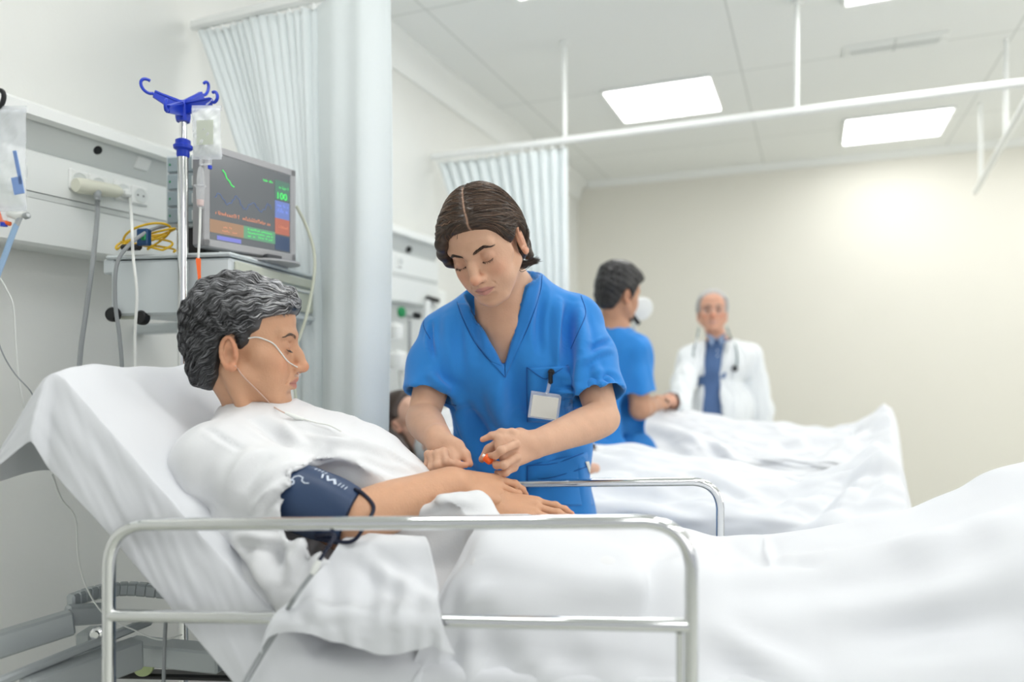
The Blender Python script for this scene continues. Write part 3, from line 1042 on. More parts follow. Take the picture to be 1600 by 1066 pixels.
def trace_strands(fd, T, seeds, dirf, length, k=9, lift=0.0, curl=None, rs=None):
    """strands running over the surface of fd; returns (n,k,3)"""
    p = seeds.copy(); out = []
    n = len(p); length = np.broadcast_to(length, (n,))
    for j in range(k):
        g = fd.gradient(p); d0 = fd.sample(p)
        lf = lift(j / (k - 1), T.inv(p)) if callable(lift) else lift
        p = p - g * (d0 - lf)[:, None]
        out.append(p.copy())
        q = T.inv(p)
        d = T.dir(dirf(q, j / (k - 1)))
        d = d - g * (d * g).sum(1)[:, None]
        d /= np.linalg.norm(d, axis=1)[:, None] + 1e-9
        p = p + d * (length / (k - 1))[:, None]
    return np.stack(out, 1)

def lash_arc(T, x, closed=True, lo=-.0045):
    pts = []
    for a in np.linspace(.40, math.pi - .5, 9):
        pts.append(T((x * (.0315 + .0145 * math.cos(a)), .0822 - .0080 * math.cos(a) ** 2, lo - .0036 * math.sin(a))))
    return np.array(pts)

def add_lashes_brows(T, V, Fq, parent, browcol, brow=None, rs=None, lo=-.0045, n=150, br=.00033):
    """eyelashes as a thin dark arc with short hairs, eyebrows as hair strokes lying on the skin"""
    rs = rs or np.random.RandomState(4)
    bvh = BVHTree.FromPolygons(V.tolist(), Fq.tolist())
    for x in (-1, 1):
        arc = lash_arc(T, x, lo=lo)
        P_ = []
        for i in range(46):
            t = rs.uniform(0, 8); i0 = min(int(t), 7); p = arc[i0] + (arc[i0 + 1] - arc[i0]) * (t - i0)
            dr = T.dir((x * rs.normal(.25, .2), .7, -.65 + rs.normal(0, .1)))
            L = .0058 * T.s * rs.uniform(.7, 1.1)
            P_.append([p, p + dr * L * .5, p + dr * L + T.dir((0, 0, .15)) * L])
        P_ += [[arc[i], (arc[i] + arc[i + 1]) / 2, arc[i + 1]] for i in range(8)]
        P_ += [[arc[i], (arc[i] + arc[i + 1]) / 2, arc[i + 1]] for i in range(8)]
        rr = [.00028 * T.s] * 46 + [.0007 * T.s] * 16
        hair_part('eyelashes', P_, rr, [(.03, .02, .018)] * 62, M['hair'], parent)
        bw = brow or [(.012, .0185, .0035), (.024, .0225, .0040), (.036, .0245, .0032), (.047, .0185, .0016)]
        bs = spline([(a, b_, c) for a, b_, c in bw], 10)
        P_ = []
        for i in range(n):
            t = rs.rand() ** .9 * (len(bs) - 1); i0 = min(int(t), len(bs) - 2); q = bs[i0] + (bs[i0 + 1] - bs[i0]) * (t - i0)
            xx = x * q[0]; zz = q[1] + rs.uniform(-1, 1) * q[2]
            tang = bs[i0 + 1] - bs[i0]; dx, dz = tang[0], tang[1]; l = math.hypot(dx, dz); dx /= l; dz /= l
            rise = .55 * (1 - t / len(bs))
            pl = []
            for j in range(3):
                s_ = j * .0034
                p0 = T((xx + x * (dx - rise * dz * .2) * s_, .16, zz + (dz + rise * .8) * s_ * (1 - j * .15)))
                hit = bvh.ray_cast(Vector(p0), Vector(-T.dir((0, 1, 0))), .2)
                if hit[0] is None: break
                pl.append(np.array(hit[0]) + T.dir((0, 1, 0)) * (.0002 + .0004 * (j == 1)))
            if len(pl) == 3: P_.append(pl)
        if P_:
            col = np.array(browcol)[None] * rs.uniform(.6, 1.3, (len(P_), 1))
            hair_part('eyebrow', P_, [br * T.s] * len(P_), col, M['hair'], parent)

def RD(r, d, z):
    return np.array([r * CT - d * ST, r * ST + d * CT, z])

# ---------------------------------------------------------------- patient in the near bed
SKIN_P = (.60, .335, .205)
def patient():
    rs = np.random.RandomState(11)
    root = thing('person', BW(-.30, 1.34, .80), 'person with short wavy grey hair in white gown, lying propped up in near bed', 'person')
    TP = head_frame(P(388, 538, 1.40), RD(.985, .17, -.10), RD(.08, 0, 1), 1.03)
    neck = (BW(-.745, 1.325, 1.165), BW(-.75, 1.33, 1.08), .052, .066)
    fh = Field(TP.o + [-.17, -.17, -.30], TP.o + [.17, .17, .15], .0017)
    build_head(fh, TP, neck=neck, nose=.85, jaw=1.0, age=.8, lidlow=False)
    fh.chain([TP((.052, -.018, -.05)), BW(-.72, 1.27, 1.11)], [.014, .013], .015)   # neck muscle
    fh.cone(BW(-.745, 1.31, 1.11), BW(-.74, 1.22, 1.08), .045, .04, .03)
    fh.cone(BW(-.745, 1.35, 1.11), BW(-.74, 1.43, 1.08), .045, .04, .03)
    V1, F1 = fh.mesh(2)
    C1 = head_colors(V1, TP, SKIN_P, lip=(.50, .20, .17), lidlow=False, flush=.7)
    q = TP.inv(V1)
    # body, arms and hands
    S1 = BW(-.735, 1.165, 1.075); E1 = BW(-.468, 1.150, .992); W1 = P(712, 753, 1.375)
    S2 = BW(-.72, 1.50, 1.075); E2 = BW(-.45, 1.56, .925); W2 = P(772, 783, 1.395)
    fb = Field(np.array([-1.35, .70, .74]), np.array([.15, 1.95, 1.22]), .0026)
    fb.ell(BW(-.66, 1.33, 1.045), (.145, .160, .088), .0, np.array([nrm(BW(.7, 0, -.65)), BN, nrm(BW(.65, 0, .7))]))
    fb.ell(BW(-.52, 1.33, .965), (.16, .150, .092), .05, np.array([nrm(BW(.7, 0, -.6)), BN, nrm(BW(.6, 0, .7))]))
    fb.ell(BW(-.34, 1.34, .875), (.14, .130, .062), .05, np.array([BA, BN, UP]))
    fb.cone(BW(-.745, 1.325, 1.13), BW(-.70, 1.33, 1.04), .06, .08, .03)
    fa = Field(np.minimum(np.minimum(S1, E1), W1) - .12, np.maximum(np.maximum(S1, E1), P(815, 770, 1.42)) + .12, .0022)
    for (fd, S, E, W) in ((fa, S1, E1, W1), (fb, S2, E2, W2)):
        fd.cone(BW(-.70, 1.33, 1.07), S, .07, .060, .03)
        m = S + (E - S) * .35
        fd.chain([S, m, E], [.054, .048, .0395], .02)
        f1 = E + (W - E) * .3
        fd.limb([E, f1, E + (W - E) * .66, W], [.0375, .0385, .0310, .0245], .015)
    # her right hand (near), over the wrist of the other
    hR = build_hand(fa, W1, P(800, 770, 1.40) - W1, RD(.10, -.62, .78), RD(.25, .9, .35),
                    [(20, 34, 18), (16, 30, 18), (16, 34, 16), (10, 22, 14)], (-5, -2, 1, 3),
                    thumb=[(.040, .040, -.020), (.046, .064, -.028), (.042, .082, -.036)], sc=.92)
    hL = build_hand(fb, W2, P(868, 805, 1.355) - W2, RD(.05, -.45, .89), RD(.2, -.9, -.2),
                    [(6, 14, 10), (6, 14, 10), (8, 16, 10), (10, 16, 10)], (-9, -4, 0, 6),
                    thumb=[(.044, .038, -.020), (.054, .060, -.024), (.056, .080, -.026)], sc=.92)
    # legs under the covers
    for n_ in (1.28, 1.40):
        fb.chain([BW(-.34, n_ - .0, .860), BW(-.14, n_, .855)], [.055, .042], .03)
    V2, F2 = fb.mesh(2)
    V3, F3 = fa.mesh(2)
    F2 = np.concatenate([F2, F3 + len(V2)]); V2 = np.concatenate([V2, V3])
    fb.chain([S1, E1, E1 + (W1 - E1) * .3, W1], [.054, .0395, .0400, .0245], .02)
    C2 = np.repeat(np.array(SKIN_P)[None], len(V2), 0) * (1 + .035 * vnoise(V2, 5, 18))[:, None]
    C2 = hand_colors(V2, C2, hR, SKIN_P); C2 = hand_colors(V2, C2, hL, SKIN_P)
    V = np.concatenate([V1, V2]); Fq = np.concatenate([F1, F2 + len(V1)]); C = np.concatenate([C1, C2])
    body = mesh_obj('body', V, Fq, M['skin'], root, colors=C)
    add_lashes_brows(TP, V1, F1, body, (.10, .07, .05), lo=-.001, n=90,
                     brow=[(.014, .0190, .0020), (.026, .0235, .0024), (.038, .0250, .0018), (.048, .0200, .0010)], rs=rs)
    # eyes: a sliver of the eyeball under the lid
    # hair
    poly = [(.078, .066), (.060, .062), (.030, .050), (.026, .030), (.012, .020), (.008, .004), (-.002, -.004), (-.010, .016), (-.022, .020), (-.036, .004), (-.038, -.030), (-.034, -.060), (-.046, -.080),
            (-.058, -.094), (-.16, -.10), (-.16, .16), (.10, .16), (.094, .080)]
    def wav(q):
        th_ = np.arctan2(q[:, 2] - .01, q[:, 1] + .02)
        return .0022 * np.sin(th_ * 17 + 2.0 * np.sin(q[:, 0] * 50) + 3 * q[:, 2] * 20) + .0012 * np.sin(th_ * 31 + q[:, 0] * 80)
    cap = hair_cap(TP, poly, lambda q: .0095 + .006 * np.clip((q[:, 2] - .03) / .07, 0, 1) + .007 * np.exp(-((q[:, 1] - .072) / .02) ** 2) * (q[:, 2] > .05), h=.0022, wav=wav)
    Vc, Fc = cap.mesh(1)
    qc = TP.inv(Vc)
    g = .06 + .05 * np.clip(vnoise(qc, 8, 22), -1, 1)
    g = g + .16 * np.clip((qc[:, 1] - .00) / .06, 0, 1) * (qc[:, 2] < .07) + .03 * (qc[:, 2] > .08)
    cc = np.clip(g, .02, .4)[:, None] * np.array([.42, .43, .46])[None]
    hair = mesh_obj('hair', Vc, Fc, M['hair'], body, colors=cc)
    n = 6500
    ok = np.nonzero(poly_sd(qc[:, 1], qc[:, 2], poly) > .004)[0]
    sel = ok[rs.randint(0, len(ok), n)]; seeds = Vc[sel]
    def dirf(q, t):
        # back and down over the sides, in waves
        ang = np.arctan2(q[:, 2] - .0, q[:, 1] + .03)
        wv = .75 * np.sin(q[:, 1] * 190 + q[:, 2] * 130 + 1.5 * np.sin(q[:, 0] * 60))
        d = np.stack([np.sign(q[:, 0]) * .15 + 0 * ang, -np.ones(len(q)), -.35 - 1.1 * np.clip((-.02 - q[:, 1]) / .06, 0, 1.6) + wv], 1)
        top = np.clip((q[:, 2] - .07) / .03, 0, 1)[:, None]
        d = d * (1 - top) + top * np.stack([.5 * np.sin(q[:, 1] * 150 + q[:, 0] * 70), -np.ones(len(q)), 0 * ang], 1)
        return d
    L = rs.uniform(.022, .045, n)
    st = trace_strands(cap, TP, seeds, dirf, L, 8, lift=lambda t, q: .0006 + .0022 * math.sin(t * 2.6) * (1 + .3 * np.sin(q[:, 1] * 200)))
    qs = TP.inv(seeds)
    grey = np.clip(rs.beta(.9, 3.2, n) * (.55 + 1.3 * np.clip((qs[:, 1] + .0) / .05, 0, 1) + .5 * np.clip((qs[:, 2] - .06) / .04, 0, 1)), .03, 1)
    col = np.clip(grey[:, None] * np.array([.66, .67, .70]) * 1.15, .012, .75)
    hair_part('hair_strands', st, rs.uniform(.00035, .0007, n), col, M['hair'], hair)
    return root, body, TP, fb, dict(S1=S1, E1=E1, W1=W1, S2=S2, E2=E2, W2=W2, hR=hR, hL=hL, V1=V1, F1=F1)
PAT, PBODY, TP, PFB, PJ = patient()

# ---------------------------------------------------------------- near bed
MZ = .79; HA = -.50                        # mattress top, hinge of the raised back section
BK = np.array([-.7071, .7071])             # direction up the back section (along a, up z)
NN0, NN1 = 1.055, 1.70
LB = .65
def rail(parent, n, zl, zr, a0, a1, mid=True, r=.0100, drop=.45):
    zc = lambda a: zl + (zr - zl) * (a - a0) / (a1 - a0)
    mb = MB()
    path = rounded_path([BW(a0, n, zc(a0) - drop), BW(a0, n, zc(a0)), BW(a1, n, zc(a1)), BW(a1, n, zc(a1) - drop)], .062, 10)
    o = mb.tube(path, r, 16).build('side_rail', M['chrome'], parent, sharp=60)
    if mid:
        zm = (.859, .898)
        MB().tube([BW(a0, n, zm[0]), BW(a1, n, zm[1])], r * .95, 16).build('middle_bar', M['chrome'], o, sharp=60)
        MB().tube([BW(a1 - .016, n, zm[1] - .01), BW(a1 - .016, n, zm[1] - .35)], r * .5, 12).build('inner_post', M['chrome'], o, sharp=60)
        for a in (a0, a1):
            MB().lathe(BW(a, n, zc(a) - drop - .03), [(.016, 0), (.016, .05), (.012, .055)], n=16).build('rail_socket', M['greymetal'], o)
    return o
def near_bed():
    t = thing('hospital_bed', BW(.15, 1.37, 0), 'near hospital bed with polished steel side rails and its back section raised', 'hospital bed')
    # mattress: back section and flat section
    for nm, pts in (('back_mattress', [(HA, MZ), (HA - LB * .7071, MZ + LB * .7071), (HA - LB * .7071 - .075, MZ + LB * .7071 - .075), (HA - .04, MZ - .11)]),
                    ('mattress', [(HA + .01, MZ), (1.22, MZ), (1.22, MZ - .11), (HA - .02, MZ - .11)])):
        poly = [BW(a, NN0 + .012, z - .012) for a, z in pts]
        o = MB().prism(poly, BN * (NN1 - NN0 - .024)).build(nm, M['mattress'], t, smooth=False)
    # deck frames
    fr = MB()
    R = np.array([BA, BN, UP])
    for n in (NN0 + .05, NN1 - .05):
        fr.box(BW(.36, n, MZ - .14), (1.70, .04, .045), R, .006)
    for a in (-.48, .1, .7, 1.18):
        fr.box(BW(a, (NN0 + NN1) / 2, MZ - .14), (.04, NN1 - NN0 - .1, .04), R, .006)
    fr.build('deck_frame', M['greymetal'], t)
    bd = nrm(BW(-.7071, 0, .7071) - BW(0, 0, 0)); Rb = np.array([bd, BN, np.cross(bd, BN)])
    for n in (NN0 + .06, NN1 - .06):
        fr = MB()
        c = BW(HA - .25, n, MZ + .25 - .10) + BW(0, 0, 0) * 0
        fr.box(c, (.62, .035, .035), Rb, .006)
        fr.build('back_frame', M['greymetal'], t)
    # base seen at the lower left
    def bar(name, pts, w, h, m=M['greymetal']):
        pts = [np.asarray(p) for p in pts]; mb = MB()
        for p, q in zip(pts[:-1], pts[1:]):
            x = nrm(q - p); y = nrm(np.cross(UP, x)); z = np.cross(x, y)
            mb.box((p + q) / 2, (np.linalg.norm(q - p) + .004, w, h), np.array([x, y, z]), .004)
        return mb.build(name, m, t)
    up_ = bar('head_crossbar', [P(-90, 1035, 1.22), P(112, 972, 1.36)], .03, .045)
    bar('head_crossbar', [P(104, 962, 1.37), P(165, 958, 1.42)], .03, .036)
    bar('curved_head_tube', spline([P(110, 940, 1.40), P(150, 926, 1.45), P(200, 920, 1.49), P(262, 925, 1.50)], 4), .022, .026)
    bar('lift_arm', [P(-60, 1090, 1.15), P(235, 970, 1.42)], .016, .016)
    bar('lower_side_beam', [P(40, 1085, 1.22), P(215, 1020, 1.38)], .04, .055)
    bar('lower_crossbeam', [P(200, 1015, 1.46), P(350, 1030, 1.40)], .05, .042)
    bar('hanger_plate', [P(140, 985, 1.44), P(142, 1060, 1.44)], .05, .030)
    bar('floor_beam', [P(150, 1052, 1.52), P(420, 1058, 1.45)], .03, .012, M['black'])
    MB().lathe(P(150, 991, 1.335), [(.011, -.006), (.011, 0), (.007, .002), (.007, .008), (.003, .008)], RD(.2, -1, 0), 18).build('bolt', M['chrome'], t)
    MB().lathe(P(226, 1040, 1.48), [(.018, -.012), (.020, -.008), (.020, .008), (.018, .012)], RD(.3, -1, .1), 24).build('roller', mat('nylon_roller', srgb(190, 205, 150), .4), t)
    for (a, n) in ((-.62, NN0 + .1), (-.62, NN1 - .1), (.95, NN0 + .1), (.95, NN1 - .1)):
        p = BW(a, n, 0)
        MB().tube([p + UP * .10, p + UP * .30], .018, 12).build('leg', M['greymetal'], t)
        w = MB().lathe(p + UP * .055 - BN * .014, [(.05, 0), (.055, .006), (.055, .022), (.05, .028)], BN, 28).build('castor', M['darkgrey'], t)
    R = np.array([BA, BN, UP])
    mb = MB()
    for n in (NN0 + .1, NN1 - .1): mb.box(BW(.165, n, .31), (1.70, .05, .06), R, .008)
    for a in (-.62, .95): mb.box(BW(a, (NN0 + NN1) / 2, .31), (.05, .5, .06), R, .008)
    mb.build('base_frame', M['greymetal'], t)
    for a in (-.25, .65):
        mb = MB(); mb.tube([BW(a, 1.2, .33), BW(a + .22, 1.2, MZ - .16)], .02, 12); mb.build('lift_strut', M['steel'], t)
        mb = MB(); mb.tube([BW(a, 1.55, .33), BW(a + .22, 1.55, MZ - .16)], .02, 12); mb.build('lift_strut', M['steel'], t)
    rail(t, 1.007, 1.001, 1.039, -.82, .069)
    rail(t, 1.745, .946, .981, -.70, .185, mid=False)
    return t
BED1 = near_bed()

def bedpt(s, n):
    """point on top of the sheet, s measured from the top of the back section"""
    s = np.asarray(s, float)
    a_top = HA - LB * .7071; z_top = MZ + LB * .7071
    # soft bend at the hinge
    a = np.where(s < 0, a_top + s * .56, np.where(s < LB, a_top + s * .7071, HA + (s - LB)))
    z = np.where(s < 0, z_top + s * .83, np.where(s < LB, z_top - s * .7071, MZ))
    return a, z

def sheet_under():
    """fitted white sheet over the mattress: top, skirt on both long sides, flap over the raised end"""
    ds = .0125
    S = np.arange(-.25, 1.75, ds); L1 = .32
    T_ = np.concatenate([np.arange(-L1, 0, .0125), np.linspace(0, NN1 - NN0, 52), np.arange(.0125, .22, .0125) + NN1 - NN0])
    SS, TT = np.meshgrid(S, T_, indexing='ij')
    a, z = bedpt(SS, 0)
    z = z + .006
    hw = NN1 - NN0
    n = NN0 + np.clip(TT, 0, hw)
    ln = np.where(TT < 0, -TT, np.where(TT > hw, TT - hw, 0))         # length hanging
    s1 = np.clip((SS - LB + .12) / .2, 0, 1)
    near_len = np.where(SS < 0, .125 * (1 + SS / .25), .175 + .16 * s1)
    mx = np.where(TT < 0, near_len / L1, .8)
    ln = ln * mx
    back = np.clip(1 - (TT - .16) / .12, .30, 1)
    a = np.where(SS < 0, (HA - LB * .7071) + (a - HA + LB * .7071) * back, a); z = np.where(SS < 0, (MZ + LB * .7071 + .006) + (z - MZ - LB * .7071 - .006) * back, z)
    out = np.where(TT < 0, -1, 1)
    # the hanging part leans out a little and ripples
    rip = .004 * np.sin(SS * 17 + 1.4 * np.sin(SS * 9))
    z = z - ln * (1 - .06) ; n = n + out * (np.sqrt(np.clip(ln, 0, 1)) * .045 * (ln > 0) + rip * np.clip(ln / .12, 0, 1)) * (ln > 0)
    # corner drape pushed outwards
    n = np.where((SS < 0) & (TT < 0), n - .006 - .02 * np.clip(ln / .1, 0, 1), n)
    Pn = np.stack([a, n, z], -1).reshape(-1, 3)
    # rounding of the long edges and the top edge, wrinkles
    ed = np.exp(-(np.minimum(np.abs(TT), np.abs(TT - hw)) / .016) ** 2) * (SS > -.02)
    z = z - .004 * ed; z = z - .008 * np.exp(-(SS / .02) ** 2)
    w = vnoise(np.stack([SS * .6, TT * 1.4, 0 * SS], -1).reshape(-1, 3), 4, 2.0, 3).reshape(SS.shape)
    w2 = vnoise(np.stack([(SS + TT * .8) * 3.2, (TT - SS * .4) * .7, 0 * SS], -1).reshape(-1, 3), 9, 2.2, 2).reshape(SS.shape)
    disp = .007 * w + .0045 * np.abs(w2)
    # tension creases down the back section
    disp += .005 * np.exp(-((TT - .13 - .18 * SS) / .016) ** 2) * (SS > .05) * (SS < .6)
    disp -= .004 * np.exp(-((TT - .33 + .10 * SS) / .02) ** 2) * (SS > .0) * (SS < .5)
    z = z + disp * (ln == 0) * 1.0; n = n - (ln > 0) * (TT < 0) * (disp * .5)
    V = np.array([0.0, 0, 0]) + a.ravel()[:, None] * BA + n.ravel()[:, None] * BN + z.ravel()[:, None] * UP
    o = mesh_obj('bed_sheet', V, grid_faces(*SS.shape), M['sheet'])
    tag(o, 'white sheet over the raised mattress behind the grey-haired patient, its corner flap hanging down', 'bed sheet')
    solidify(o, .0016)
    subsurf(o, 1)
    # stitched hem on the hanging edge
    hem = V.reshape(SS.shape + (3,))[:, 0]
    k0 = int(.25 / ds) + 1
    hp = hem[k0:k0 + 62]
    return o
SHEET1 = sheet_under()

def bed_field():
    f = Field(BW(0, 0, 0) * 0 + np.array([-1.55, .75, .45]), np.array([1.15, 2.25, 1.35]), .010)
    R = np.array([BA, BN, UP])
    f.box(BW((HA + 1.25) / 2, (NN0 + NN1) / 2, MZ - .25), (1.25 - HA + .06, NN1 - NN0 + .01, .5), .0, R, .02)
    bd = nrm(BW(-.7071, 0, .7071)); Rb = np.array([bd, BN, np.cross(bd, BN)])
    c = BW(HA, (NN0 + NN1) / 2, MZ) + bd * (LB / 2) - nrm(BW(.7071, 0, .7071)) * .05
    f.box(c, (LB, NN1 - NN0, .1), .02, Rb, .02)
    # patient: torso, legs, feet
    f.ell(BW(-.66, 1.33, 1.045), (.16, .175, .105), .0, np.array([nrm(BW(.7, 0, -.65)), BN, nrm(BW(.65, 0, .7))]))
    f.ell(BW(-.52, 1.33, .965), (.17, .165, .108), .05, np.array([nrm(BW(.7, 0, -.6)), BN, nrm(BW(.6, 0, .7))]))
    f.ell(BW(-.34, 1.33, .885), (.16, .170, .074), .05, np.array([BA, BN, UP]))
    for n0, sp in ((1.25, -.02), (1.43, .03)):
        f.chain([BW(-.34, n0, .865), BW(.08, n0 + sp, .855), BW(.20, n0 + sp, .850), BW(.46, n0 + sp, .915), BW(.57, n0 + sp, .955)], [.075, .062, .056, .045, .045], .03)
        f.chain([BW(.57, n0 + sp, .955), BW(.66, n0 + sp * 1.2, 1.00), BW(.76, n0 + sp * 1.6, 1.04)], [.045, .045, .040], .03)
    f.chain([BW(.30, 1.36, .74), BW(.75, 1.36, .90), BW(1.2, 1.36, .92)], [.12, .16, .16], .08)
    return f
BF = bed_field()

def gown():
    f = Field(np.array([-1.30, .72, .76]), np.array([.05, 1.85, 1.26]), .0055)
    S1, E1, S2, E2, W2 = PJ['S1'], PJ['E1'], PJ['S2'], PJ['E2'], PJ['W2']
    gx, gy, gz = np.meshgrid(*f.grid(), indexing='ij')
    pp = np.stack([gx, gy, gz], -1).reshape(-1, 3)
    base = f.like()
    base.ell(BW(-.66, 1.33, 1.045), (.172, .185, .112), .0, np.array([nrm(BW(.7, 0, -.65)), BN, nrm(BW(.65, 0, .7))]))
    base.ell(BW(-.57, 1.27, 1.085), (.08, .07, .040), .04, np.array([nrm(BW(.7, 0, -.4)), BN, nrm(BW(.4, 0, .7))]))
    base.ell(BW(-.57, 1.41, 1.085), (.08, .07, .040), .04, np.array([nrm(BW(.7, 0, -.4)), BN, nrm(BW(.4, 0, .7))]))
    base.ell(BW(-.50, 1.33, .985), (.19, .18, .110), .06, np.array([nrm(BW(.7, 0, -.6)), BN, nrm(BW(.6, 0, .7))]))
    base.ell(BW(-.33, 1.33, .885), (.20, .195, .086), .06, np.array([BA, BN, UP]))
    base.ell(BW(-.20, 1.30, .87), (.18, .200, .080), .06, np.array([BA, BN, UP]))
    base.cone(BW(-.755, 1.325, 1.12), BW(-.70, 1.33, 1.05), .078, .10, .04)
    base.cone(BW(-.745, 1.33, 1.125), S1, .066, .066, .03); base.cone(BW(-.745, 1.33, 1.125), S2, .066, .066, .03)
    for (S, E, k) in ((S1, E1, .62), (S2, E2, 1.0)):
        e = S + (E - S) * k
        base.cone(BW(-.70, 1.33, 1.07), S, .085, .070, .03)
        base.chain([S, S + (E - S) * .4 - UP * .006, e - UP * .012], [.070, .073, .079], .02)
    base.chain([E2, E2 + (W2 - E2) * .85], [.058, .044], .03)
    base.chain([BW(-.46, 1.22, .875), BW(-.25, 1.21, .865), BW(-.02, 1.21, .855)], [.105, .10, .085], .05)
    base.cone(P(640, 818, 1.22), P(742, 796, 1.29), .030, .034, .03)
    base.chain([P(430, 862, 1.19), P(500, 872, 1.19), P(590, 875, 1.20)], [.04, .042, .04], .04)
    base.chain([P(350, 850, 1.22), P(425, 890, 1.19), P(470, 950, 1.15)], [.040, .036, .034], .05)
    f.a = base.a
    e = S1 + (E1 - S1) * .52; dr = nrm(E1 - S1); cn = nrm(dr * .86 - UP * .48)
    # cut the sleeve only near the arm
    cut = f.like()
    cut.cone(e + dr * .085, e + dr * .26, .090, .09, 0)
    cut.plane(e, -cn, 0)
    cut.plane(BW(-.6, 1.215, 1), BN, 0)
    f.a = np.maximum(f.a, -cut.a)
    f.cone(e - dr * .05 - UP * .010, e + dr * .06 - UP * .012, .062, .070, .004, 'sub')
    # neckline
    f.cone(BW(-.765, 1.325, 1.30), BW(-.735, 1.325, 1.125), .085, .058, .006, 'sub')
    f.plane(BW(.0, 1.33, .85), BA, .01)
    V, Fq = f.mesh(3)
    folds = [
        ([(320, 668), (350, 686), (380, 703)], -.0045, .006), ([(389, 652), (420, 672), (458, 699)], -.007, .016),
        ([(434, 662), (452, 680), (474, 700)], .007, .012), ([(505, 690), (540, 688), (580, 700), (620, 720)], .008, .014),
        ([(455, 748), (425, 770), (392, 798)], .008, .010), ([(440, 768), (420, 785), (405, 805)], -.007, .008),
        ([(476, 722), (450, 742), (430, 765)], -.007, .010), ([(400, 700), (370, 740), (345, 790)], .007, .022),
        ([(340, 690), (320, 730), (312, 780)], -.006, .018), ([(430, 710), (400, 730), (372, 770)], -.006, .014),
        ([(520, 700), (500, 720), (480, 726)], -.006, .010), ([(560, 715), (610, 735), (650, 742)], -.006, .010),
        ([(590, 700), (630, 722), (660, 738)], .006, .008), ([(480, 670), (520, 682), (556, 690)], -.006, .009),
        ([(335, 832), (362, 874), (404, 928), (430, 962)], -.013, .013), ([(318, 835), (345, 880), (385, 940)], .010, .016),
        ([(371, 836), (425, 845), (446, 838)], .008, .010), ([(428, 850), (436, 870), (440, 895)], -.010, .010),
        ([(470, 850), (455, 880), (450, 920)], .009, .014), ([(500, 845), (480, 870), (470, 900)], -.009, .010),
        ([(400, 850), (405, 880), (425, 920)], .008, .014), ([(640, 800), (690, 778), (735, 772)], .006, .012),
        ([(660, 812), (710, 795), (745, 800)], -.005, .010)]
    V = fold_mesh(V, Fq, [(a_, h_ * 1.45, w_) for a_, h_, w_ in folds])
    Nn = normals(V, Fq); q = np.stack([V @ BA, V @ BN, V[:, 2]], 1)
    V = V + Nn * (.0022 * vnoise(np.stack([(q[:, 0] + q[:, 2]) * 4, (q[:, 0] - q[:, 2]) * 9, q[:, 1] * 6], 1), 12, 1.0, 2))[:, None]
    o = mesh_obj('gown', V, Fq, M['gown'], PBODY)
    o['label'] = 'white cotton hospital gown with wide sleeve'
    return f
GF = gown()

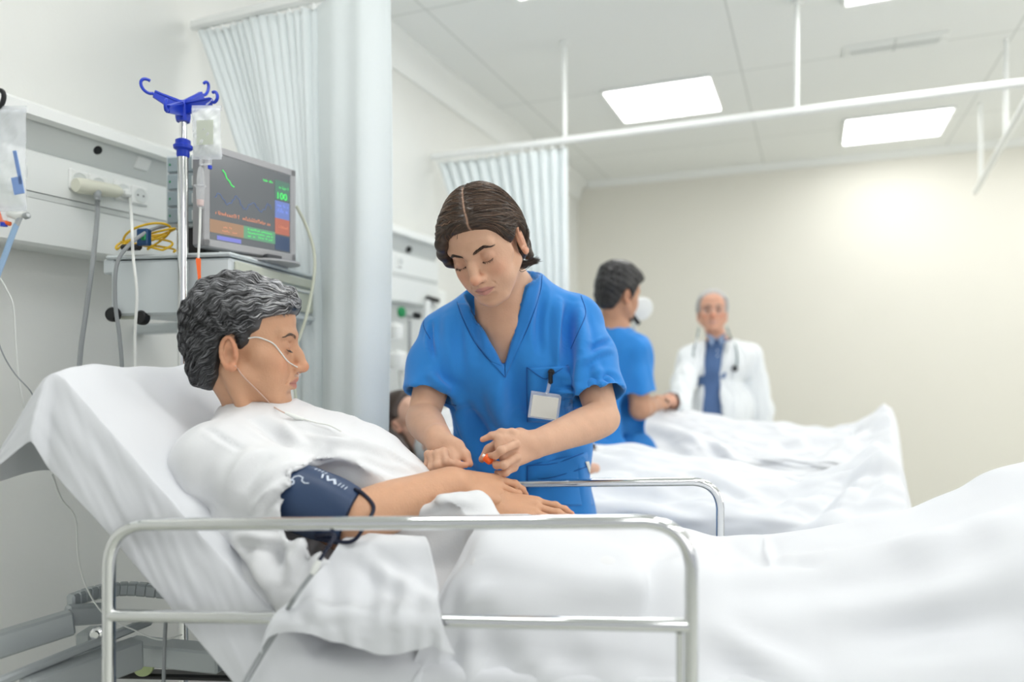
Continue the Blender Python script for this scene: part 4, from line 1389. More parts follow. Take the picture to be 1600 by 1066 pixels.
def blanket():
    nu, nv = 150, 118
    u = np.linspace(0, 1, nu); v = np.linspace(0, 1, nv)
    U, Vv = np.meshgrid(u, v, indexing='ij')
    hang_n = .36; hang_f = .26; hw = NN1 - NN0
    tot = hang_n + hw + hang_f + .10
    l = Vv * tot                                             # arc length from the near hem
    A0 = np.interp(l, [0, hang_n, hang_n + .10, hang_n + .24, hang_n + .40, tot], [-.56, -.54, -.48, -.34, -.18, -.14])
    A = A0 + U * (1.20 - A0)
    topz = np.interp(A, [-.5, -.3, .1, .45, .6, .68, .8, 1.2], [.965, .975, .955, .985, 1.03, 1.06, 1.10, 1.10])
    tn = hang_n + .04
    n = np.where(l < tn, NN0 - .018 - .004 * np.sin(A * 40), np.clip(NN0 - .018 + (l - tn), 0, NN1 + .02))
    z = np.where(l < tn, topz - .03 - (tn - l), topz)
    far = l > tn + hw + .04
    z = np.where(far, topz - (l - tn - hw - .04), z)
    V0 = A.ravel()[:, None] * BA + n.ravel()[:, None] * BN + z.ravel()[:, None] * UP
    Fq = grid_faces(nu, nv)
    rs = np.random.RandomState(3)
    V0 = V0 + .009 * np.stack([vnoise(V0, 21, 5), vnoise(V0, 22, 5), vnoise(V0, 23, 5)], 1)
    # a wall standing where the near rail stands, so the hanging side stays inside it
    wl = Field(np.array([-1.55, .6, .3]), np.array([1.35, 2.3, 1.3]), .02)
    wl.a[:] = .2
    gx, gy, gz = np.meshgrid(*wl.grid(), indexing='ij')
    nn = gx * BN[0] + gy * BN[1]; aa = gx * BA[0] + gy * BA[1]
    wl.a = (nn - 1.021 + .3 * np.clip(aa - .10, 0, .25)).astype(np.float32)
    pin = None
    V = relax_cloth(V0, Fq, [BF, GF, wl], steps=80, its=12, dt=.013, stretch=1.06, bend=.06, mar=.006, damp=.97)
    V = lap(V, Fq, .3); Nn = normals(V, Fq); Nn *= np.sign(Nn[:, 2:3] * .7 - (Nn @ BN)[:, None] * .7 + 1e-6)
    q = np.stack([V @ BA, V @ BN, V[:, 2]], 1)
    hang = np.clip((l.ravel() < tn) * (tn - l.ravel()) / .1, 0, 1)
    sp = np.stack([q[:, 0] * (1.2 + 3 * hang), (q[:, 1] + q[:, 0] * .45) * 3.2, q[:, 2] * (2 - 1.4 * hang)], 1)
    V = V + Nn * (.0055 * vnoise(sp, 5, 1.0, 3) * np.clip((q[:, 0] + .5) / .1, .3, 1))[:, None]
    folds = [
        ([(560, 850), (625, 885), (700, 915), (784, 944), (840, 952)], .014, .015), ([(578, 855), (610, 868), (650, 874)], .010, .010),
        ([(700, 855), (740, 880), (800, 900)], -.009, .016), ([(640, 905), (700, 935), (760, 955)], -.012, .013),
        ([(520, 860), (550, 900), (590, 950)], .010, .014), ([(850, 900), (930, 920), (1010, 925)], .008, .022),
        ([(880, 860), (960, 870), (1040, 868)], -.007, .025), ([(709, 985), (706, 1030), (707, 1075)], -.014, .010),
        ([(735, 985), (738, 1030), (745, 1075)], .012, .010), ([(760, 990), (775, 1030), (800, 1075)], -.012, .010),
        ([(800, 990), (830, 1025), (875, 1075)], .012, .013), ([(860, 990), (890, 1020), (940, 1070)], -.010, .016),
        ([(640, 1010), (650, 1040), (655, 1075)], .012, .013), ([(585, 1000), (590, 1040), (600, 1075)], -.012, .012),
        ([(540, 960), (530, 1010), (520, 1075)], .012, .014), ([(490, 960), (470, 1010), (450, 1075)], -.012, .012),
        ([(1100, 925), (1250, 915), (1359, 906), (1469, 880), (1610, 810)], -.016, .030), ([(1200, 880), (1360, 865), (1480, 835), (1610, 790)], .012, .030),
        ([(1100, 980), (1145, 1007), (1210, 1040), (1290, 1075)], .014, .022), ([(1100, 1020), (1150, 1045), (1200, 1075)], -.012, .018),
        ([(1260, 950), (1400, 940), (1610, 890)], .012, .035), ([(1300, 1000), (1450, 985), (1610, 960)], -.010, .03),
        ([(1130, 850), (1200, 880), (1300, 885)], -.008, .020), ([(1400, 1066), (1500, 1030), (1610, 1020)], .010, .03)]
    V = fold_mesh(V, Fq, [(a_, h_ * 1.35, w_) for a_, h_, w_ in folds], Nn)
    o = mesh_obj('blanket', V, Fq, M['sheet'])
    tag(o, 'white cover over the legs in the near bed, hanging behind the near rail', 'blanket')
    solidify(o, .002); subsurf(o, 1)
    return V.reshape(nu, nv, 3)
BLV = blanket()

def flap():
    """loose corner of a white sheet flopped over the middle bar of the rail"""
    nu, nv = 44, 46
    U, Vv = np.meshgrid(np.linspace(0, 1, nu), np.linspace(0, 1, nv), indexing='ij')
    # u: from the lap outwards over the bar, v: along the bed
    a = -.47 + .13 * Vv + U * (-.065 * (1 - Vv) + .11 * Vv) - .05 * U ** 2 * np.exp(-((Vv - .0) / .15) ** 2)
    ln = np.interp(Vv, [0, .25, .55, .8, 1], [.175, .215, .225, .20, .165])
    l = U * ln
    n = np.interp(U, [0, .35, .55, .68, 1], [1.13, 1.050, 1.010, .988, .984])
    ze = np.interp(Vv, [0, .12, .3, .6, .85, 1], [.905, .893, .868, .848, .866, .893])
    z = np.interp(U, [0, .35, .55, .68], [.975, .955, .908, .892])
    z = np.where(U > .68, .892 + (ze - .892) * (U - .68) / .32, z)
    a = a - .0 * U
    V0 = a.ravel()[:, None] * BA + n.ravel()[:, None] * BN + z.ravel()[:, None] * UP
    V0 = V0 + .003 * np.stack([vnoise(V0, 31, 6), vnoise(V0, 32, 6), vnoise(V0, 33, 6)], 1)
    f2 = Field(BF.lo, BF.lo + (BF.n - 1) * BF.h, .006)
    gx, gy, gz = np.meshgrid(*f2.grid(), indexing='ij')
    f2.a = BF.sample(np.stack([gx, gy, gz], -1).reshape(-1, 3)).reshape(f2.a.shape).astype(np.float32) - .010
    f2.cone(BW(-.9, 1.007, .8555), BW(.2, 1.007, .9037), .018, .018, 0)
    f2.cone(BW(-.9, 1.007, .9976), BW(.2, 1.007, 1.0446), .013, .013, 0)
    # the covers below hold it up
    for k in range(0, BLV.shape[0], 4):
        pass
    Fq = grid_faces(nu, nv)
    pin = np.nonzero(U.ravel() < .12)[0]
    V = relax_cloth(V0, Fq, f2, steps=40, its=34, dt=.010, g=2.5, stretch=1.03, bend=.05, mar=.003, pin=pin, damp=.95)
    for _ in range(4): V = lap(V, Fq, .4)
    V = fold_mesh(V, Fq, [([(560, 862), (605, 900), (680, 945)], .009, .014), ([(505, 890), (490, 930), (505, 985)], .008, .016),
        ([(580, 880), (575, 940), (570, 1000)], -.008, .016), ([(640, 900), (630, 950), (620, 990)], .008, .014), ([(460, 945), (520, 955), (590, 950)], .006, .012)])
    o = mesh_obj('loose_sheet', V, Fq, M['sheet'])
    tag(o, 'loose white sheet corner flopped over the middle bar of the near rail', 'sheet')
    solidify(o, .0018); subsurf(o, 1)
flap()

def cuff():
    S, E = PJ['S1'], PJ['E1']; dr = nrm(E - S); L = np.linalg.norm(E - S)
    t = thing('blood_pressure_cuff', S + dr * L * .7, 'navy blood pressure cuff with white print wrapped round the upper arm of the seated patient', 'pressure cuff')
    t['label'] = 'navy blood pressure cuff with white print around the patient\'s upper arm'
    side = nrm(np.cross(dr, UP)); upv = np.cross(side, dr)
    if upv[2] < 0: upv = -upv
    side = nrm(-BN - dr * (-BN @ dr)); upv = np.cross(side, dr); upv = upv if upv[2] > 0 else -upv
    na, nl = 72, 30
    ang = np.linspace(-math.pi * .62, math.pi * 1.52, na)      # 0 faces the camera side, rises to the top
    s = np.linspace(0, 1, nl)
    A_, S_ = np.meshgrid(ang, s, indexing='ij')
    r = .051 + .004 * np.sin(S_ * math.pi) + .0025 * (A_ - ang[0]) / 6 + .0015 * np.sin(A_ * 5 + S_ * 4)
    # slanted cut: starts further back underneath
    l0 = L * .44 - .030 * np.cos(A_ + .9); l1 = L * .955 + .010 * np.cos(A_ - .3)
    ax = l0 + (l1 - l0) * S_
    r = r - .007 * (S_ ** 3)
    Pn = S + ax[..., None] * dr + (r * np.cos(A_))[..., None] * side + (r * np.sin(A_))[..., None] * upv
    o = mesh_obj('wrap', Pn.reshape(-1, 3), grid_faces(na, nl)[:, ::-1], M['navy'], t)
    solidify(o, .005, 0)
    def on(ang_, sl, off=.0032):
        i = np.interp(ang_, ang, np.arange(na)); j = sl * (nl - 1)
        i0 = int(min(i, na - 2)); j0 = int(min(j, nl - 2)); fi, fj = i - i0, j - j0
        p = Pn[i0, j0] * (1 - fi) * (1 - fj) + Pn[i0 + 1, j0] * fi * (1 - fj) + Pn[i0, j0 + 1] * (1 - fi) * fj + Pn[i0 + 1, j0 + 1] * fi * fj
        c = S + dr * ((p - S) @ dr)
        return p + nrm(p - c) * off
    for sl in (0.0, 1.0):
        MB().tube([on(a, sl, 0) for a in np.linspace(ang[0], ang[-1], 60)], .0028, 8).build('binding', M['navydark'], o)
    # tab tucked under the wrap
    mb = MB()
    g = [[on(a, sl, .0008) - nrm(side) * 0 for sl in np.linspace(.0, .62, 8)] for a in np.linspace(-1.15, -.5, 8)]
    o2 = mesh_obj('velcro_tab', np.array(g).reshape(-1, 3), grid_faces(8, 8), M['navydark'], t)
    solidify(o2, .003, 0)
    # printed marks: stripes, block letters and a looped stethoscope sign
    def ribbon(*runs):
        pm = MB()
        for pts, w in runs: ribbon_(pm, pts, w)
        pm.build('printed_mark', M['print'], o, smooth=False)
    def ribbon_(pm, pts, w):
        pts = [np.asarray(p) for p in pts]
        for p, q in zip(pts[:-1], pts[1:]):
            c = S + dr * (((p + q) / 2 - S) @ dr); nrmv = nrm((p + q) / 2 - c)
            x = nrm(q - p); y = nrm(np.cross(nrmv, x))
            pm.box((p + q) / 2, (np.linalg.norm(q - p) + w * .4, w, .0006), np.array([x, y, np.cross(x, y)]))
    for k in range(3): ribbon(([on(a, .85 - .045 * k) for a in np.linspace(1.12, 1.30, 4)], .0016))
    ribbon(([on(1.12, .72), on(1.30, .66)], .0045), ([on(1.30, .66), on(1.12, .62)], .0035), ([on(1.12, .62), on(1.30, .56)], .0035))
    ribbon(([on(1.12, .54), on(1.28, .50)], .003))
    for k in range(4): ribbon(([on(1.36, .50 - .05 * k), on(1.46, .50 - .05 * k)], .002))
    ribbon(([on(.62 + .11 * math.sin(b_), .28 + .055 * math.cos(b_)) for b_ in np.linspace(0, 2 * math.pi, 15)], .0022), ([on(.56, .24), on(.54, .28), on(.56, .32)], .006), ([on(.60, .28), on(.72, .29)], .0018), ([on(.72, .28), on(.84, .27), on(.92, .30), on(.90, .36), on(.80, .38), on(.76, .43), on(.80, .47)], .0020))
    ribbon(([on(1.20, .14), on(1.24, .18), on(1.20, .22)], .004))
    ribbon(([on(.38, .05), on(.50, .07)], .002))
    # rubber hose: loops out of the far edge, then down past the rail
    e0 = on(1.35, 1.0, .001)
    pts = [on(1.45, .94, .004), e0 + dr * .010 + upv * .004, E + dr * .030 + upv * .036 + side * .020, E + dr * .034 + side * .046 + upv * .012, E + dr * .020 + side * .053 - upv * .02, on(-.7, .80, .006), P(522, 836, 1.11), P(508, 862, 1.075), P(497, 879, 1.06)]
    MB().tube(spline(pts, 10), .0033, 10).build('rubber_hose', M['navydark'], t)
    MB().tube([P(499, 876, 1.06), P(494, 886, 1.058), P(488, 897, 1.056)], [.0036, .0055, .0040], 12).build('hose_connector', M['whitecable'], t)
    MB().tube(spline([P(488, 897, 1.056), P(472, 918, 1.05), P(457, 940, 1.045), P(446, 958, 1.10)], 8), .0034, 10).build('air_line', M['greycable'], t)
    MB().tube(spline([P(440, 975, 1.10), P(420, 1005, 1.09), P(400, 1038, 1.08), P(370, 1090, 1.05)], 8), .0045, 10).build('air_line', M['greycable'], t)
cuff()

def oximeter():
    tip = PJ['hL']['tips'][3][1]; a = PJ['hL']['tips'][3][0]; d = nrm(tip - a)
    a2 = PJ['hL']['tips'][2][0]; t2 = PJ['hL']['tips'][2][1]; d2 = nrm(t2 - a2)
    t = thing('pulse_oximeter', t2, 'small white finger clip with a grey ribbed spring on the patient\'s lower hand', 'finger clip')
    b_ = PJ['hL']['b']; x = nrm(d2); y = nrm(np.cross(b_, x)); z = np.cross(x, y)
    R = np.array([x, y, z])
    MB().box(t2 + z * .010 - x * .002, (.036, .018, .009), R, .003).build('upper_jaw', M['white'], t)
    MB().box(t2 - z * .010 - x * .002, (.036, .018, .008), R, .003).build('lower_jaw', M['white'], t)
    c0 = t2 + z * .014 - x * .020
    k = np.linspace(0, 1, 90)
    hel = c0[None] + (k * .020)[:, None] * x + .0035 * np.cos(k * 2 * math.pi * 9)[:, None] * y + .0035 * np.sin(k * 2 * math.pi * 9)[:, None] * z
    MB().tube(hel, .0008, 6).build('spring', M['steel'], t)
    MB().tube(spline([t2 + z * .012 + x * .014, t2 + x * .035 + z * .004, t2 + x * .07 + y * .02 - z * .004, t2 + x * .10 - UP * .02]), .0017, 8).build('lead', M['greycable'], t)
oximeter()

# ---------------------------------------------------------------- nurse leaning over the near bed
SKIN_N = (.62, .375, .255)
def nurse():
    rs = np.random.RandomState(21)
    pel = P(824, 800, 2.02)
    root = thing('person', (pel[0], pel[1], 0), 'person in blue scrubs with dark tied-back hair bending over the patient, a badge on the chest', 'person')
    root['label'] = 'dark-haired person in blue scrubs bending over the near bed, white badge on the chest'
    TN = head_frame(P(757, 382, 1.56), RD(-.27, -.74, -.56), RD(-.33, -.40, .62), 1.0)
    NB = P(800, 448, 1.70)                 # base of the neck
    SL = P(900, 503, 1.745); SR = P(698, 522, 1.76)        # shoulders, right and left in the photo
    EL = P(943, 654, 1.63); WL = P(838, 694, 1.47)
    ER = P(660, 655, 1.68); WR = P(686, 688, 1.48)
    lo = np.minimum.reduce([TN.o - .16, P(730, 600, 1.6)]); hi = np.maximum(TN.o + .16, NB + .14)
    fh = Field(TN.o + [-.20, -.16, -.30], TN.o + [.26, .28, .16], .0018)
    build_head(fh, TN, neck=(NB + RD(-.02, -.02, .0), NB + RD(0, .0, -.08), .050, .062), nose=1.3, age=.35)
    chest = P(790, 560, 1.655)
    fh.cone(NB + RD(-.01, .01, -.04), chest + RD(0, .075, 0), .075, .075, .04)
    V1, F1 = fh.mesh(2)
    C1 = head_colors(V1, TN, SKIN_N, lip=(.50, .22, .20), flush=.9)
    # arms and hands at fine resolution, torso under the clothes
    fb = Field(P(600, 760, 1.75) * 0 + np.minimum.reduce([P(618, 760, 1.40), P(618, 760, 1.85), P(980, 470, 1.40), P(980, 760, 1.8)]) - .03,
               np.maximum.reduce([P(618, 470, 1.85), P(1000, 470, 1.90), P(1000, 760, 1.40)]) + .03, .0024)
    for S_, E_, W_ in ((SL, EL, WL), (SR, ER, WR)):
        fb.limb([S_, S_ + (E_ - S_) * .5, E_ + (S_ - E_) * .12], [.048, .042, .036])
        fb.cone(E_ + (S_ - E_) * .12, E_, .036, .0345, .006)
        fb.limb([E_, E_ + (W_ - E_) * .28, E_ + (W_ - E_) * .62, W_ - (W_ - E_) * .02], [.0345, .0350, .0292, .0238], .012)
    # hand on the right of the photo: index pointing left, middle bent, ring and little curled under
    d0 = 1.455
    KI, KM, KR, KL = P(800, 676, 1.448), P(806, 694, 1.428), P(806, 715, 1.425), P(803, 731, 1.432)
    hL = build_hand(fb, WL, P(795, 704, 1.435) - WL, RD(.25, -.9, .25), RD(-.1, .3, .9), [(0, 0, 0)] * 4, sc=.93,
        ends={3: [KI, P(783, 676, 1.440), P(768, 681, 1.437), P(754, 687, 1.436)],
              2: [KM, P(783, 704, 1.398), P(774, 712, 1.405), P(765, 712, 1.425)],
              1: [KR, P(787, 727, 1.400), P(776, 727, 1.410), P(771, 722, 1.430)],
              0: [KL, P(790, 739, 1.415), P(781, 741, 1.420), P(776, 738, 1.438)]},
        thumb=[P(812, 682, 1.462), P(783, 690, 1.468), P(764, 703, 1.458), P(753, 718, 1.448)])
    # hand on the left: thumb and index meet, the others folded below
    hR = build_hand(fb, WR, P(692, 716, 1.455) - WR, RD(-.45, -.80, .10), RD(.9, -.1, .25), [(0, 0, 0)] * 4, sc=.93,
        ends={3: [P(693, 706, 1.432), P(698, 722, 1.412), P(715, 726, 1.418), P(728, 727, 1.425)],
              2: [P(684, 709, 1.430), P(684, 727, 1.414), P(700, 733, 1.418), P(716, 731, 1.425)],
              1: [P(675, 711, 1.438), P(675, 731, 1.422), P(688, 739, 1.424), P(703, 737, 1.430)],
              0: [P(669, 710, 1.450), P(667, 729, 1.440), P(676, 740, 1.438), P(690, 741, 1.440)]},
        thumb=[P(700, 690, 1.462), P(716, 697, 1.455), P(727, 711, 1.446), P(734, 725, 1.438)])
    V2, F2 = fb.mesh(2)
    C2 = np.repeat(np.array(SKIN_N)[None], len(V2), 0) * (1 + .035 * vnoise(V2, 5, 18))[:, None]
    C2 = hand_colors(V2, C2, hL, SKIN_N); C2 = hand_colors(V2, C2, hR, SKIN_N)
    V = np.concatenate([V1, V2]); Fq = np.concatenate([F1, F2 + len(V1)]); C = np.concatenate([C1, C2])
    body = mesh_obj('body', V, Fq, M['skin'], root, colors=C)
    add_lashes_brows(TN, V1, F1, body, (.045, .028, .020), n=170, br=.00042, lo=-.0045,
                     brow=[(.011, .0165, .0030), (.024, .0200, .0036), (.036, .0225, .0028), (.048, .0165, .0014)], rs=rs)
    # hair: parted in the middle, drawn back over the ears into a low tail
    poly = [(.085, .072), (.072, .064), (.058, .052), (.044, .034), (.030, .010), (.018, -.004), (.004, .004), (-.010, .012), (-.026, .004), (-.034, -.02), (-.034, -.05), (-.045, -.075), (-.06, -.09), (-.16, -.09), (-.16, .16), (.10, .16), (.09, .09)]
    sx = 1 if TN.dir((1, 0, 0)) @ RD(1, 0, 0) < 0 else -1        # side on the left of the photo
    def xp(q): return -sx * (.006 + .020 * np.clip(q[:, 1] / .07, -.4, 1))
    def th(q):
        side = np.clip((np.abs(q[:, 0]) - .03) / .04, 0, 1)
        groove = .004 * np.exp(-((q[:, 0] - xp(q)) / .004) ** 2) * (q[:, 2] > .05)
        low = np.clip((.05 - q[:, 2]) / .06, 0, 1)
        left = (q[:, 0] > 0) * 1.0
        return .010 + .006 * side * low - groove + .004 * np.clip((q[:, 1] - .02) / .04, 0, 1)
    def ex(fd, T):
        s = T.s
    def wav(q):
        a = np.arctan2(q[:, 2] - .02, q[:, 1] + .09)
        return .0007 * np.sin(a * 70 + 12 * np.abs(q[:, 0]) * 10) + .0006 * np.sin(a * 133)
    cap = hair_cap(TN, poly, th, h=.0022, wav=wav)
    # lock hanging in front of the temple on the far side, and the tail
    lock = [(sx * .030, .074, .072), (sx * .056, .066, .050), (sx * .071, .052, .024), (sx * .075, .040, -.002), (sx * .070, .034, -.020)]
    for i in range(4): cap.cone(TN(lock[i]), TN(lock[i + 1]), [.010, .013, .013, .010, .004][i], [.010, .013, .013, .010, .004][i + 1], .012)
    tail = [(-sx * .020, -.095, -.035), (-sx * .030, -.105, -.062), (-sx * .040, -.098, -.090)]
    for i in range(2): cap.cone(TN(tail[i]), TN(tail[i + 1]), .022 - .004 * i, .018 - .006 * i, .015)
    Vc, Fc = cap.mesh(1)
    qc = TN.inv(Vc)
    part = np.exp(-((qc[:, 0] - xp(qc)) / .0018) ** 2) * (qc[:, 2] > .04) * (qc[:, 1] > -.03)
    hc = np.array([.044, .028, .019])[None] * (1 + .5 * vnoise(qc * [1, 3, 3], 7, 20, 2))[:, None]
    hc = hc * (1 - part[:, None] * .8) + np.array(SKIN_N) * .8 * part[:, None] * .8
    hair = mesh_obj('hair', Vc, Fc, M['hair'], body, colors=np.clip(hc, .005, 1))
    n = 5200
    ok = np.nonzero(poly_sd(qc[:, 1], qc[:, 2], poly) > .005)[0]
    sel = ok[rs.randint(0, len(ok), n)]; seeds = Vc[sel]; qs = TN.inv(seeds)
    tgt = np.array([0, -.10, -.045])
    def dirf(q, t):
        # leave the parting sideways, then sweep to the tail
        dx_ = q[:, 0] - xp(q); s_ = np.sign(dx_ + 1e-6); f = np.exp(-(np.abs(dx_) / .03)) * (q[:, 2] > .05)
        d = tgt + np.stack([s_ * .02, 0 * s_, 0 * s_], 1) - q; d /= np.linalg.norm(d, axis=1)[:, None]
        out = np.stack([s_, -.35 + 0 * s_, -.2 + 0 * s_], 1)
        return d * (1 - f[:, None]) + out * f[:, None]
    L = rs.uniform(.05, .09, n)
    st = trace_strands(cap, TN, seeds, dirf, L, 9, lift=lambda t, q: .0004 + .0007 * math.sin(t * 3.1))
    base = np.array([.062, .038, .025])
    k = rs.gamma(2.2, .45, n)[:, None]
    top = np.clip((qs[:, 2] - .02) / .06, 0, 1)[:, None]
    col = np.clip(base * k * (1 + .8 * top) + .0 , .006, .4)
    w_ = rs.rand(n) < .03
    col[w_] = np.array([.25, .22, .20])
    hair_part('hair_strands', st, rs.uniform(.0003, .0006, n), col, M['hair'], hair)
    # wisps: fringe of the tail pointing right, loose hairs by the ear
    wl = []; 
    t0 = P(806, 400, 1.60)
    for i in range(260):
        a = rs.normal(0, 1, 3)
        tip = P(838 + rs.normal(0, 4), 407 + rs.normal(0, 3), 1.60); s0 = t0 + a * .006
        mid = P(815, 413, 1.60) + a * .004
        wl.append(spline([s0, mid, tip], 4)[:9])
    for i in range(170):
        a = rs.normal(0, 1, 3) * .0035
        wl.append(spline([P(800, 352, 1.565) + a, P(816, 372, 1.58) + a, P(812, 402, 1.60) + a * .5], 4)[:9])
    for i in range(30):
        a = rs.normal(0, 1, 3) * .003
        wl.append(spline([P(805, 335, 1.56) + a, P(824, 362, 1.57) + a, P(816, 392 + rs.normal(0, 5), 1.58) + a], 4)[:9])
    kk = min(len(x) for x in wl); wl = [x[:kk] for x in wl]
    hair_part('ponytail', wl, rs.uniform(.0004, .0009, len(wl)), np.array([.05, .032, .022]) * rs.gamma(3, .4, (len(wl), 1)), M['hair'], body)

    # ---------------- scrub top
    f = Field(np.minimum.reduce([P(600, 900, 1.45), P(600, 900, 2.1), P(1010, 400, 1.45), P(1010, 900, 1.45)]) - .02, np.maximum.reduce([P(600, 400, 2.1), P(1010, 400, 2.1), P(1010, 900, 1.5)]) + .02, .0048)
    hip = P(822, 860, 1.98)
    upx = RD(1, .03, -.0)
    ax = nrm(NB - hip); xr = nrm(upx - ax * (upx @ ax)); yr = np.cross(ax, xr); R = np.array([xr, yr, ax])
    f.ell(P(797, 520, 1.77), (.172, .115, .120), .0, R)
    f.ell(P(804, 600, 1.785), (.172, .120, .16), .08, R)
    f.ell(P(766, 585, 1.72), (.085, .070, .080), .07, R); f.ell(P(856, 582, 1.72), (.085, .070, .080), .07, R)
    f.ell(P(818, 700, 1.875), (.180, .120, .17), .08, R)
    f.ell(P(822, 820, 1.94), (.192, .130, .20), .08, R)
    f.cone(NB - ax * .015, (SL + SR) / 2, .072, .10, .06)
    f.cone(NB - ax * .022, SL, .062, .056, .04); f.cone(NB - ax * .022, SR, .062, .056, .04)
    slv = []
    for (S, E, kk_, r1, sd) in ((SL, EL, .80, .072, 1), (SR, ER, .74, .064, -1)):
        e = S + (E - S) * kk_; dr = nrm(E - S)
        f.chain([S, S + (e - S) * .5, e + dr * .05], [.058, .064, r1], .03)
        slv.append((S, E, e, dr, r1))
    for (S, E, e, dr, r1) in slv:
        cut = f.like()
        cut.cone(e + dr * .07, e + dr * .20, .105, .105, 0)
        cut.plane(e, -dr, 0)
        f.a = np.maximum(f.a, -cut.a)
        f.cone(e - dr * .05, e + dr * .05, r1 - .016, r1 - .006, .003, 'sub')
    # V neck
    vb = P(786, 572, 1.60)
    nl, nr_ = P(726, 452, 1.66), P(826, 425, 1.72)
    view = nrm(vb - CAMP)
    gx, gy, gz = np.meshgrid(*f.grid(), indexing='ij'); pp = np.stack([gx, gy, gz], -1).reshape(-1, 3)
    rel = pp - CAMP; fwd_ = RD(0, 1, 0); rr = RD(1, 0, 0)
    dep = rel @ fwd_; uu = 800 + F * (rel @ rr) / np.maximum(dep, .1); vv = 572 - F * rel[:, 2] / np.maximum(dep, .1)
    tri = poly_sd(uu, vv, [(787, 572), (728, 468), (722, 438), (745, 380), (822, 380), (827, 424), (822, 445)])
    dn = (dep - 1.725)
    dV = np.maximum(-tri * dep / F, dn)
    f.a = np.maximum(f.a, -dV.reshape(f.a.shape).astype(np.float32))
    # hollow behind the neckline
    f.cone(NB + ax * .10, NB - ax * .02, .070, .062, .01, 'sub')
    f.plane(hip - ax * .10 + ax * 0, -ax, .004)
    V, Fq = f.mesh(3)
    N_ = normals(V, Fq)
    q = np.stack([(V - hip) @ xr, (V - hip) @ yr, (V - hip) @ ax], 1)
    V = V + N_ * (.0036 * vnoise(np.stack([q[:, 0] * 9, q[:, 1] * 4, q[:, 2] * 3], 1), 14, 1.0, 2))[:, None]
    folds = [
        ([(745, 440), (740, 500), (745, 560)], -.006, .014), ([(700, 470), (702, 540), (712, 600)], .007, .018),
        ([(673, 505), (672, 530), (678, 560)], -.008, .007), ([(660, 600), (668, 620), (690, 632)], -.008, .012),
        ([(672, 580), (685, 600), (705, 612)], .008, .012), ([(715, 620), (728, 670), (745, 720)], .012, .018),
        ([(700, 640), (715, 690), (735, 730)], -.012, .014), ([(735, 640), (760, 690), (770, 740)], -.009, .018),
        ([(765, 600), (790, 650), (830, 690)], .006, .024), ([(892, 470), (886, 520), (888, 590)], -.012, .014),
        ([(905, 480), (912, 540), (902, 600)], .009, .014), ([(873, 470), (868, 520), (872, 570)], .008, .012),
        ([(850, 450), (842, 510), (846, 560)], -.006, .012), ([(915, 545), (945, 535), (962, 525)], -.005, .007),
        ([(905, 570), (935, 552), (965, 545)], .005, .008), ([(915, 600), (950, 590), (978, 600)], -.005, .012),
        ([(893, 600), (898, 640), (905, 665)], -.012, .010), ([(835, 690), (870, 680), (905, 665)], .007, .014),
        ([(800, 640), (830, 660), (880, 668)], -.005, .016), ([(860, 700), (890, 740), (900, 790)], -.005, .02),
        ([(820, 720), (815, 770), (818, 820)], .006, .02), ([(925, 560), (940, 600), (945, 640)], .006, .012),
        ([(800, 560), (806, 610), (812, 650)], -.005, .020), ([(780, 590), (775, 640), (790, 700)], .006, .02),
        ([(870, 590), (890, 610), (893, 640)], -.008, .009)]
    V = fold_mesh(V, Fq, [(a_, h_ * 1.8, w_) for a_, h_, w_ in folds])
    top = mesh_obj('scrub_top', V, Fq, M['scrub'], body)
    subsurf(top, 1)
    bvh = BVHTree.FromPolygons(V.tolist(), Fq.tolist())
    def proj(u, v, off=.0015):
        d = nrm(P(u, v, 1.0) - CAMP); h_ = bvh.ray_cast(Vector(CAMP), Vector(d), 5)
        return None if h_[0] is None else np.array(h_[0]) - d * off
    def strip(name, left, right, m, parent, off=.0022, nn=26, thick=.0016):
        """cloth band lying on the top between two pixel polylines"""
        def rs_(pl):
            pl = np.array(pl, float); L = np.r_[0, np.cumsum(np.linalg.norm(np.diff(pl, axis=0), axis=1))]
            t = np.linspace(0, L[-1], nn); return np.stack([np.interp(t, L, pl[:, 0]), np.interp(t, L, pl[:, 1])], 1)
        A_, B_ = rs_(left), rs_(right); G = []
        W_ = 6
        last = None
        for i in range(nn):
            for j in range(W_):
                q_ = A_[i] + (B_[i] - A_[i]) * j / (W_ - 1)
                p = proj(q_[0], q_[1], off)
                if p is None: p = last if last is not None else P(q_[0], q_[1], 1.62)
                last = p; G.append(p)
        o = mesh_obj(name, np.array(G), grid_faces(nn, W_), m, parent)
        solidify(o, thick, 0)
        return o
    def seam(name, pts, parent, r=.0009, m=None, off=.0008):
        pl = [proj(a, b_, off) for a, b_ in spline(np.array([[a, b_, 0] for a, b_ in pts], float), 8)[:, :2]]
        pl = [p for p in pl if p is not None]
        if len(pl) > 2: return MB().tube(pl, r, 6).build(name, m or M['stitch'], parent)
    strip('neck_band', [(829, 424), (824, 446), (806, 505), (789, 570)], [(846, 430), (843, 456), (824, 512), (790, 590)], M['scrub2'], top)
    strip('neck_band', [(731, 474), (740, 492), (757, 520), (787, 574)], [(715, 474), (724, 498), (742, 535), (768, 566)], M['scrub2'], top)
    strip('neck_band', [(768, 566), (787, 574)], [(770, 568), (789, 590)], M['scrub2'], top)
    seam('neck_seam', [(847, 430), (844, 456), (825, 512), (791, 578)], top)
    seam('neck_seam', [(714, 472), (722, 496), (742, 535), (768, 566), (789, 568)], top)
    seam('armhole_seam', [(908, 462), (915, 490), (903, 520), (892, 545)], top, .0011)
    seam('armhole_seam', [(664, 492), (662, 510), (672, 530)], top, .0011)
    seam('sleeve_hem', [(903, 648), (930, 645), (955, 636), (984, 628)], top)
    seam('sleeve_hem', [(640, 627), (670, 622), (700, 631), (713, 634)], top)
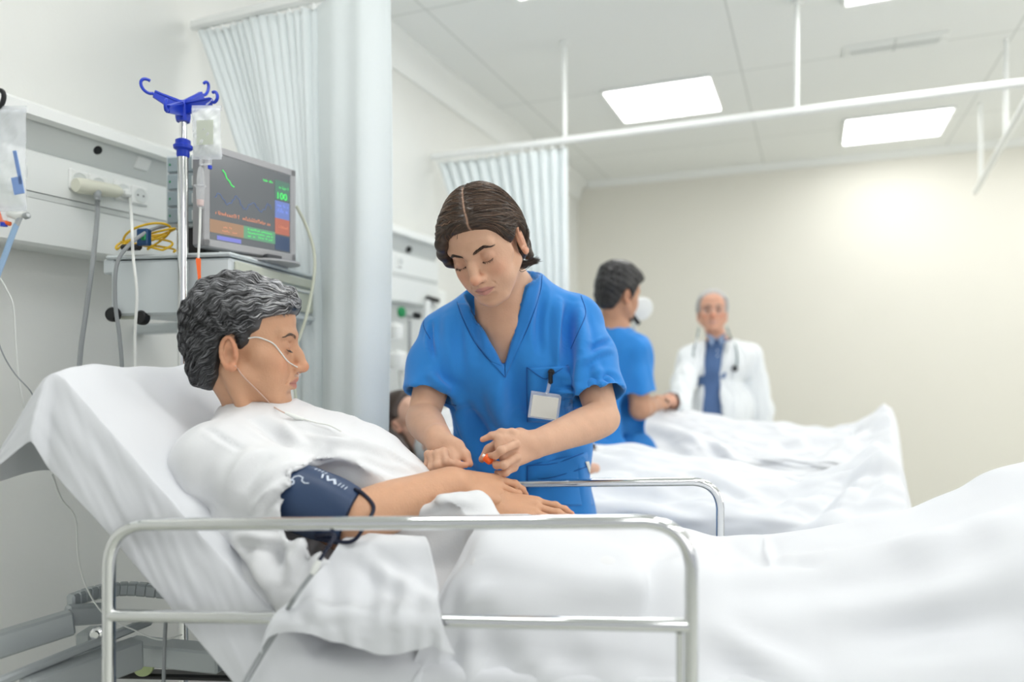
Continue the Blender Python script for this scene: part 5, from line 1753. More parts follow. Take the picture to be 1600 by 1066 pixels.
    strip('chest_pocket', [(823, 575), (823, 600), (823, 640), (824, 660)], [(889, 572), (893, 600), (895, 640), (895, 660)], M['scrub'], top, off=.0030)
    seam('pocket_seam', [(823, 574), (823, 610), (824, 660)], top, off=.005)
    seam('pocket_seam', [(823, 574), (850, 592), (862, 586), (888, 570)], top, off=.005)
    strip('hip_pocket', [(824, 729), (824, 745), (824, 790)], [(918, 707), (922, 745), (926, 790)], M['scrub'], top, off=.0030)
    seam('pocket_seam', [(824, 728), (868, 724), (912, 708)], top, off=.005)
    seam('pocket_seam', [(824, 728), (824, 760), (825, 795)], top, off=.005)
    seam('pocket_seam', [(830, 750), (868, 745), (922, 728)], top, off=.005)
    strip('side_label', [(915, 722), (921, 740)], [(920, 721), (925, 739)], M['card'], top, off=.006, nn=5)
    # trousers and shoes (standing behind the bed)
    g = Field(np.array([pel[0] - .32, pel[1] - .28, .0]), np.array([pel[0] + .32, pel[1] + .42, 1.02]), .012)
    fw = nrm(RD(-.05, -1, 0)); sd_ = np.cross(fw, UP)
    hipc = pel + RD(-.02, .02, 0)
    for x in (-1, 1):
        kn = hipc + sd_ * x * .11 + fw * .05; kn[2] = .50
        an = hipc + sd_ * x * .12 - fw * .0; an[2] = .07
        hp = hipc + sd_ * x * .085; hp[2] = .86
        g.chain([hp, kn, an], [.105, .080, .075], .05)
    g.plane((0, 0, .06), (0, 0, -1), 0)
    Vt, Ft = g.mesh(2)
    mesh_obj('trousers', Vt, Ft, M['trouser'], body)
    for x in (-1, 1):
        sh = Field(np.array([pel[0] - .35, pel[1] - .35, -.01]), np.array([pel[0] + .35, pel[1] + .45, .14]), .008)
        an = hipc + sd_ * x * .12; an[2] = .045
        sh.chain([an - fw * .04, an + fw * .06, an + fw * .15 - UP * .01], [.042, .040, .034], .03)
        sh.plane((0, 0, .004), (0, 0, -1), 0)
        Vs, Fs = sh.mesh(2); mesh_obj('shoe', Vs, Fs, M['shoe'], body)
    # badge with its clip: hangs from the pocket, a thing of its own
    bt = thing('name_badge', P(851, 635, 1.60), 'blank white name badge in a clear holder clipped to the chest pocket of the bending person', 'badge')
    bt['label'] = 'blank white name badge clipped to the chest pocket of the bending blue scrubs'
    c = proj(851, 635, .036); cl = proj(860, 590, .014)
    bx = nrm(P(878, 619, 1.6) - P(834, 613, 1.6)); bz = nrm(cl - c); bz = nrm(P(857, 612, 1.6) - P(848, 657, 1.6) - fwd_ * .0); by = np.cross(bz, bx); bz = np.cross(bx, by)
    Rb = np.array([bx, by, bz])
    dc = (c - CAMP) @ fwd_
    MB().box(c, (.070, .0022, .060), Rb, .001).build('card_holder', M['clear2'], bt, sharp=20)
    MB().box(c - by * .0 - bz * .002, (.060, .0026, .050), Rb, .001).build('card', M['card'], bt)
    MB().box(c + bz * .030, (.070, .004, .003), Rb, .001).build('holder_rim', M['clear'], bt)
    st_ = spline([c + bz * .030 - view * .002, (c + cl) / 2 + bz * .004 - view * .004, cl + bz * .002 - view * .003], 6)
    MB().tube(st_, .004, 8).build('strap', M['clear2'], bt)
    MB().box(cl - view * .004, (.010, .010, .030), np.array([nrm(bx + bz * .15), by, nrm(bz - bx * .15)]), .003).build('clip', M['black'], bt)
    MB().lathe(cl + bz * .012 - view * .002, [(.007, -.004), (.008, 0), (.007, .004)], -view, 16).build('clip_hinge', M['black'], bt)
    return root, body, TN, hL, hR
NUR, NBODY, TN, NHL, NHR = nurse()

# orange stopper held between thumb and fingers, thin line below
t = thing('catheter_cap', P(762, 716, 1.432), 'small orange cap held between the fingers of the bending person', 'cap')
a_ = nrm(P(770, 722, 1.43) - P(757, 712, 1.43))
MB().lathe(P(762, 717, 1.425) - a_ * .008, [(.0065, 0), (.0085, .002), (.0085, .016), (.006, .019)], a_, 20).build('cap', M['orange'], t)
MB().lathe(P(762, 717, 1.425) - a_ * .013, [(.003, 0), (.004, .005)], a_, 14).build('nozzle', M['white'], t)

# ---------------------------------------------------------------- patient monitor on its swivel cart
def text_mesh(txt, size, org, R, m, parent, name, depth=.0004):
    cu = bpy.data.curves.new(name, 'FONT'); cu.body = txt; cu.size = size; cu.extrude = depth
    o = bpy.data.objects.new(name, cu); COL.objects.link(o)
    dg = bpy.context.evaluated_depsgraph_get(); me = bpy.data.meshes.new_from_object(o.evaluated_get(dg))
    v = np.array([list(x.co) for x in me.vertices]); f = [list(p.vertices) for p in me.polygons]
    bpy.data.objects.remove(o); bpy.data.curves.remove(cu)
    w = np.asarray(org) + v @ np.asarray(R)
    return mesh_obj(name, w, f, m, parent, smooth=False)

ex_ = RD(.985, -.174, 0); ey_ = RD(.174, .985, 0)          # cart axes: along the side the camera sees, away
RC = np.array([ex_, ey_, UP])
c0 = P(360, 397, 1.72)                                     # its near right top corner
def cart():
    t = thing('equipment_shelf', c0 - ex_ * .17 + ey_ * .2 - UP * .14, 'pale grey wall-arm shelf unit with drawers carrying the patient monitor', 'shelf unit')
    L, D, Hh = .322, .44, .135
    c = c0 - ex_ * L / 2 + ey_ * D / 2 - UP * (Hh / 2 + .004)
    MB().box(c - UP * .004, (L, D, Hh), RC, .006).build('housing', M['cartgrey'], t)
    MB().box(c0 - ex_ * (L / 2 + .004) + ey_ * D / 2, (L + .014, D + .01, .010), RC, .004).build('top_plate', M['cartgrey'], t)
    MB().box(c0 - ex_ * (L + .006) + ey_ * .2 - UP * .022, (.03, .40, .036), RC, .004).build('side_lip', M['cartgrey'], t)
    # drawer fronts on the right-hand end
    for k, (z0, z1) in enumerate(((-.014, -.040), (-.046, -.112))):
        o = MB().box(c0 + ex_ * .004 + ey_ * D / 2 + UP * (z0 + z1) / 2, (.010, D - .03, z0 - z1), RC, .003).build('drawer', M['drawer'], t)
        if k: MB().box(c0 + ex_ * .011 + ey_ * D / 2 + UP * (z0 - .008), (.010, D - .06, .008), RC, .003).build('pull_lip', M['panelgrey'], o)
    MB().box(c0 + ex_ * .006 + ey_ * D / 2 - UP * .128, (.012, D - .02, .014), RC, .003).build('bottom_rail', M['cartgrey'], t)
    # bracket with two knobs, arm to the wall
    b0 = P(205, 492, 1.80)
    MB().box(b0, (.075, .03, .022), RC, .004).build('bracket', M['drawer'], t)
    for (u, v) in ((181, 492), (226, 497)):
        MB().lathe(P(u, v, 1.775), [(.012, 0), (.018, .003), (.018, .014), (.014, .020), (.004, .020)], -ey_, 20).build('clamp_knob', M['black'], t)
    MB().box(c0 - ex_ * .30 + ey_ * .30 - UP * .155, (.05, .10, .03), RC, .006).build('arm_hub', M['cartgrey'], t)
    e = c0 - ex_ * .30 + ey_ * .30 - UP * .155
    w = np.array([WX + .0, e[1] + .05, e[2]])
    x = nrm(w - e); y = np.cross(UP, x)
    MB().box((e + w) / 2, (np.linalg.norm(w - e), .05, .03), np.array([x, y, UP]), .006).build('wall_arm', M['cartgrey'], t)
    return t
CART = cart()

def monitor():
    ml = P(316, 387, 1.735); dx = RD(.485, .875, 0); nz = np.cross(dx, UP)       # screen normal
    if nz @ (CAMP - ml) < 0: nz = -nz
    Wm = .297; Hm = .250
    o = ml + UP * .004
    R = np.array([dx, nz, UP])
    tilt = .05
    t = thing('patient_monitor', ml + dx * Wm / 2, 'grey patient monitor with coloured readings on its screen, standing on the shelf unit', 'monitor')
    c = o + dx * Wm / 2 + UP * Hm / 2
    body = MB().box(c - nz * .020, (Wm, .040, Hm), R, .006).build('housing', M['bezel'], t)
    MB().box(c - nz * .055, (Wm * .72, .05, Hm * .7), R, .012).build('rear_cover', M['bezel'], t)
    bz = MB(); f = .019
    for (cc, s) in ((c + UP * (Hm / 2 - f / 2), (Wm, .006, f)), (c - UP * (Hm / 2 - f / 2), (Wm, .006, f)), (c - dx * (Wm / 2 - f / 2), (f, .006, Hm)), (c + dx * (Wm / 2 - f / 2), (f, .006, Hm))):
        bz.box(cc + nz * .002, s, R, .0025)
    bz.build('bezel', M['bezel'], t)
    scr_m = mat('screen_glass', srgb(66, 70, 74), .18, emit=srgb(110, 114, 116), estr=.42, spec=.6)  # background glow raised to stand in for a washed-out reflection
    sc = MB().box(c + nz * .0008, (Wm - 2 * f, .003, Hm - 2 * f), R).build('screen', scr_m, t, smooth=False)
    sw, sh = Wm - 2 * f, Hm - 2 * f
    s0 = c - dx * sw / 2 - UP * sh / 2 + nz * .0030
    def pt(a, b_): return s0 + dx * sw * a + UP * sh * b_
    def em(name, col, st=.55):
        return mat(name, col, .3, emit=col, estr=st)
    def block(a0, a1, b0, b1, m, name='screen_field'):
        MB().box(pt((a0 + a1) / 2, (b0 + b1) / 2), ((a1 - a0) * sw, .0006, (b1 - b0) * sh), R).build(name, m, sc, smooth=False)
    block(0, .39, .085, .235, em('screen_brown', srgb(132, 104, 82)))
    block(.39, .79, .085, .235, em('screen_green', srgb(82, 128, 100)))
    block(.79, .985, .22, .42, em('screen_red', srgb(152, 92, 78)))
    block(.79, .985, .42, .64, em('screen_blue', srgb(92, 108, 160)))
    block(.79, .985, .66, .90, em('screen_dark_green', srgb(70, 100, 88)))
    block(.79, .985, .02, .20, em('screen_navy', srgb(52, 66, 90)))
    block(.08, .36, .012, .060, em('screen_violet', srgb(100, 104, 170)))
    RT = np.array([dx, UP, nz])
    gm = em('digits_green', srgb(70, 200, 96), .8); om = em('letters_orange', srgb(188, 124, 96), .6); bm_ = em('trace_blue', srgb(70, 96, 150), .6)
    text_mesh('100', .026, pt(.80, .665) + nz * .001, RT, gm, sc, 'reading')
    def run(x0, x1, y, hgt, m, seed):
        rs = np.random.RandomState(seed); mb = MB(); x = x0
        while x < x1:
            w = rs.uniform(.010, .020)
            if rs.rand() > .16:
                k = hgt * rs.choice([.65, .65, 1.0])
                mb.box(pt(x + w / 2, y + k / 2), (w * sw * .25, .0008, k * sh), R)
                mb.box(pt(x + w / 2, y + k * rs.choice([.2, .5, .9])), (w * sw * .8, .0008, .0016), R)
            x += w * 1.15
        mb.build('screen_lettering', m, sc, smooth=False)
    run(.06, .74, .30, .045, om, 1); run(.12, .30, .115, .02, om, 2); run(.15, .25, .16, .02, om, 3)
    run(.44, .74, .115, .02, gm, 4); run(.44, .74, .155, .02, gm, 5); run(.44, .74, .195, .02, gm, 6)
    run(.82, .96, .50, .05, em('letters_blue', srgb(110, 130, 210), .6), 7); run(.82, .96, .57, .03, em('letters_blue', srgb(110, 130, 210), .6), 8)
    run(.84, .96, .30, .04, om, 9); run(.82, .96, .80, .04, gm, 10); run(.62, .76, .84, .03, gm, 11)
    def trace(pts, m, r=.0008):
        MB().tube([pt(a, b_) + nz * .0006 for a, b_ in pts], r, 5).build('trace', m, sc)
    trace([(.14, .83), (.17, .80), (.19, .745), (.22, .72), (.245, .68), (.275, .665)], gm, .0014)
    rs = np.random.RandomState(2)
    trace([(.05 + .016 * i, .50 + .05 * math.sin(i * .5) + rs.uniform(-.03, .03)) for i in range(44)], bm_, .0006)
    # foot
    fc = c - UP * (Hm / 2 + .0) + dx * .06
    MB().box(fc + nz * .010 - UP * .004, (.050, .02, .018), R, .002).build('neck', M['darkgrey'], t)
    MB().lathe(np.array([fc[0], fc[1], c0[2] + .004]) - nz * .01, [(.085, 0), (.085, .005), (.05, .010), (.02, .011)], UP, 36).build('foot', M['bezel'], t)
    return t, R, c
MON, RM_, MC = monitor()

def rack():
    a = P(262, 352, 1.90); L = .105; Hh = .178
    t = thing('module_rack', a + ex_ * L / 2, 'small rack of four grey plug-in modules left of the monitor, behind the drip pole', 'module rack')
    c = a + ex_ * L / 2 + UP * Hh / 2 + ey_ * .055
    MB().box(c, (L + .012, .11, Hh + .010), RC, .004).build('frame', M['cartgrey'], t)
    for k in range(4):
        z = a[2] + Hh * (k + .5) / 4
        p = a + ex_ * L / 2; p[2] = z
        m = MB().box(p - ey_ * .002, (L - .008, .012, Hh / 4 - .006), RC, .002).build('module', M['rackgrey'], t)
        MB().box(p - ey_ * .009 + ex_ * .030, (.014, .003, Hh / 4 - .018), RC, .001).build('module_button', M['panelgrey'], m)
        MB().box(p - ey_ * .009 - ex_ * .040, (.004, .003, .006), RC, .001).build('module_light', M['green'], m)
    MB().box(np.array([c[0], c[1], (a[2] + c0[2]) / 2]), (L * .8, .07, a[2] - c0[2] - .004), RC, .004).build('rack_foot', M['black'], t)
rack()

# cables on and below the shelf
def cable(name, label, pts, r, m, n=10, cat='cable', parent=None):
    mb = MB().tube(spline(pts, n), r, 8)
    if parent is not None: return mb.build(name, m, parent)
    return tag(mb.build(name, m), label, cat)
ztop = c0[2] + .008
rs = np.random.RandomState(5)
coil = []
cc = P(228, 392, 1.79); cc[2] = ztop + .004
for i in range(120):
    t_ = i / 119; a = t_ * 2 * math.pi * 4.3
    rx = .066 + .012 * math.sin(a * .37 + 1); ry = .040 + .010 * math.cos(a * .53)
    coil.append(cc + ex_ * (rx * math.cos(a) + .010 * math.sin(t_ * 9)) + ey_ * (ry * math.sin(a)) * .6 + UP * (.002 + .060 * abs(math.sin(a * .5 + t_ * 2.2)) * (.4 + .6 * t_) + .002 * i / 20))
cable('yellow_cable', 'coiled yellow cable heaped on the shelf unit left of the drip pole', coil, .0028, M['yellow'], 3)
t = thing('cable_connector', cc + ex_ * .03, 'small blue and green plug block lying inside the coiled yellow cable', 'plug')
MB().box(cc + ex_ * .034 - ey_ * .052 + UP * .030, (.030, .018, .040), RC, .003).build('block', mat('plug_blue', srgb(20, 66, 110), .4), t)
MB().box(cc + ex_ * .040 - ey_ * .062 + UP * .030, (.012, .006, .018), RC, .002).build('green_key', M['green'], t)
MB().box(cc - ex_ * .006 - ey_ * .045 + UP * .008, (.050, .022, .014), RC, .005).build('adapter', M['black'], t)
cable('grey_cable', 'grey cable curving off the shelf unit and hanging behind the raised mattress', [P(262, 352, 1.80), P(235, 360, 1.74), P(205, 380, 1.69), P(183, 412, 1.67), P(180, 470, 1.68), P(187, 530, 1.69), P(191, 600, 1.70), P(190, 800, 1.75)], .0045, M['greycable'])
q1 = on_trunk(152, 306, .15)
cable('grey_cable', 'thick grey power cable hanging straight down from the socket adapter', [q1, q1 - UP * .05, P(146, 400, 1.76), P(134, 490, 1.74), P(124, 575, 1.73), P(118, 760, 1.72)], .0055, M['greycable'])
q2 = on_trunk(203, 312, .13)
cable('white_cable', 'thin white cable hanging from the right-hand socket past the shelf unit', [on_trunk(196, 303, .125), q2, P(206, 350, 1.68), P(208, 400, 1.66), P(214, 460, 1.66), P(211, 520, 1.67), P(211, 600, 1.68), P(205, 800, 1.72)], .0035, M['whitecable'])
cable('beige_cable', 'beige cable looping from the monitor down past the edge of the pleated curtain', [P(463, 322, 1.93), P(478, 352, 1.96), P(490, 390, 1.97), P(491, 430, 1.96), P(480, 490, 1.94), P(464, 540, 1.93), P(452, 580, 1.92), P(462, 620, 1.92), P(466, 760, 1.92)], .0042, mat('beige_cable', srgb(196, 200, 182), .5))
# adapter plugged into the trunking
t = thing('socket_adapter', on_trunk(150, 295, .12), 'chunky white plug adapter pushed into the two left wall sockets', 'plug adapter')
a = on_trunk(118, 289, .13); b_ = on_trunk(188, 300, .13)
MB().tube([a, a + (b_ - a) * .1, a + (b_ - a) * .9, b_], [.018, .021, .018, .012], 16).build('adapter_body', mat('ivory_plastic', srgb(224, 224, 208), .4), t)
MB().tube([on_trunk(152, 300, .14), on_trunk(152, 314, .15)], [.010, .007], 12).build('strain_relief', M['greycable'], t)
MB().box(on_trunk(197, 302, .118), (.03, .022, .022), np.eye(3), .006).build('plug_head', M['white'], t)

# ---------------------------------------------------------------- drip stands
def iv_stand():
    d = 1.72
    base = P(286, 572, d); base[2] = 0
    t = thing('drip_stand', base, 'steel drip stand with a blue four-hook head behind the grey-haired patient', 'drip stand')
    top = P(286, 176, d)
    MB().tube([base + UP * .06, np.array([base[0], base[1], P(0, 240, d)[2]])], .0120, 18).build('outer_pole', M['chrome'], t)
    MB().tube([np.array([base[0], base[1], P(0, 240, d)[2]]), top], .0085, 16).build('inner_pole', M['chrome'], t)
    zc = P(286, 246, d)
    MB().lathe(zc, [(.013, 0), (.0145, .004), (.0145, .016), (.021, .020), (.022, .027), (.017, .031), (.017, .040), (.010, .044)], UP, 24).build('collar', M['blueplastic'], t)
    hd = MB()
    hd.lathe(P(286, 184, d), [(.015, -.010), (.017, 0), (.017, .03), (.013, .038)], UP, 20)
    head = hd.build('hook_head', M['blueplastic'], t)
    ctr = P(286, 168, d)
    for (u, v, dd, hu, hv) in ((240, 148, -.03, -1, 0), (316, 150, .06, 1, 0), (262, 172, -.14, -1, 1), (330, 160, -.05, 1, 1)):
        e = P(u, v, d + dd)
        h = MB(); x = nrm(e - ctr); y = nrm(np.cross(UP, x)); z = np.cross(x, y)
        L = np.linalg.norm(e - ctr)
        # tapering web
        w = .004
        for s_ in (1,):
            poly = [ctr - z * .020 - y * w, e - z * .006 - y * w, e + z * .010 - y * w, ctr + z * .014 - y * w]
            h.prism(poly, y * 2 * w)
        h.box((ctr + e) / 2 + z * .008, (L, .012, .005), np.array([x, y, nrm(z)]), .001)
        rr = .0155 if hv == 0 else .012
        sgn = np.array(x)
        cx = e + sgn * rr * .8 + UP * rr * .9
        arc = [cx + rr * (math.cos(a) * sgn + math.sin(a) * UP) * (1 if True else 1) for a in np.linspace(-2.3, 1.9, 16)]
        h.tube([e + sgn * 0] + arc, .0036, 10)
        h.build('hook', M['blueplastic'], head)
    for k in range(5):
        a = k * 2 * math.pi / 5 + .3
        e = base + np.array([math.cos(a), math.sin(a), 0]) * .22 + UP * .05
        MB().tube([base + UP * .09, e], .011, 10).build('leg', M['steel'], t)
        MB().lathe(e - UP * .05 - np.array([0, .01, 0]), [(.02, 0), (.024, .004), (.024, .016), (.02, .02)], (0, 1, 0), 18).build('castor', M['darkgrey'], t)
    return t
iv_stand()

def fluid_bag(name, label, c, right, w, h, th, hang, m_pouch, port_m=None, seed=0, liquid=.85, lean=0):
    t = thing(name, c, label, 'drip bag')
    n_ = nrm(np.cross(right, UP)); 
    rs = np.random.RandomState(seed)
    nu, nv = 26, 34; G = []
    for sgn in (1, -1):
        for i in range(nv):
            for j in range(nu):
                a = j / (nu - 1) * 2 - 1; b_ = i / (nv - 1) * 2 - 1
                ww = w / 2 * (1 - .05 * (b_ > .6) * (b_ - .6) - .06 * (1 - b_ * b_))
                pr = max(0, (1 - abs(a) ** 2.6)) ** .6 * max(0, (1 - abs(b_) ** 3.4)) ** .6 * (1 - .28 * b_)
                wr = .0014 * math.sin(b_ * 9 + a * 6 + seed) + .0012 * math.sin(b_ * 17 - a * 11 + seed)
                G.append(c + right * (a * ww) + UP * (b_ * h / 2) + n_ * sgn * (pr * th / 2 + wr * (pr > .05)) + right * lean * b_)
    G = np.array(G); F1_ = grid_faces(nv, nu); F2_ = grid_faces(nv, nu)[:, ::-1] + nu * nv
    p = mesh_obj('pouch', G, np.concatenate([F1_, F2_]), m_pouch, t)
    G2 = (G - c) * .93 + c; top = c[2] + h / 2 * (liquid * 2 - 1)
    G2[:, 2] = np.minimum(G2[:, 2], top)
    mesh_obj('fluid', G2, np.concatenate([F1_, F2_]), M['liquid'], t)
    for sgn in (1, -1):
        MB().box(c + UP * sgn * h / 2, (w * 1.0, .0015, .012), np.array([right, n_, UP]), .0005).build('weld_seam', m_pouch, t)
    return t, n_

rt = RD(1, 0, 0)
d = 1.655
bc = P(323, 207, d)
BG, bn = fluid_bag('drip_bag', 'clear drip bag hanging from the blue-hooked stand above the patient', bc, rt, .068, .112, .030, None, M['clear2'], seed=1, lean=-.002)
g = [P(u, v, d) - bn * (.0165 if bn @ (CAMP - bc) < 0 else -.0165) for (u, v) in ((312, 192), (338, 191), (338, 229), (312, 230))]
o = mesh_obj('printed_label', np.array(g), [(0, 1, 2, 3)], M['labelprint'], BG, smooth=False); solidify(o, .0004)
MB().tube([P(322, 164, d + .01), P(330, 158, d + .01), P(334, 152, d + .015)], .0018, 8).build('hanger_tab', M['clear'], BG)
for (u, m_) in ((314, M['clear']), (328, M['clear'])):
    MB().tube([P(u, 238, d), P(u, 258, d)], .0045, 12).build('port', m_, BG)
MB().tube([P(328, 259, d), P(328, 264, d)], .0048, 12).build('blue_port_cap', M['blueplastic'], BG)
MB().box(P(321, 257, d), (.024, .005, .005), np.array([rt, bn, UP]), .001).build('port_bar', M['clear'], BG)
DS = thing('infusion_line', P(314, 262, d), 'clear drip chamber and line with an orange clamp hanging below the drip bag', 'infusion set')
MB().lathe(P(313.5, 290, d), [(.0065, 0), (.0085, .004), (.0085, .020), (.006, .038), (.003, .044)], UP, 18).build('spike_housing', M['clear'], DS)
MB().lathe(P(313, 322, d), [(.003, -.008), (.0085, 0), (.0095, .042), (.0135, .043), (.0135, .047), (.009, .048)], UP, 20).build('drip_chamber', M['clear'], DS)
MB().lathe(P(313, 322, d), [(.007, .001), (.0078, .014), (.001, .014)], UP, 16).build('chamber_filter', mat('pink_filter', srgb(214, 186, 180), .4), DS)
MB().tube(spline([P(313, 324, d), P(312, 360, d), P(310, 404, d)], 8), .0028, 10).build('tube', M['whitecable'], DS)
MB().tube([P(310, 404, d), P(310, 408, d), P(311, 425, d), P(312, 441, d)], [.0075, .0075, .0055, .0045], 4).build('roller_clamp', M['orange'], DS)
MB().tube(spline([P(312, 441, d), P(314, 470, d), P(318, 520, d + .02), P(322, 600, d + .05), P(330, 700, d + .1)], 8), .0012, 6).build('lower_tube', M['clear'], DS)

# second stand whose bag hangs at the left edge
d = 1.30
base = P(-70, 572, d); base[2] = 0
t = thing('drip_stand', base, 'drip stand at the far left with a black hook', 'drip stand')
zt = P(0, 168, d)[2]
MB().tube([base + UP * .06, np.array([base[0], base[1], zt])], .011, 16).build('pole', M['chrome'], t)
hk = [np.array([base[0], base[1], zt]), P(-30, 170, d), P(-8, 170, d), P(2, 164, d), P(6, 152, d), P(4, 143, d), P(-2, 141, d)]
MB().tube(spline(hk, 6), .0042, 10).build('hook', M['black'], t)
for k in range(5):
    a = k * 2 * math.pi / 5
    e = base + np.array([math.cos(a), math.sin(a), 0]) * .2 + UP * .04
    MB().tube([base + UP * .08, e], .010, 10).build('leg', M['steel'], t)
bc = P(7, 248, d)
B2, bn2 = fluid_bag('drip_bag', 'crumpled clear drip bag cut by the left edge', bc, rt, .080, .178, .040, None, M['clear2'], seed=4, liquid=.45)
o = MB().box(P(28, 262, d - .03), (.006, .002, .06), np.array([nrm(rt + UP * .2), bn2, nrm(UP - rt * .2)])).build('blue_print', mat('blue_print', srgb(120, 150, 205), .5), B2)
MB().box(P(28, 290, d - .03), (.018, .002, .030), np.array([nrm(rt + UP * .2), bn2, nrm(UP - rt * .2)])).build('blue_print', mat('blue_print_box', srgb(130, 160, 215), .5), B2)
MB().tube([P(6, 326, d), P(6, 348, d)], .0055, 12).build('port', M['clear'], B2)
MB().tube([P(6, 348, d), P(6, 354, d)], .0060, 12).build('blue_port_cap', M['blueplastic'], B2)
MB().tube([P(-4, 330, d), P(2, 346, d), P(16, 350, d)], .004, 10).build('amber_port', M['orange'], B2)
t = thing('infusion_line', P(30, 340, d), 'pale blue tube with a steel clamp running down at the left edge', 'infusion set')
MB().tube([P(14, 334, d), P(28, 338, d), P(38, 334, d)], [.006, .008, .005], 12).build('connector', M['whitecable'], t)
MB().lathe(P(38, 338, d), [(.006, 0), (.006, .008), (.003, .010)], RD(1, 0, .3), 16).build('clamp_screw', M['steel'], t)
MB().tube([P(31, 338, d), P(26, 352, d)], [.0055, .0045], 10).build('sleeve', M['steel'], t)
MB().tube(spline([P(26, 350, d), P(16, 376, d), P(6, 404, d), P(-6, 436, d), P(-20, 480, d)], 6), .0050, 10).build('blue_tube', mat('pale_blue_tube', srgb(156, 186, 218), .35), t)
cable('thin_tube', 'thin clear tube hanging in front of the wall at the left edge', [P(-6, 425, 1.35), P(10, 452, 1.36), P(21, 480, 1.37), P(25, 540, 1.38), P(30, 595, 1.39), P(37, 634, 1.40), P(44, 700, 1.45)], .0016, M['whitecable'], cat='tube')
cable('thin_tube', 'thin grey line slanting down to the flap of the raised bed sheet', [P(-8, 520, 1.36), P(6, 556, 1.36), P(24, 585, 1.37), P(48, 612, 1.38), P(60, 640, 1.42)], .0013, M['greycable'], cat='tube')
cable('thin_tube', 'thin clear line hanging below the raised mattress towards the rail post', [P(82, 742, 1.28), P(96, 780, 1.29), P(118, 810, 1.30), P(122, 870, 1.31), P(136, 920, 1.33), P(165, 962, 1.35), P(210, 985, 1.37), P(250, 1000, 1.38), P(285, 992, 1.40)], .0014, M['whitecable'], cat='tube')
cable('grey_rod', 'thin grey cable hanging straight down below the middle rail bar', [P(259, 972, 1.30), P(257, 1010, 1.30), P(255, 1100, 1.30)], .0032, M['greycable'])

# nasal cannula on the grey-haired patient
def cannula():
    V1, F1 = PJ['V1'], PJ['F1']; bvh = BVHTree.FromPolygons(V1.tolist(), F1.tolist())
    def on(u, v, off=.0018):
        d_ = nrm(P(u, v, 1) - CAMP); h_ = bvh.ray_cast(Vector(CAMP), Vector(d_), 3)
        return None if h_[0] is None else np.array(h_[0]) - d_ * off
    t = thing('nasal_cannula', TP((0, .09, -.04)), 'clear nasal oxygen tube looped over the ear of the grey-haired patient', 'oxygen tube')
    def run(px):
        out = [on(a, b_) for a, b_ in spline(np.array([[a, b_, 0] for a, b_ in px], float), 5)[:, :2]]
        return [p for p in out if p is not None]
    a = run([(386, 529), (400, 527), (412, 530), (427, 537), (438, 550), (449, 564), (459, 571), (465, 574)])
    MB().tube(a, .0013, 8).build('cheek_tube', M['whitecable'], t)
    m_ = TP((0, .100, -.050))
    MB().tube([TP((-.014, .092, -.050)), m_, TP((.014, .092, -.050))], .0026, 10).build('nose_piece', M['clear'], t)
    for x in (-1, 1):
        MB().tube([TP((x * .0065, .099, -.049)), TP((x * .0063, .096, -.043))], .0018, 8).build('prong', M['clear'], t)
    b_ = run([(368, 572), (380, 588), (396, 604), (412, 620), (425, 634)])
    e = [P(436, 641, 1.33), P(446, 646, 1.33)]
    MB().tube(spline(b_ + e, 3), .0012, 8).build('neck_tube', mat('pinkish_tube', srgb(206, 176, 160), .4), t)
    MB().tube([P(446, 645, 1.33), P(462, 652, 1.33), P(474, 655, 1.335)], [.0028, .0045, .0030], 12).build('slider', M['whitecable'], t)
    MB().tube(spline([P(474, 655, 1.335), P(496, 661, 1.32), P(515, 665, 1.31), P(533, 674, 1.30)], 6), .0014, 8).build('supply_tube', M['whitecable'], t)
cannula()

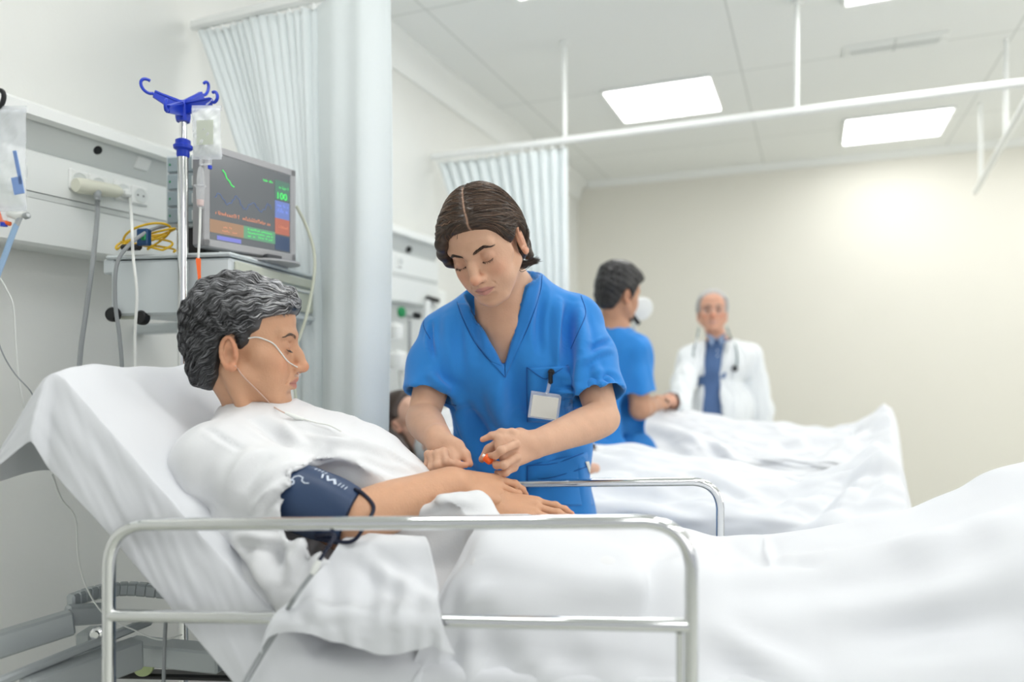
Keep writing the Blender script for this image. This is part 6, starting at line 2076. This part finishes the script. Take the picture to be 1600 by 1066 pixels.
# ---------------------------------------------------------------- the two beds further back
def far_bed(yc, hw, xs, zs, x0, x1, hem, label, slabel, seed, folds=()):
    t = thing('hospital_bed', ((x0 + x1) / 2, yc, 0), label, 'hospital bed')
    MB().box(((x0 + x1) / 2, yc, .745), (x1 - x0 - .02, 2 * hw - .03, .11), bev=.03).build('mattress', M['mattress'], t)
    fr = MB()
    for y in (yc - hw + .05, yc + hw - .05): fr.box(((x0 + x1) / 2, y, .66), (x1 - x0, .04, .05), bev=.006)
    for x in (x0 + .03, x1 - .03): fr.box((x, yc, .66), (.04, 2 * hw - .1, .05), bev=.006)
    fr.build('deck_frame', M['greymetal'], t)
    fr = MB()
    for y in (yc - hw + .12, yc + hw - .12): fr.box(((x0 + x1) / 2, y, .25), (x1 - x0 - .3, .05, .05), bev=.006)
    for x in (x0 + .4, x1 - .4): fr.box((x, yc, .25), (.05, 2 * hw - .24, .05), bev=.006)
    fr.build('base_frame', M['greymetal'], t)
    for x in (x0 + .4, x1 - .4):
        MB().box((x, yc, .45), (.08, .10, .38), bev=.01).build('lift_column', M['steel'], t)
        for y in (yc - hw + .12, yc + hw - .12):
            MB().tube([(x, y, .10), (x, y, .23)], .016, 10).build('leg', M['steel'], t)
            MB().lathe((x, y - .014, .055), [(.05, 0), (.055, .006), (.055, .022), (.05, .028)], (0, 1, 0), 22).build('castor', M['darkgrey'], t)
    MB().box((x0 - .02, yc, .82), (.03, 2 * hw - .06, .42), bev=.012).build('headboard', M['cartgrey'], t)
    # cover
    nx, nt = 150, 110
    hang = .95 - hem
    X = np.linspace(x0 + .55, x1 + .30, nx); T_ = np.linspace(-hw - .34, hw + .30, nt)
    XX, TT = np.meshgrid(X, T_, indexing='ij')
    xe = x1
    over = np.clip(XX - xe, 0, None)
    x = np.minimum(XX, xe) + .045 * (1 - np.exp(-over / .12))
    top = np.interp(np.minimum(XX, xe), xs, zs)
    lat = np.clip(TT, -hw, hw)
    # legs ridge: falls off towards the mattress edges
    k = np.exp(-((lat / (hw * .80)) ** 4))
    flat = .81 + .0 * lat
    feet = np.exp(-((XX - (xe - .02)) / .12) ** 2)
    ridge = (np.exp(-((lat + .10) / .085) ** 2) + np.exp(-((lat - .10) / .085) ** 2))
    z = flat + (top - flat) * np.clip(k * (.72 + .28 * np.clip(ridge, 0, 1) + .0), 0, 1)
    z = np.where(XX > xe, z - over * .95, z)
    hg = np.clip(np.abs(TT) - hw, 0, None)
    z = z - hg * (.82 - hem) / .34
    sgn = np.sign(TT)
    y = yc + lat + sgn * (hg > 0) * (.015 + .06 * (1 - np.exp(-hg / .15)) * (.5 + .5 * np.sin(XX * 13 + seed + 1.5 * np.sin(XX * 4)))) 
    x = x + .03 * hg * np.sin(TT * 20) 
    Pn = np.stack([XX, TT, 0 * XX], -1).reshape(-1, 3)
    w = vnoise(Pn * [1.0, 2.2, 1] + seed, seed, 2.4, 3).reshape(XX.shape)
    rr = (1 - np.abs(vnoise(Pn * [1.6, 3.0, 1] + seed, seed + 3, 2.0, 2))).reshape(XX.shape)
    z = z + (.016 * w + .020 * rr) * (hg == 0) * (.6 + .4 * k)
    y = y + sgn * (hg > 0) * (.020 * w)
    V = np.stack([x, y, z], -1).reshape(-1, 3)
    V = fold_mesh(V, grid_faces(nx, nt)[:, ::-1], folds, np.abs(normals(V, grid_faces(nx, nt)[:, ::-1])) * np.array([1, -1, 1]) * np.array([.3, 1, 1]))
    o = mesh_obj('bed_cover', V, grid_faces(nx, nt)[:, ::-1], M['sheet'])
    tag(o, slabel, 'bed cover'); solidify(o, .002); subsurf(o, 1)
    # pillow and undersheet at the head
    f = Field(np.array([x0 - .05, yc - .40, .74]), np.array([x0 + .60, yc + .40, 1.12]), .012)
    f.box((x0 + .24, yc, .89), (.40, .58, .13), 0, np.array([nrm([1, 0, -.35]), [0, 1, 0], nrm([.35, 0, 1])]), .06)
    Vp, Fp = f.mesh(2); Vp = Vp + .006 * vnoise(Vp, seed, 7)[:, None]
    tag(mesh_obj('pillow', Vp, Fp, M['sheet']), 'white pillow at the head of ' + ('the middle bed' if yc < 3.2 else 'the farthest bed'), 'pillow')
    return t, o
B2_, C2_ = far_bed(2.60, .42, [-1.4, -.735, -.58, -.35, -.03, .10, .20, .25], [1.0, .925, .93, .90, .855, .89, .975, .94], -1.80, .245, .50,
                   'middle hospital bed under white covers, between the bending person and the far scrubs',
                   'rumpled white cover over the feet and legs in the middle bed', 1,
    [([(1382, 716), (1340, 760), (1290, 830)], .022, .03), ([(1384, 712), (1320, 745), (1230, 765)], .018, .03), ([(1340, 745), (1270, 800), (1210, 845)], -.020, .03),
     ([(1250, 750), (1200, 790), (1140, 800)], -.015, .03), ([(1060, 730), (1140, 760), (1200, 800)], .015, .03), ([(960, 770), (1060, 790), (1150, 830)], -.014, .03)])
B3_, C3_ = far_bed(3.97, .40, [-1.4, -.767, -.50, -.21, .064, .21, .336, .38], [1.0, .99, .972, .94, .925, .95, 1.048, 1.02], -1.80, .35, .765,
                   'farthest hospital bed under white covers, in front of the white-coated person',
                   'white cover with a raised foot end on the farthest bed', 2,
    [([(1014, 665), (1097, 692), (1162, 727)], .03, .04), ([(1090, 682), (1120, 710), (1130, 725)], -.03, .03), ([(1381, 646), (1320, 705), (1276, 727)], .03, .04),
     ([(1370, 662), (1300, 690), (1200, 700)], -.028, .04), ([(1040, 690), (1060, 705), (1080, 712)], -.02, .03)])

def simple_head(fd, T, **kw): build_head(fd, T, **kw)

# ---------------------------------------------------------------- patient lying in the middle bed
def far_patient():
    t = thing('person', (-1.45, 2.62, .82), 'dark-haired person lying in the middle bed, mostly hidden behind the bending person', 'person')
    T = head_frame((-1.50, 2.50, 1.03), nrm([.75, .15, .62]), nrm([-.60, 0, .78]), 1.0)
    f = Field(np.array([-1.72, 2.15, .80]), np.array([-.20, 2.95, 1.22]), .005)
    build_head(f, T, neck=(T((0, -.03, -.13)), T((0, -.02, -.20)), .050, .07))
    f.chain([(-1.38, 2.55, .95), (-1.15, 2.58, .90), (-.85, 2.6, .86)], [.11, .14, .12], .05)
    w = P(972, 737, 2.50); 
    f.chain([(-1.32, 2.42, .95), (-1.05, 2.33, .93), w - RD(.16, -.02, .0)], [.05, .042, .03], .03)
    f.chain([w - RD(.16, -.02, .0), w - RD(.10, 0, 0)], [.03, .028], .02)
    h = build_hand(f, w - RD(.10, 0, -.004), RD(1, .1, -.1), RD(0, -.5, .8), RD(0, 1, 0), [(15, 25, 15)] * 4, (-4, -1, 2, 5), thumb=[(.04, .035, -.015), (.05, .058, -.02), (.05, .078, -.02)], sc=.95)
    V, Fq = f.mesh(1)
    b_ = mesh_obj('body', V, Fq, M['skin'], t, colors=head_colors(V, T, (.62, .38, .28)))
    poly = [(.085, .072), (.060, .060), (.030, .040), (.010, .010), (-.010, .016), (-.034, -.01), (-.034, -.06), (-.06, -.09), (-.16, -.09), (-.16, .16), (.10, .16), (.09, .09)]
    cap = hair_cap(T, poly, .018, h=.005)
    cap.cone(T((-.05, -.06, -.04)), T((-.085, -.04, -.13)), .045, .03, .03); cap.cone(T((.05, -.06, -.04)), T((.085, -.04, -.13)), .045, .03, .03)
    Vc, Fc = cap.mesh(1)
    mesh_obj('hair', Vc, Fc, M['hair'], b_, colors=np.repeat([[.05, .032, .025]], len(Vc), 0))
    g = Field(np.array([-1.5, 2.2, .80]), np.array([-.75, 3.0, 1.12]), .008)
    g.chain([(-1.36, 2.56, .94), (-1.15, 2.58, .90), (-.85, 2.6, .86)], [.14, .165, .14], .05)
    g.cone((-1.33, 2.45, .95), (-1.18, 2.36, .94), .07, .065, .03)
    Vg, Fg = g.mesh(2); Vg = Vg + normals(Vg, Fg) * (.006 * vnoise(Vg, 3, 6))[:, None]
    mesh_obj('gown', Vg, Fg, M['gown'], b_)
far_patient()

# ---------------------------------------------------------------- person in scrubs between the far beds
def far_nurse():
    rs = np.random.RandomState(8)
    d = 3.22
    base = P(968, 700, d); base[2] = 0
    t = thing('person', base, 'short dark-haired person in blue scrubs seen from behind beside the middle bed', 'person')
    T = head_frame(P(968, 459, d), RD(.80, .52, -.22), RD(.10, 0, 1), 1.02)
    nb = P(958, 512, d + .02)
    f = Field(base + [-.45, -.40, .90], base + [.60, .45, 1.75], .0045)
    build_head(f, T, neck=(nb, nb - UP * .08, .056, .07), jaw=1.1)
    SR_ = P(992, 548, d - .03); SL_ = P(922, 545, d + .12)
    f.cone(nb - UP * .03, SR_, .06, .055, .04); f.cone(nb - UP * .03, SL_, .06, .055, .04)
    E = P(1000, 640, d - .02); W_ = P(1024, 633, d + .18)
    f.chain([SR_, E], [.052, .045], .02); f.chain([E, E + (W_ - E) * .4, W_], [.043, .040, .028], .02)
    hd = build_hand(f, W_, RD(.5, .75, .15), RD(.3, -.6, .6), RD(-.5, .3, .8), [(25, 30, 20)] * 4, thumb=[(.04, .035, -.015), (.05, .058, -.02), (.05, .078, -.02)], sc=1.0)
    V, Fq = f.mesh(2)
    sk = (.50, .27, .17)
    c = head_colors(V, T, sk)
    b_ = mesh_obj('body', V, Fq, M['skin'], t, colors=c)
    poly = [(.088, .076), (.068, .066), (.040, .050), (.030, .020), (.020, -.01), (.010, -.025), (.002, -.01), (-.008, .010), (-.024, .014), (-.036, -.004), (-.040, -.05), (-.05, -.085), (-.16, -.09), (-.16, .16), (.11, .16), (.10, .10)]
    cap = hair_cap(T, poly, lambda q: .014 + .014 * np.clip((q[:, 2] - .05) / .05, 0, 1), h=.0035, wav=lambda q: .003 * vnoise(q, 3, 30, 2))
    Vc, Fc = cap.mesh(1)
    h_ = mesh_obj('hair', Vc, Fc, M['hair'], b_, colors=np.repeat([[.016, .015, .016]], len(Vc), 0))
    be = Field(T.o - .16, T.o + .16, .0035)
    s = T.s
    for x in (-1, 1): be.cone(T((x * .052, .004, -.050)), T((x * .020, .066, -.100)), .0175, .0175, .02)
    Vb, Fb = be.mesh(1); mesh_obj('beard', Vb, Fb, M['hair'], b_, colors=np.repeat([[.04, .03, .028]], len(Vb), 0))
    # top
    g = Field(base + [-.45, -.40, .55], base + [.45, .45, 1.60], .006)
    R = np.array([nrm(RD(1, .35, 0)), nrm(RD(-.35, 1, 0)), UP])
    for (v, rx, rz, u) in ((560, .18, .14, 955), (630, .17, .18, 958), (720, .175, .2, 962), (790, .18, .18, 962)):
        g.ell(P(u, v, d + .06), (rx, .125, rz), .06, R)
    g.cone(nb - UP * .045, SR_, .075, .070, .04); g.cone(nb - UP * .045, SL_, .075, .070, .04)
    e = SR_ + (E - SR_) * .72; dr = nrm(E - SR_)
    g.cone(SR_, e, .074, .080, .03)
    cut = g.like(); cut.cone(e + dr * .06, e + dr * .16, .10, .10, 0); cut.plane(e, -dr, 0); g.a = np.maximum(g.a, -cut.a)
    g.cone(e - dr * .03, e + dr * .03, .056, .07, .002, 'sub')
    g.cone(nb + UP * .08, nb - UP * .02, .08, .066, .01, 'sub')
    Vg, Fg = g.mesh(2)
    q = Vg.copy(); Vg = Vg + normals(Vg, Fg) * (.006 * vnoise(q * [1, 1, .5], 3, 8, 2))[:, None]
    mesh_obj('scrub_top', Vg, Fg, M['scrub'], b_)
    tr = Field(base + [-.3, -.3, -.01], base + [.3, .4, .95], .012)
    for x in (-1, 1):
        hp = base + R[0] * x * .09 + R[1] * .04
        tr.chain([hp + UP * .85, hp + UP * .5, hp + R[0] * x * .02 + UP * .06], [.11, .085, .07], .04)
    Vt, Ft = tr.mesh(1); mesh_obj('trousers', Vt, Ft, M['trouser'], b_)
far_nurse()

# ---------------------------------------------------------------- person in a white coat by the far wall
def doctor():
    d = 4.40; sc = 1.10
    base = P(1128, 700, d); base[2] = 0
    t = thing('person', base, 'grey-haired person in a white coat over a blue shirt with a stethoscope, standing by the far wall', 'person')
    t['label'] = 'smiling grey-haired person in white coat and blue shirt standing behind the farthest bed'
    T = head_frame(P(1113, 487, d), RD(-.22, -.97, .02), RD(.02, 0, 1), sc)
    nb = P(1122, 536, d)
    f = Field(base + [-.75, -.75, .85], base + [.45, .45, 1.80], .005)
    build_head(f, T, neck=(nb, nb - UP * .06, .058, .060), jaw=1.18, age=1)
    W_ = P(1046, 624, d - .55); E1 = P(1058, 642, d - .25); S1 = P(1078, 560, d + .02)
    f.chain([E1, W_], [.045, .032], .02)
    hd = build_hand(f, W_, RD(-.6, -.6, .0), RD(.2, -.3, .9), RD(-.5, .3, .8), [(25, 30, 20)] * 4, thumb=[(.04, .035, -.015), (.05, .058, -.02), (.05, .078, -.02)], sc=1.05)
    S2 = P(1172, 556, d + .02); E2 = P(1190, 640, d + .03); W2 = P(1188, 730, d - .05)
    f.chain([S2, E2, W2], [.05, .045, .030], .02)
    hd2 = build_hand(f, W2, RD(0, -.1, -1), RD(.9, -.3, 0), RD(0, -1, 0), [(10, 20, 10)] * 4, thumb=[(.04, .035, -.015), (.05, .058, -.02), (.05, .078, -.02)], sc=1.05)
    V, Fq = f.mesh(1)
    sk = (.62, .34, .24)
    c = head_colors(V, T, sk, lip=(.50, .22, .18), flush=1.2)
    q = T.inv(V)
    # open smile and darker eye openings
    m = .7 * np.exp(-((q[:, 2] + .0652) / .0025) ** 2) * (np.abs(q[:, 0]) < .02) * (q[:, 1] > .07); c = c * (1 - m[:, None]) + np.array([.62, .50, .44]) * m[:, None] 
    b_ = mesh_obj('body', V, Fq, M['skin'], t, colors=c)
    for x in (-1, 1):
        MB().lathe(T((x * .0315, .0795, .001)), [(.0075, -.002), (.0075, .001), (.004, .0018)], T.dir((0, 1, 0)), 14).build('eye', mat('eye_dark', srgb(58, 44, 38), .2), b_)
    # hair: grey, receding
    poly = [(.050, .105), (.046, .078), (.030, .050), (.020, .020), (.008, -.012), (-.002, -.008), (-.010, .010), (-.024, .014), (-.036, -.004), (-.040, -.05), (-.05, -.09), (-.16, -.09), (-.16, .16), (.04, .16)]
    cap = hair_cap(T, poly, lambda q: .010 + .006 * np.clip((np.abs(q[:, 0]) - .05) / .03, 0, 1), h=.004, wav=lambda q: .0015 * vnoise(q, 3, 30, 2), pad=.19)
    Vc, Fc = cap.mesh(1); cc = np.array([.42, .42, .42])[None] * (1 + .25 * vnoise(Vc, 5, 60))[:, None]
    mesh_obj('hair', Vc, Fc, M['hair'], b_, colors=cc)
    for x in (-1, 1):
        MB().tube([T((x * .012, .090, .022)), T((x * .030, .088, .027)), T((x * .046, .076, .022))], [.003, .0045, .002], 8).build('eyebrow', mat('grey_brow', srgb(120, 116, 112), .8), b_)
    gl = MB()
    for x in (-1, 1):
        gl.tube([T((x * (.033) + .019 * math.cos(a), .094 - .006 * abs(math.cos(a)), -.002 + .013 * math.sin(a))) for a in np.linspace(0, 2 * math.pi, 24)][:-1], .0011, 6, closed=True)
        gl.tube([T((x * .052, .088, .002)), T((x * .074, .05, .002)), T((x * .078, -.01, -.004))], .0011, 6)
    gl.tube([T((-.014, .098, .001)), T((0, .101, .004)), T((.014, .098, .001))], .0011, 6)
    gl.build('glasses', M['steel'], b_)
    # shirt
    g = Field(base + [-.45, -.35, .75], base + [.45, .40, 1.66], .006)
    R = np.array([RD(1, 0, 0), RD(0, 1, 0), UP])
    for (u, v, rx, ry, rz) in ((1120, 575, .145, .095, .15), (1120, 640, .145, .100, .2), (1120, 730, .15, .105, .22)):
        g.ell(P(u, v, d + .03), (rx, ry, rz), .06, R)
    g.cone(nb + UP * .0, nb - UP * .14 + RD(0, -.005, 0), .070, .092, .04)
    sh = g.a.copy()
    g.cone(nb + UP * .10, nb + UP * .01, .07, .060, .01, 'sub')
    V, Fq = g.mesh(2); st = mesh_obj('shirt', V, Fq, M['shirt'], b_)
    co = MB()
    for x in (-1, 1):
        a = P(1113 + x * 16 + 6, 520, d - .06); bq = P(1120 + x * 8, 541, d - .13); cq = P(1120 + x * 1, 528, d - .10)
        co.prism([a, bq, cq], RD(0, .006, 0))
    co.build('collar', mat('shirt_collar', srgb(120, 138, 166), .8), st)
    for v in (548, 556): MB().lathe(P(1121, v, d - .115), [(.005, 0), (.005, .003)], RD(0, -1, 0), 10).build('button', M['print'], st)
    # coat: shell outside the shirt, open down the front
    k = Field(base + [-.62, -.62, .45], base + [.50, .42, 1.66], .0065)
    for (u, v, rx, ry, rz) in ((1126, 565, .185, .13, .15), (1126, 640, .195, .145, .2), (1128, 730, .215, .155, .25), (1130, 830, .23, .16, .3)):
        k.ell(P(u, v, d + .03), (rx, ry + .01, rz), .06, R)
    k.cone(nb - UP * .055, S1, .072, .068, .05); k.cone(nb - UP * .055, S2, .072, .068, .05)
    k.chain([S1, E1, E1 + (W_ - E1) * .80], [.074, .068, .056], .03)
    k.chain([S2, E2, E2 + (W2 - E2) * .85], [.074, .070, .060], .03)
    gx, gy, gz = np.meshgrid(*k.grid(), indexing='ij'); pp = np.stack([gx, gy, gz], -1).reshape(-1, 3)
    rel = pp - CAMP; dep = rel @ RD(0, 1, 0); uu = 800 + F * (rel @ RD(1, 0, 0)) / dep; vv = 572 - F * rel[:, 2] / dep
    tri = poly_sd(uu, vv, [(1101, 500), (1102, 540), (1100, 600), (1093, 700), (1085, 860), (1150, 860), (1134, 700), (1126, 620), (1123, 590), (1132, 535), (1138, 500)])
    cutd = np.maximum(-tri * dep / F, dep - (d + .03))
    k.a = np.maximum(k.a, -cutd.reshape(k.a.shape).astype(np.float32))
    k.cone(nb + UP * .08, nb - UP * .03, .08, .07, .01, 'sub')
    e_ = E1 + (W_ - E1) * .80; dr = nrm(W_ - E1); k.cone(e_ - dr * .02, e_ + dr * .08, .042, .05, .002, 'sub')
    V, Fq = k.mesh(2)
    V = V + normals(V, Fq) * (.007 * vnoise(V * [1, 1, .35], 9, 9, 2))[:, None]
    coat = mesh_obj('coat', V, Fq, M['coat'], b_)
    bvh = BVHTree.FromPolygons(V.tolist(), Fq.tolist())
    def on(u, v, off=.006):
        dd = nrm(P(u, v, 1) - CAMP); h_ = bvh.ray_cast(Vector(CAMP), Vector(dd), 8)
        return P(u, v, d - .14) if h_[0] is None else np.array(h_[0]) - dd * off
    MB().tube(spline([on(u, v) for u, v in ((1092, 520), (1088, 535), (1085, 560))] , 5), .0045, 8).build('lapel_edge', M['coat'], coat)
    MB().tube(spline([on(1145, 592), on(1162, 594), on(1178, 590)], 5), .0025, 6).build('pocket_edge', M['panelgrey'], coat)
    s_ = thing('stethoscope', P(1140, 545, d - .12), 'dark stethoscope hung round the neck of the white-coated person', 'stethoscope')
    m = mat('stethoscope_tube', srgb(120, 140, 140), .4)
    MB().tube(spline([on(1092, 512), on(1089, 530), on(1084, 545), on(1083, 556)], 6), .005, 8).build('left_tube', m, s_)
    MB().tube(spline([on(1136, 512), on(1142, 528), on(1149, 540), on(1152, 556), on(1150, 576)], 6), .005, 8).build('right_tube', m, s_)
    MB().tube(spline([on(1142, 530), on(1137, 540), on(1135, 552)], 6), .004, 8).build('ear_tube', M['steel'], s_)
    MB().lathe(on(1148, 576, .012), [(.018, 0), (.020, .004), (.012, .010)], RD(0, -1, 0), 18).build('chest_piece', M['darkgrey'], s_)
    tr = Field(base + [-.3, -.3, -.01], base + [.3, .3, .85], .014)
    for x in (-1, 1):
        hp = base + R[0] * x * .09
        tr.chain([hp + UP * .80, hp + UP * .45, hp + UP * .05], [.10, .08, .07], .04)
    Vt, Ft = tr.mesh(1); mesh_obj('trousers', Vt, Ft, M['darkgrey'], b_)
doctor()

# round examination lamp seen beside the far head
t = thing('examination_lamp', P(1003, 900, 3.62) * [1, 1, 0], 'round white examination lamp with a dark handle beside the dark-haired head', 'lamp')
lc = P(1003, 483, 3.60)
ldir = nrm(RD(.25, -.8, -.35))
MB().lathe(lc, [(.012, -.050), (.030, -.046), (.052, -.028), (.060, -.004), (.058, .004), (.050, .006), (.002, .008)], ldir, 30).build('lamp_head', M['white'], t)
hb = lc - ldir * .045
MB().tube([P(984, 487, 3.50), P(999, 507, 3.50)], .011, 10).build('handle', M['black'], t)
ft = lc.copy(); ft[2] = 0; ft = ft + RD(0, .22, 0)
MB().tube(spline([hb, hb + RD(-.03, .10, .04), ft + UP * (lc[2] + .02), ft + UP * (lc[2] - .15)], 6), .009, 10).build('gooseneck', M['steel'], t)
MB().tube([ft + UP * .04, ft + UP * (lc[2] - .14)], .012, 12).build('stand_pole', M['steel'], t)
MB().lathe(ft, [(.16, 0), (.16, .02), (.03, .045)], UP, 28).build('stand_base', M['cartgrey'], t)

# ---------------------------------------------------------------- oxygen equipment on the wall of the middle bay
def eq(u, v, x=.10):
    return on_trunk(u, v, x)
t = thing('flow_meter', eq(632, 490, .08), 'oxygen outlet with a green knob and white bottle below the far trunking', 'flow meter')
o0 = eq(636, 492, .10)
MB().box(eq(640, 540, .02), (.03, .75, .62), bev=.01).build('wall_panel', M['panel'], t)
MB().lathe(eq(624, 488, .10), [(.020, 0), (.026, .004), (.026, .018), (.020, .024)], (1, 0, 0), 20).build('green_knob', M['green'], t)
MB().tube([eq(628, 492, .11), eq(640, 495, .11), eq(652, 493, .11)], .009, 10).build('valve_body', M['steel'], t)
MB().lathe(eq(648, 493, .12), [(.014, 0), (.016, .004), (.016, .04), (.012, .044)], (0, 1, 0), 16).build('black_knob', M['black'], t)
MB().tube([eq(668, 466, .12), eq(684, 470, .12)], .013, 12).build('black_connector', M['black'], t)
def jar(u, v, r, h, m, name, parent):
    c = eq(u, v, .12)
    return MB().lathe(c - UP * h / 2, [(r * .9, 0), (r, .01), (r, h * .75), (r * .8, h * .86), (r * .45, h * .92), (r * .45, h)], UP, 22).build(name, m, parent)
t2 = thing('suction_jar', eq(620, 560, .12), 'white suction jar with hoses under the green oxygen knob', 'jar')
jar(619, 517, .035, .08, M['white'], 'upper_cup', t2)
jar(622, 562, .045, .09, M['white'], 'lower_cup', t2)
MB().tube([eq(626, 580, .12), eq(632, 640, .12), eq(638, 700, .12)], .012, 10).build('hose', M['whitecable'], t2)
MB().tube([eq(640, 500, .12), eq(640, 560, .11), eq(655, 600, .11)], .007, 8).build('hose', M['greycable'], t2)
cable('white_tube', 'white hose slanting down the wall behind the bending person', [eq(668, 470, .14), eq(662, 540, .14), eq(652, 600, .14), eq(646, 660, .14)], .016, M['white'], cat='hose')
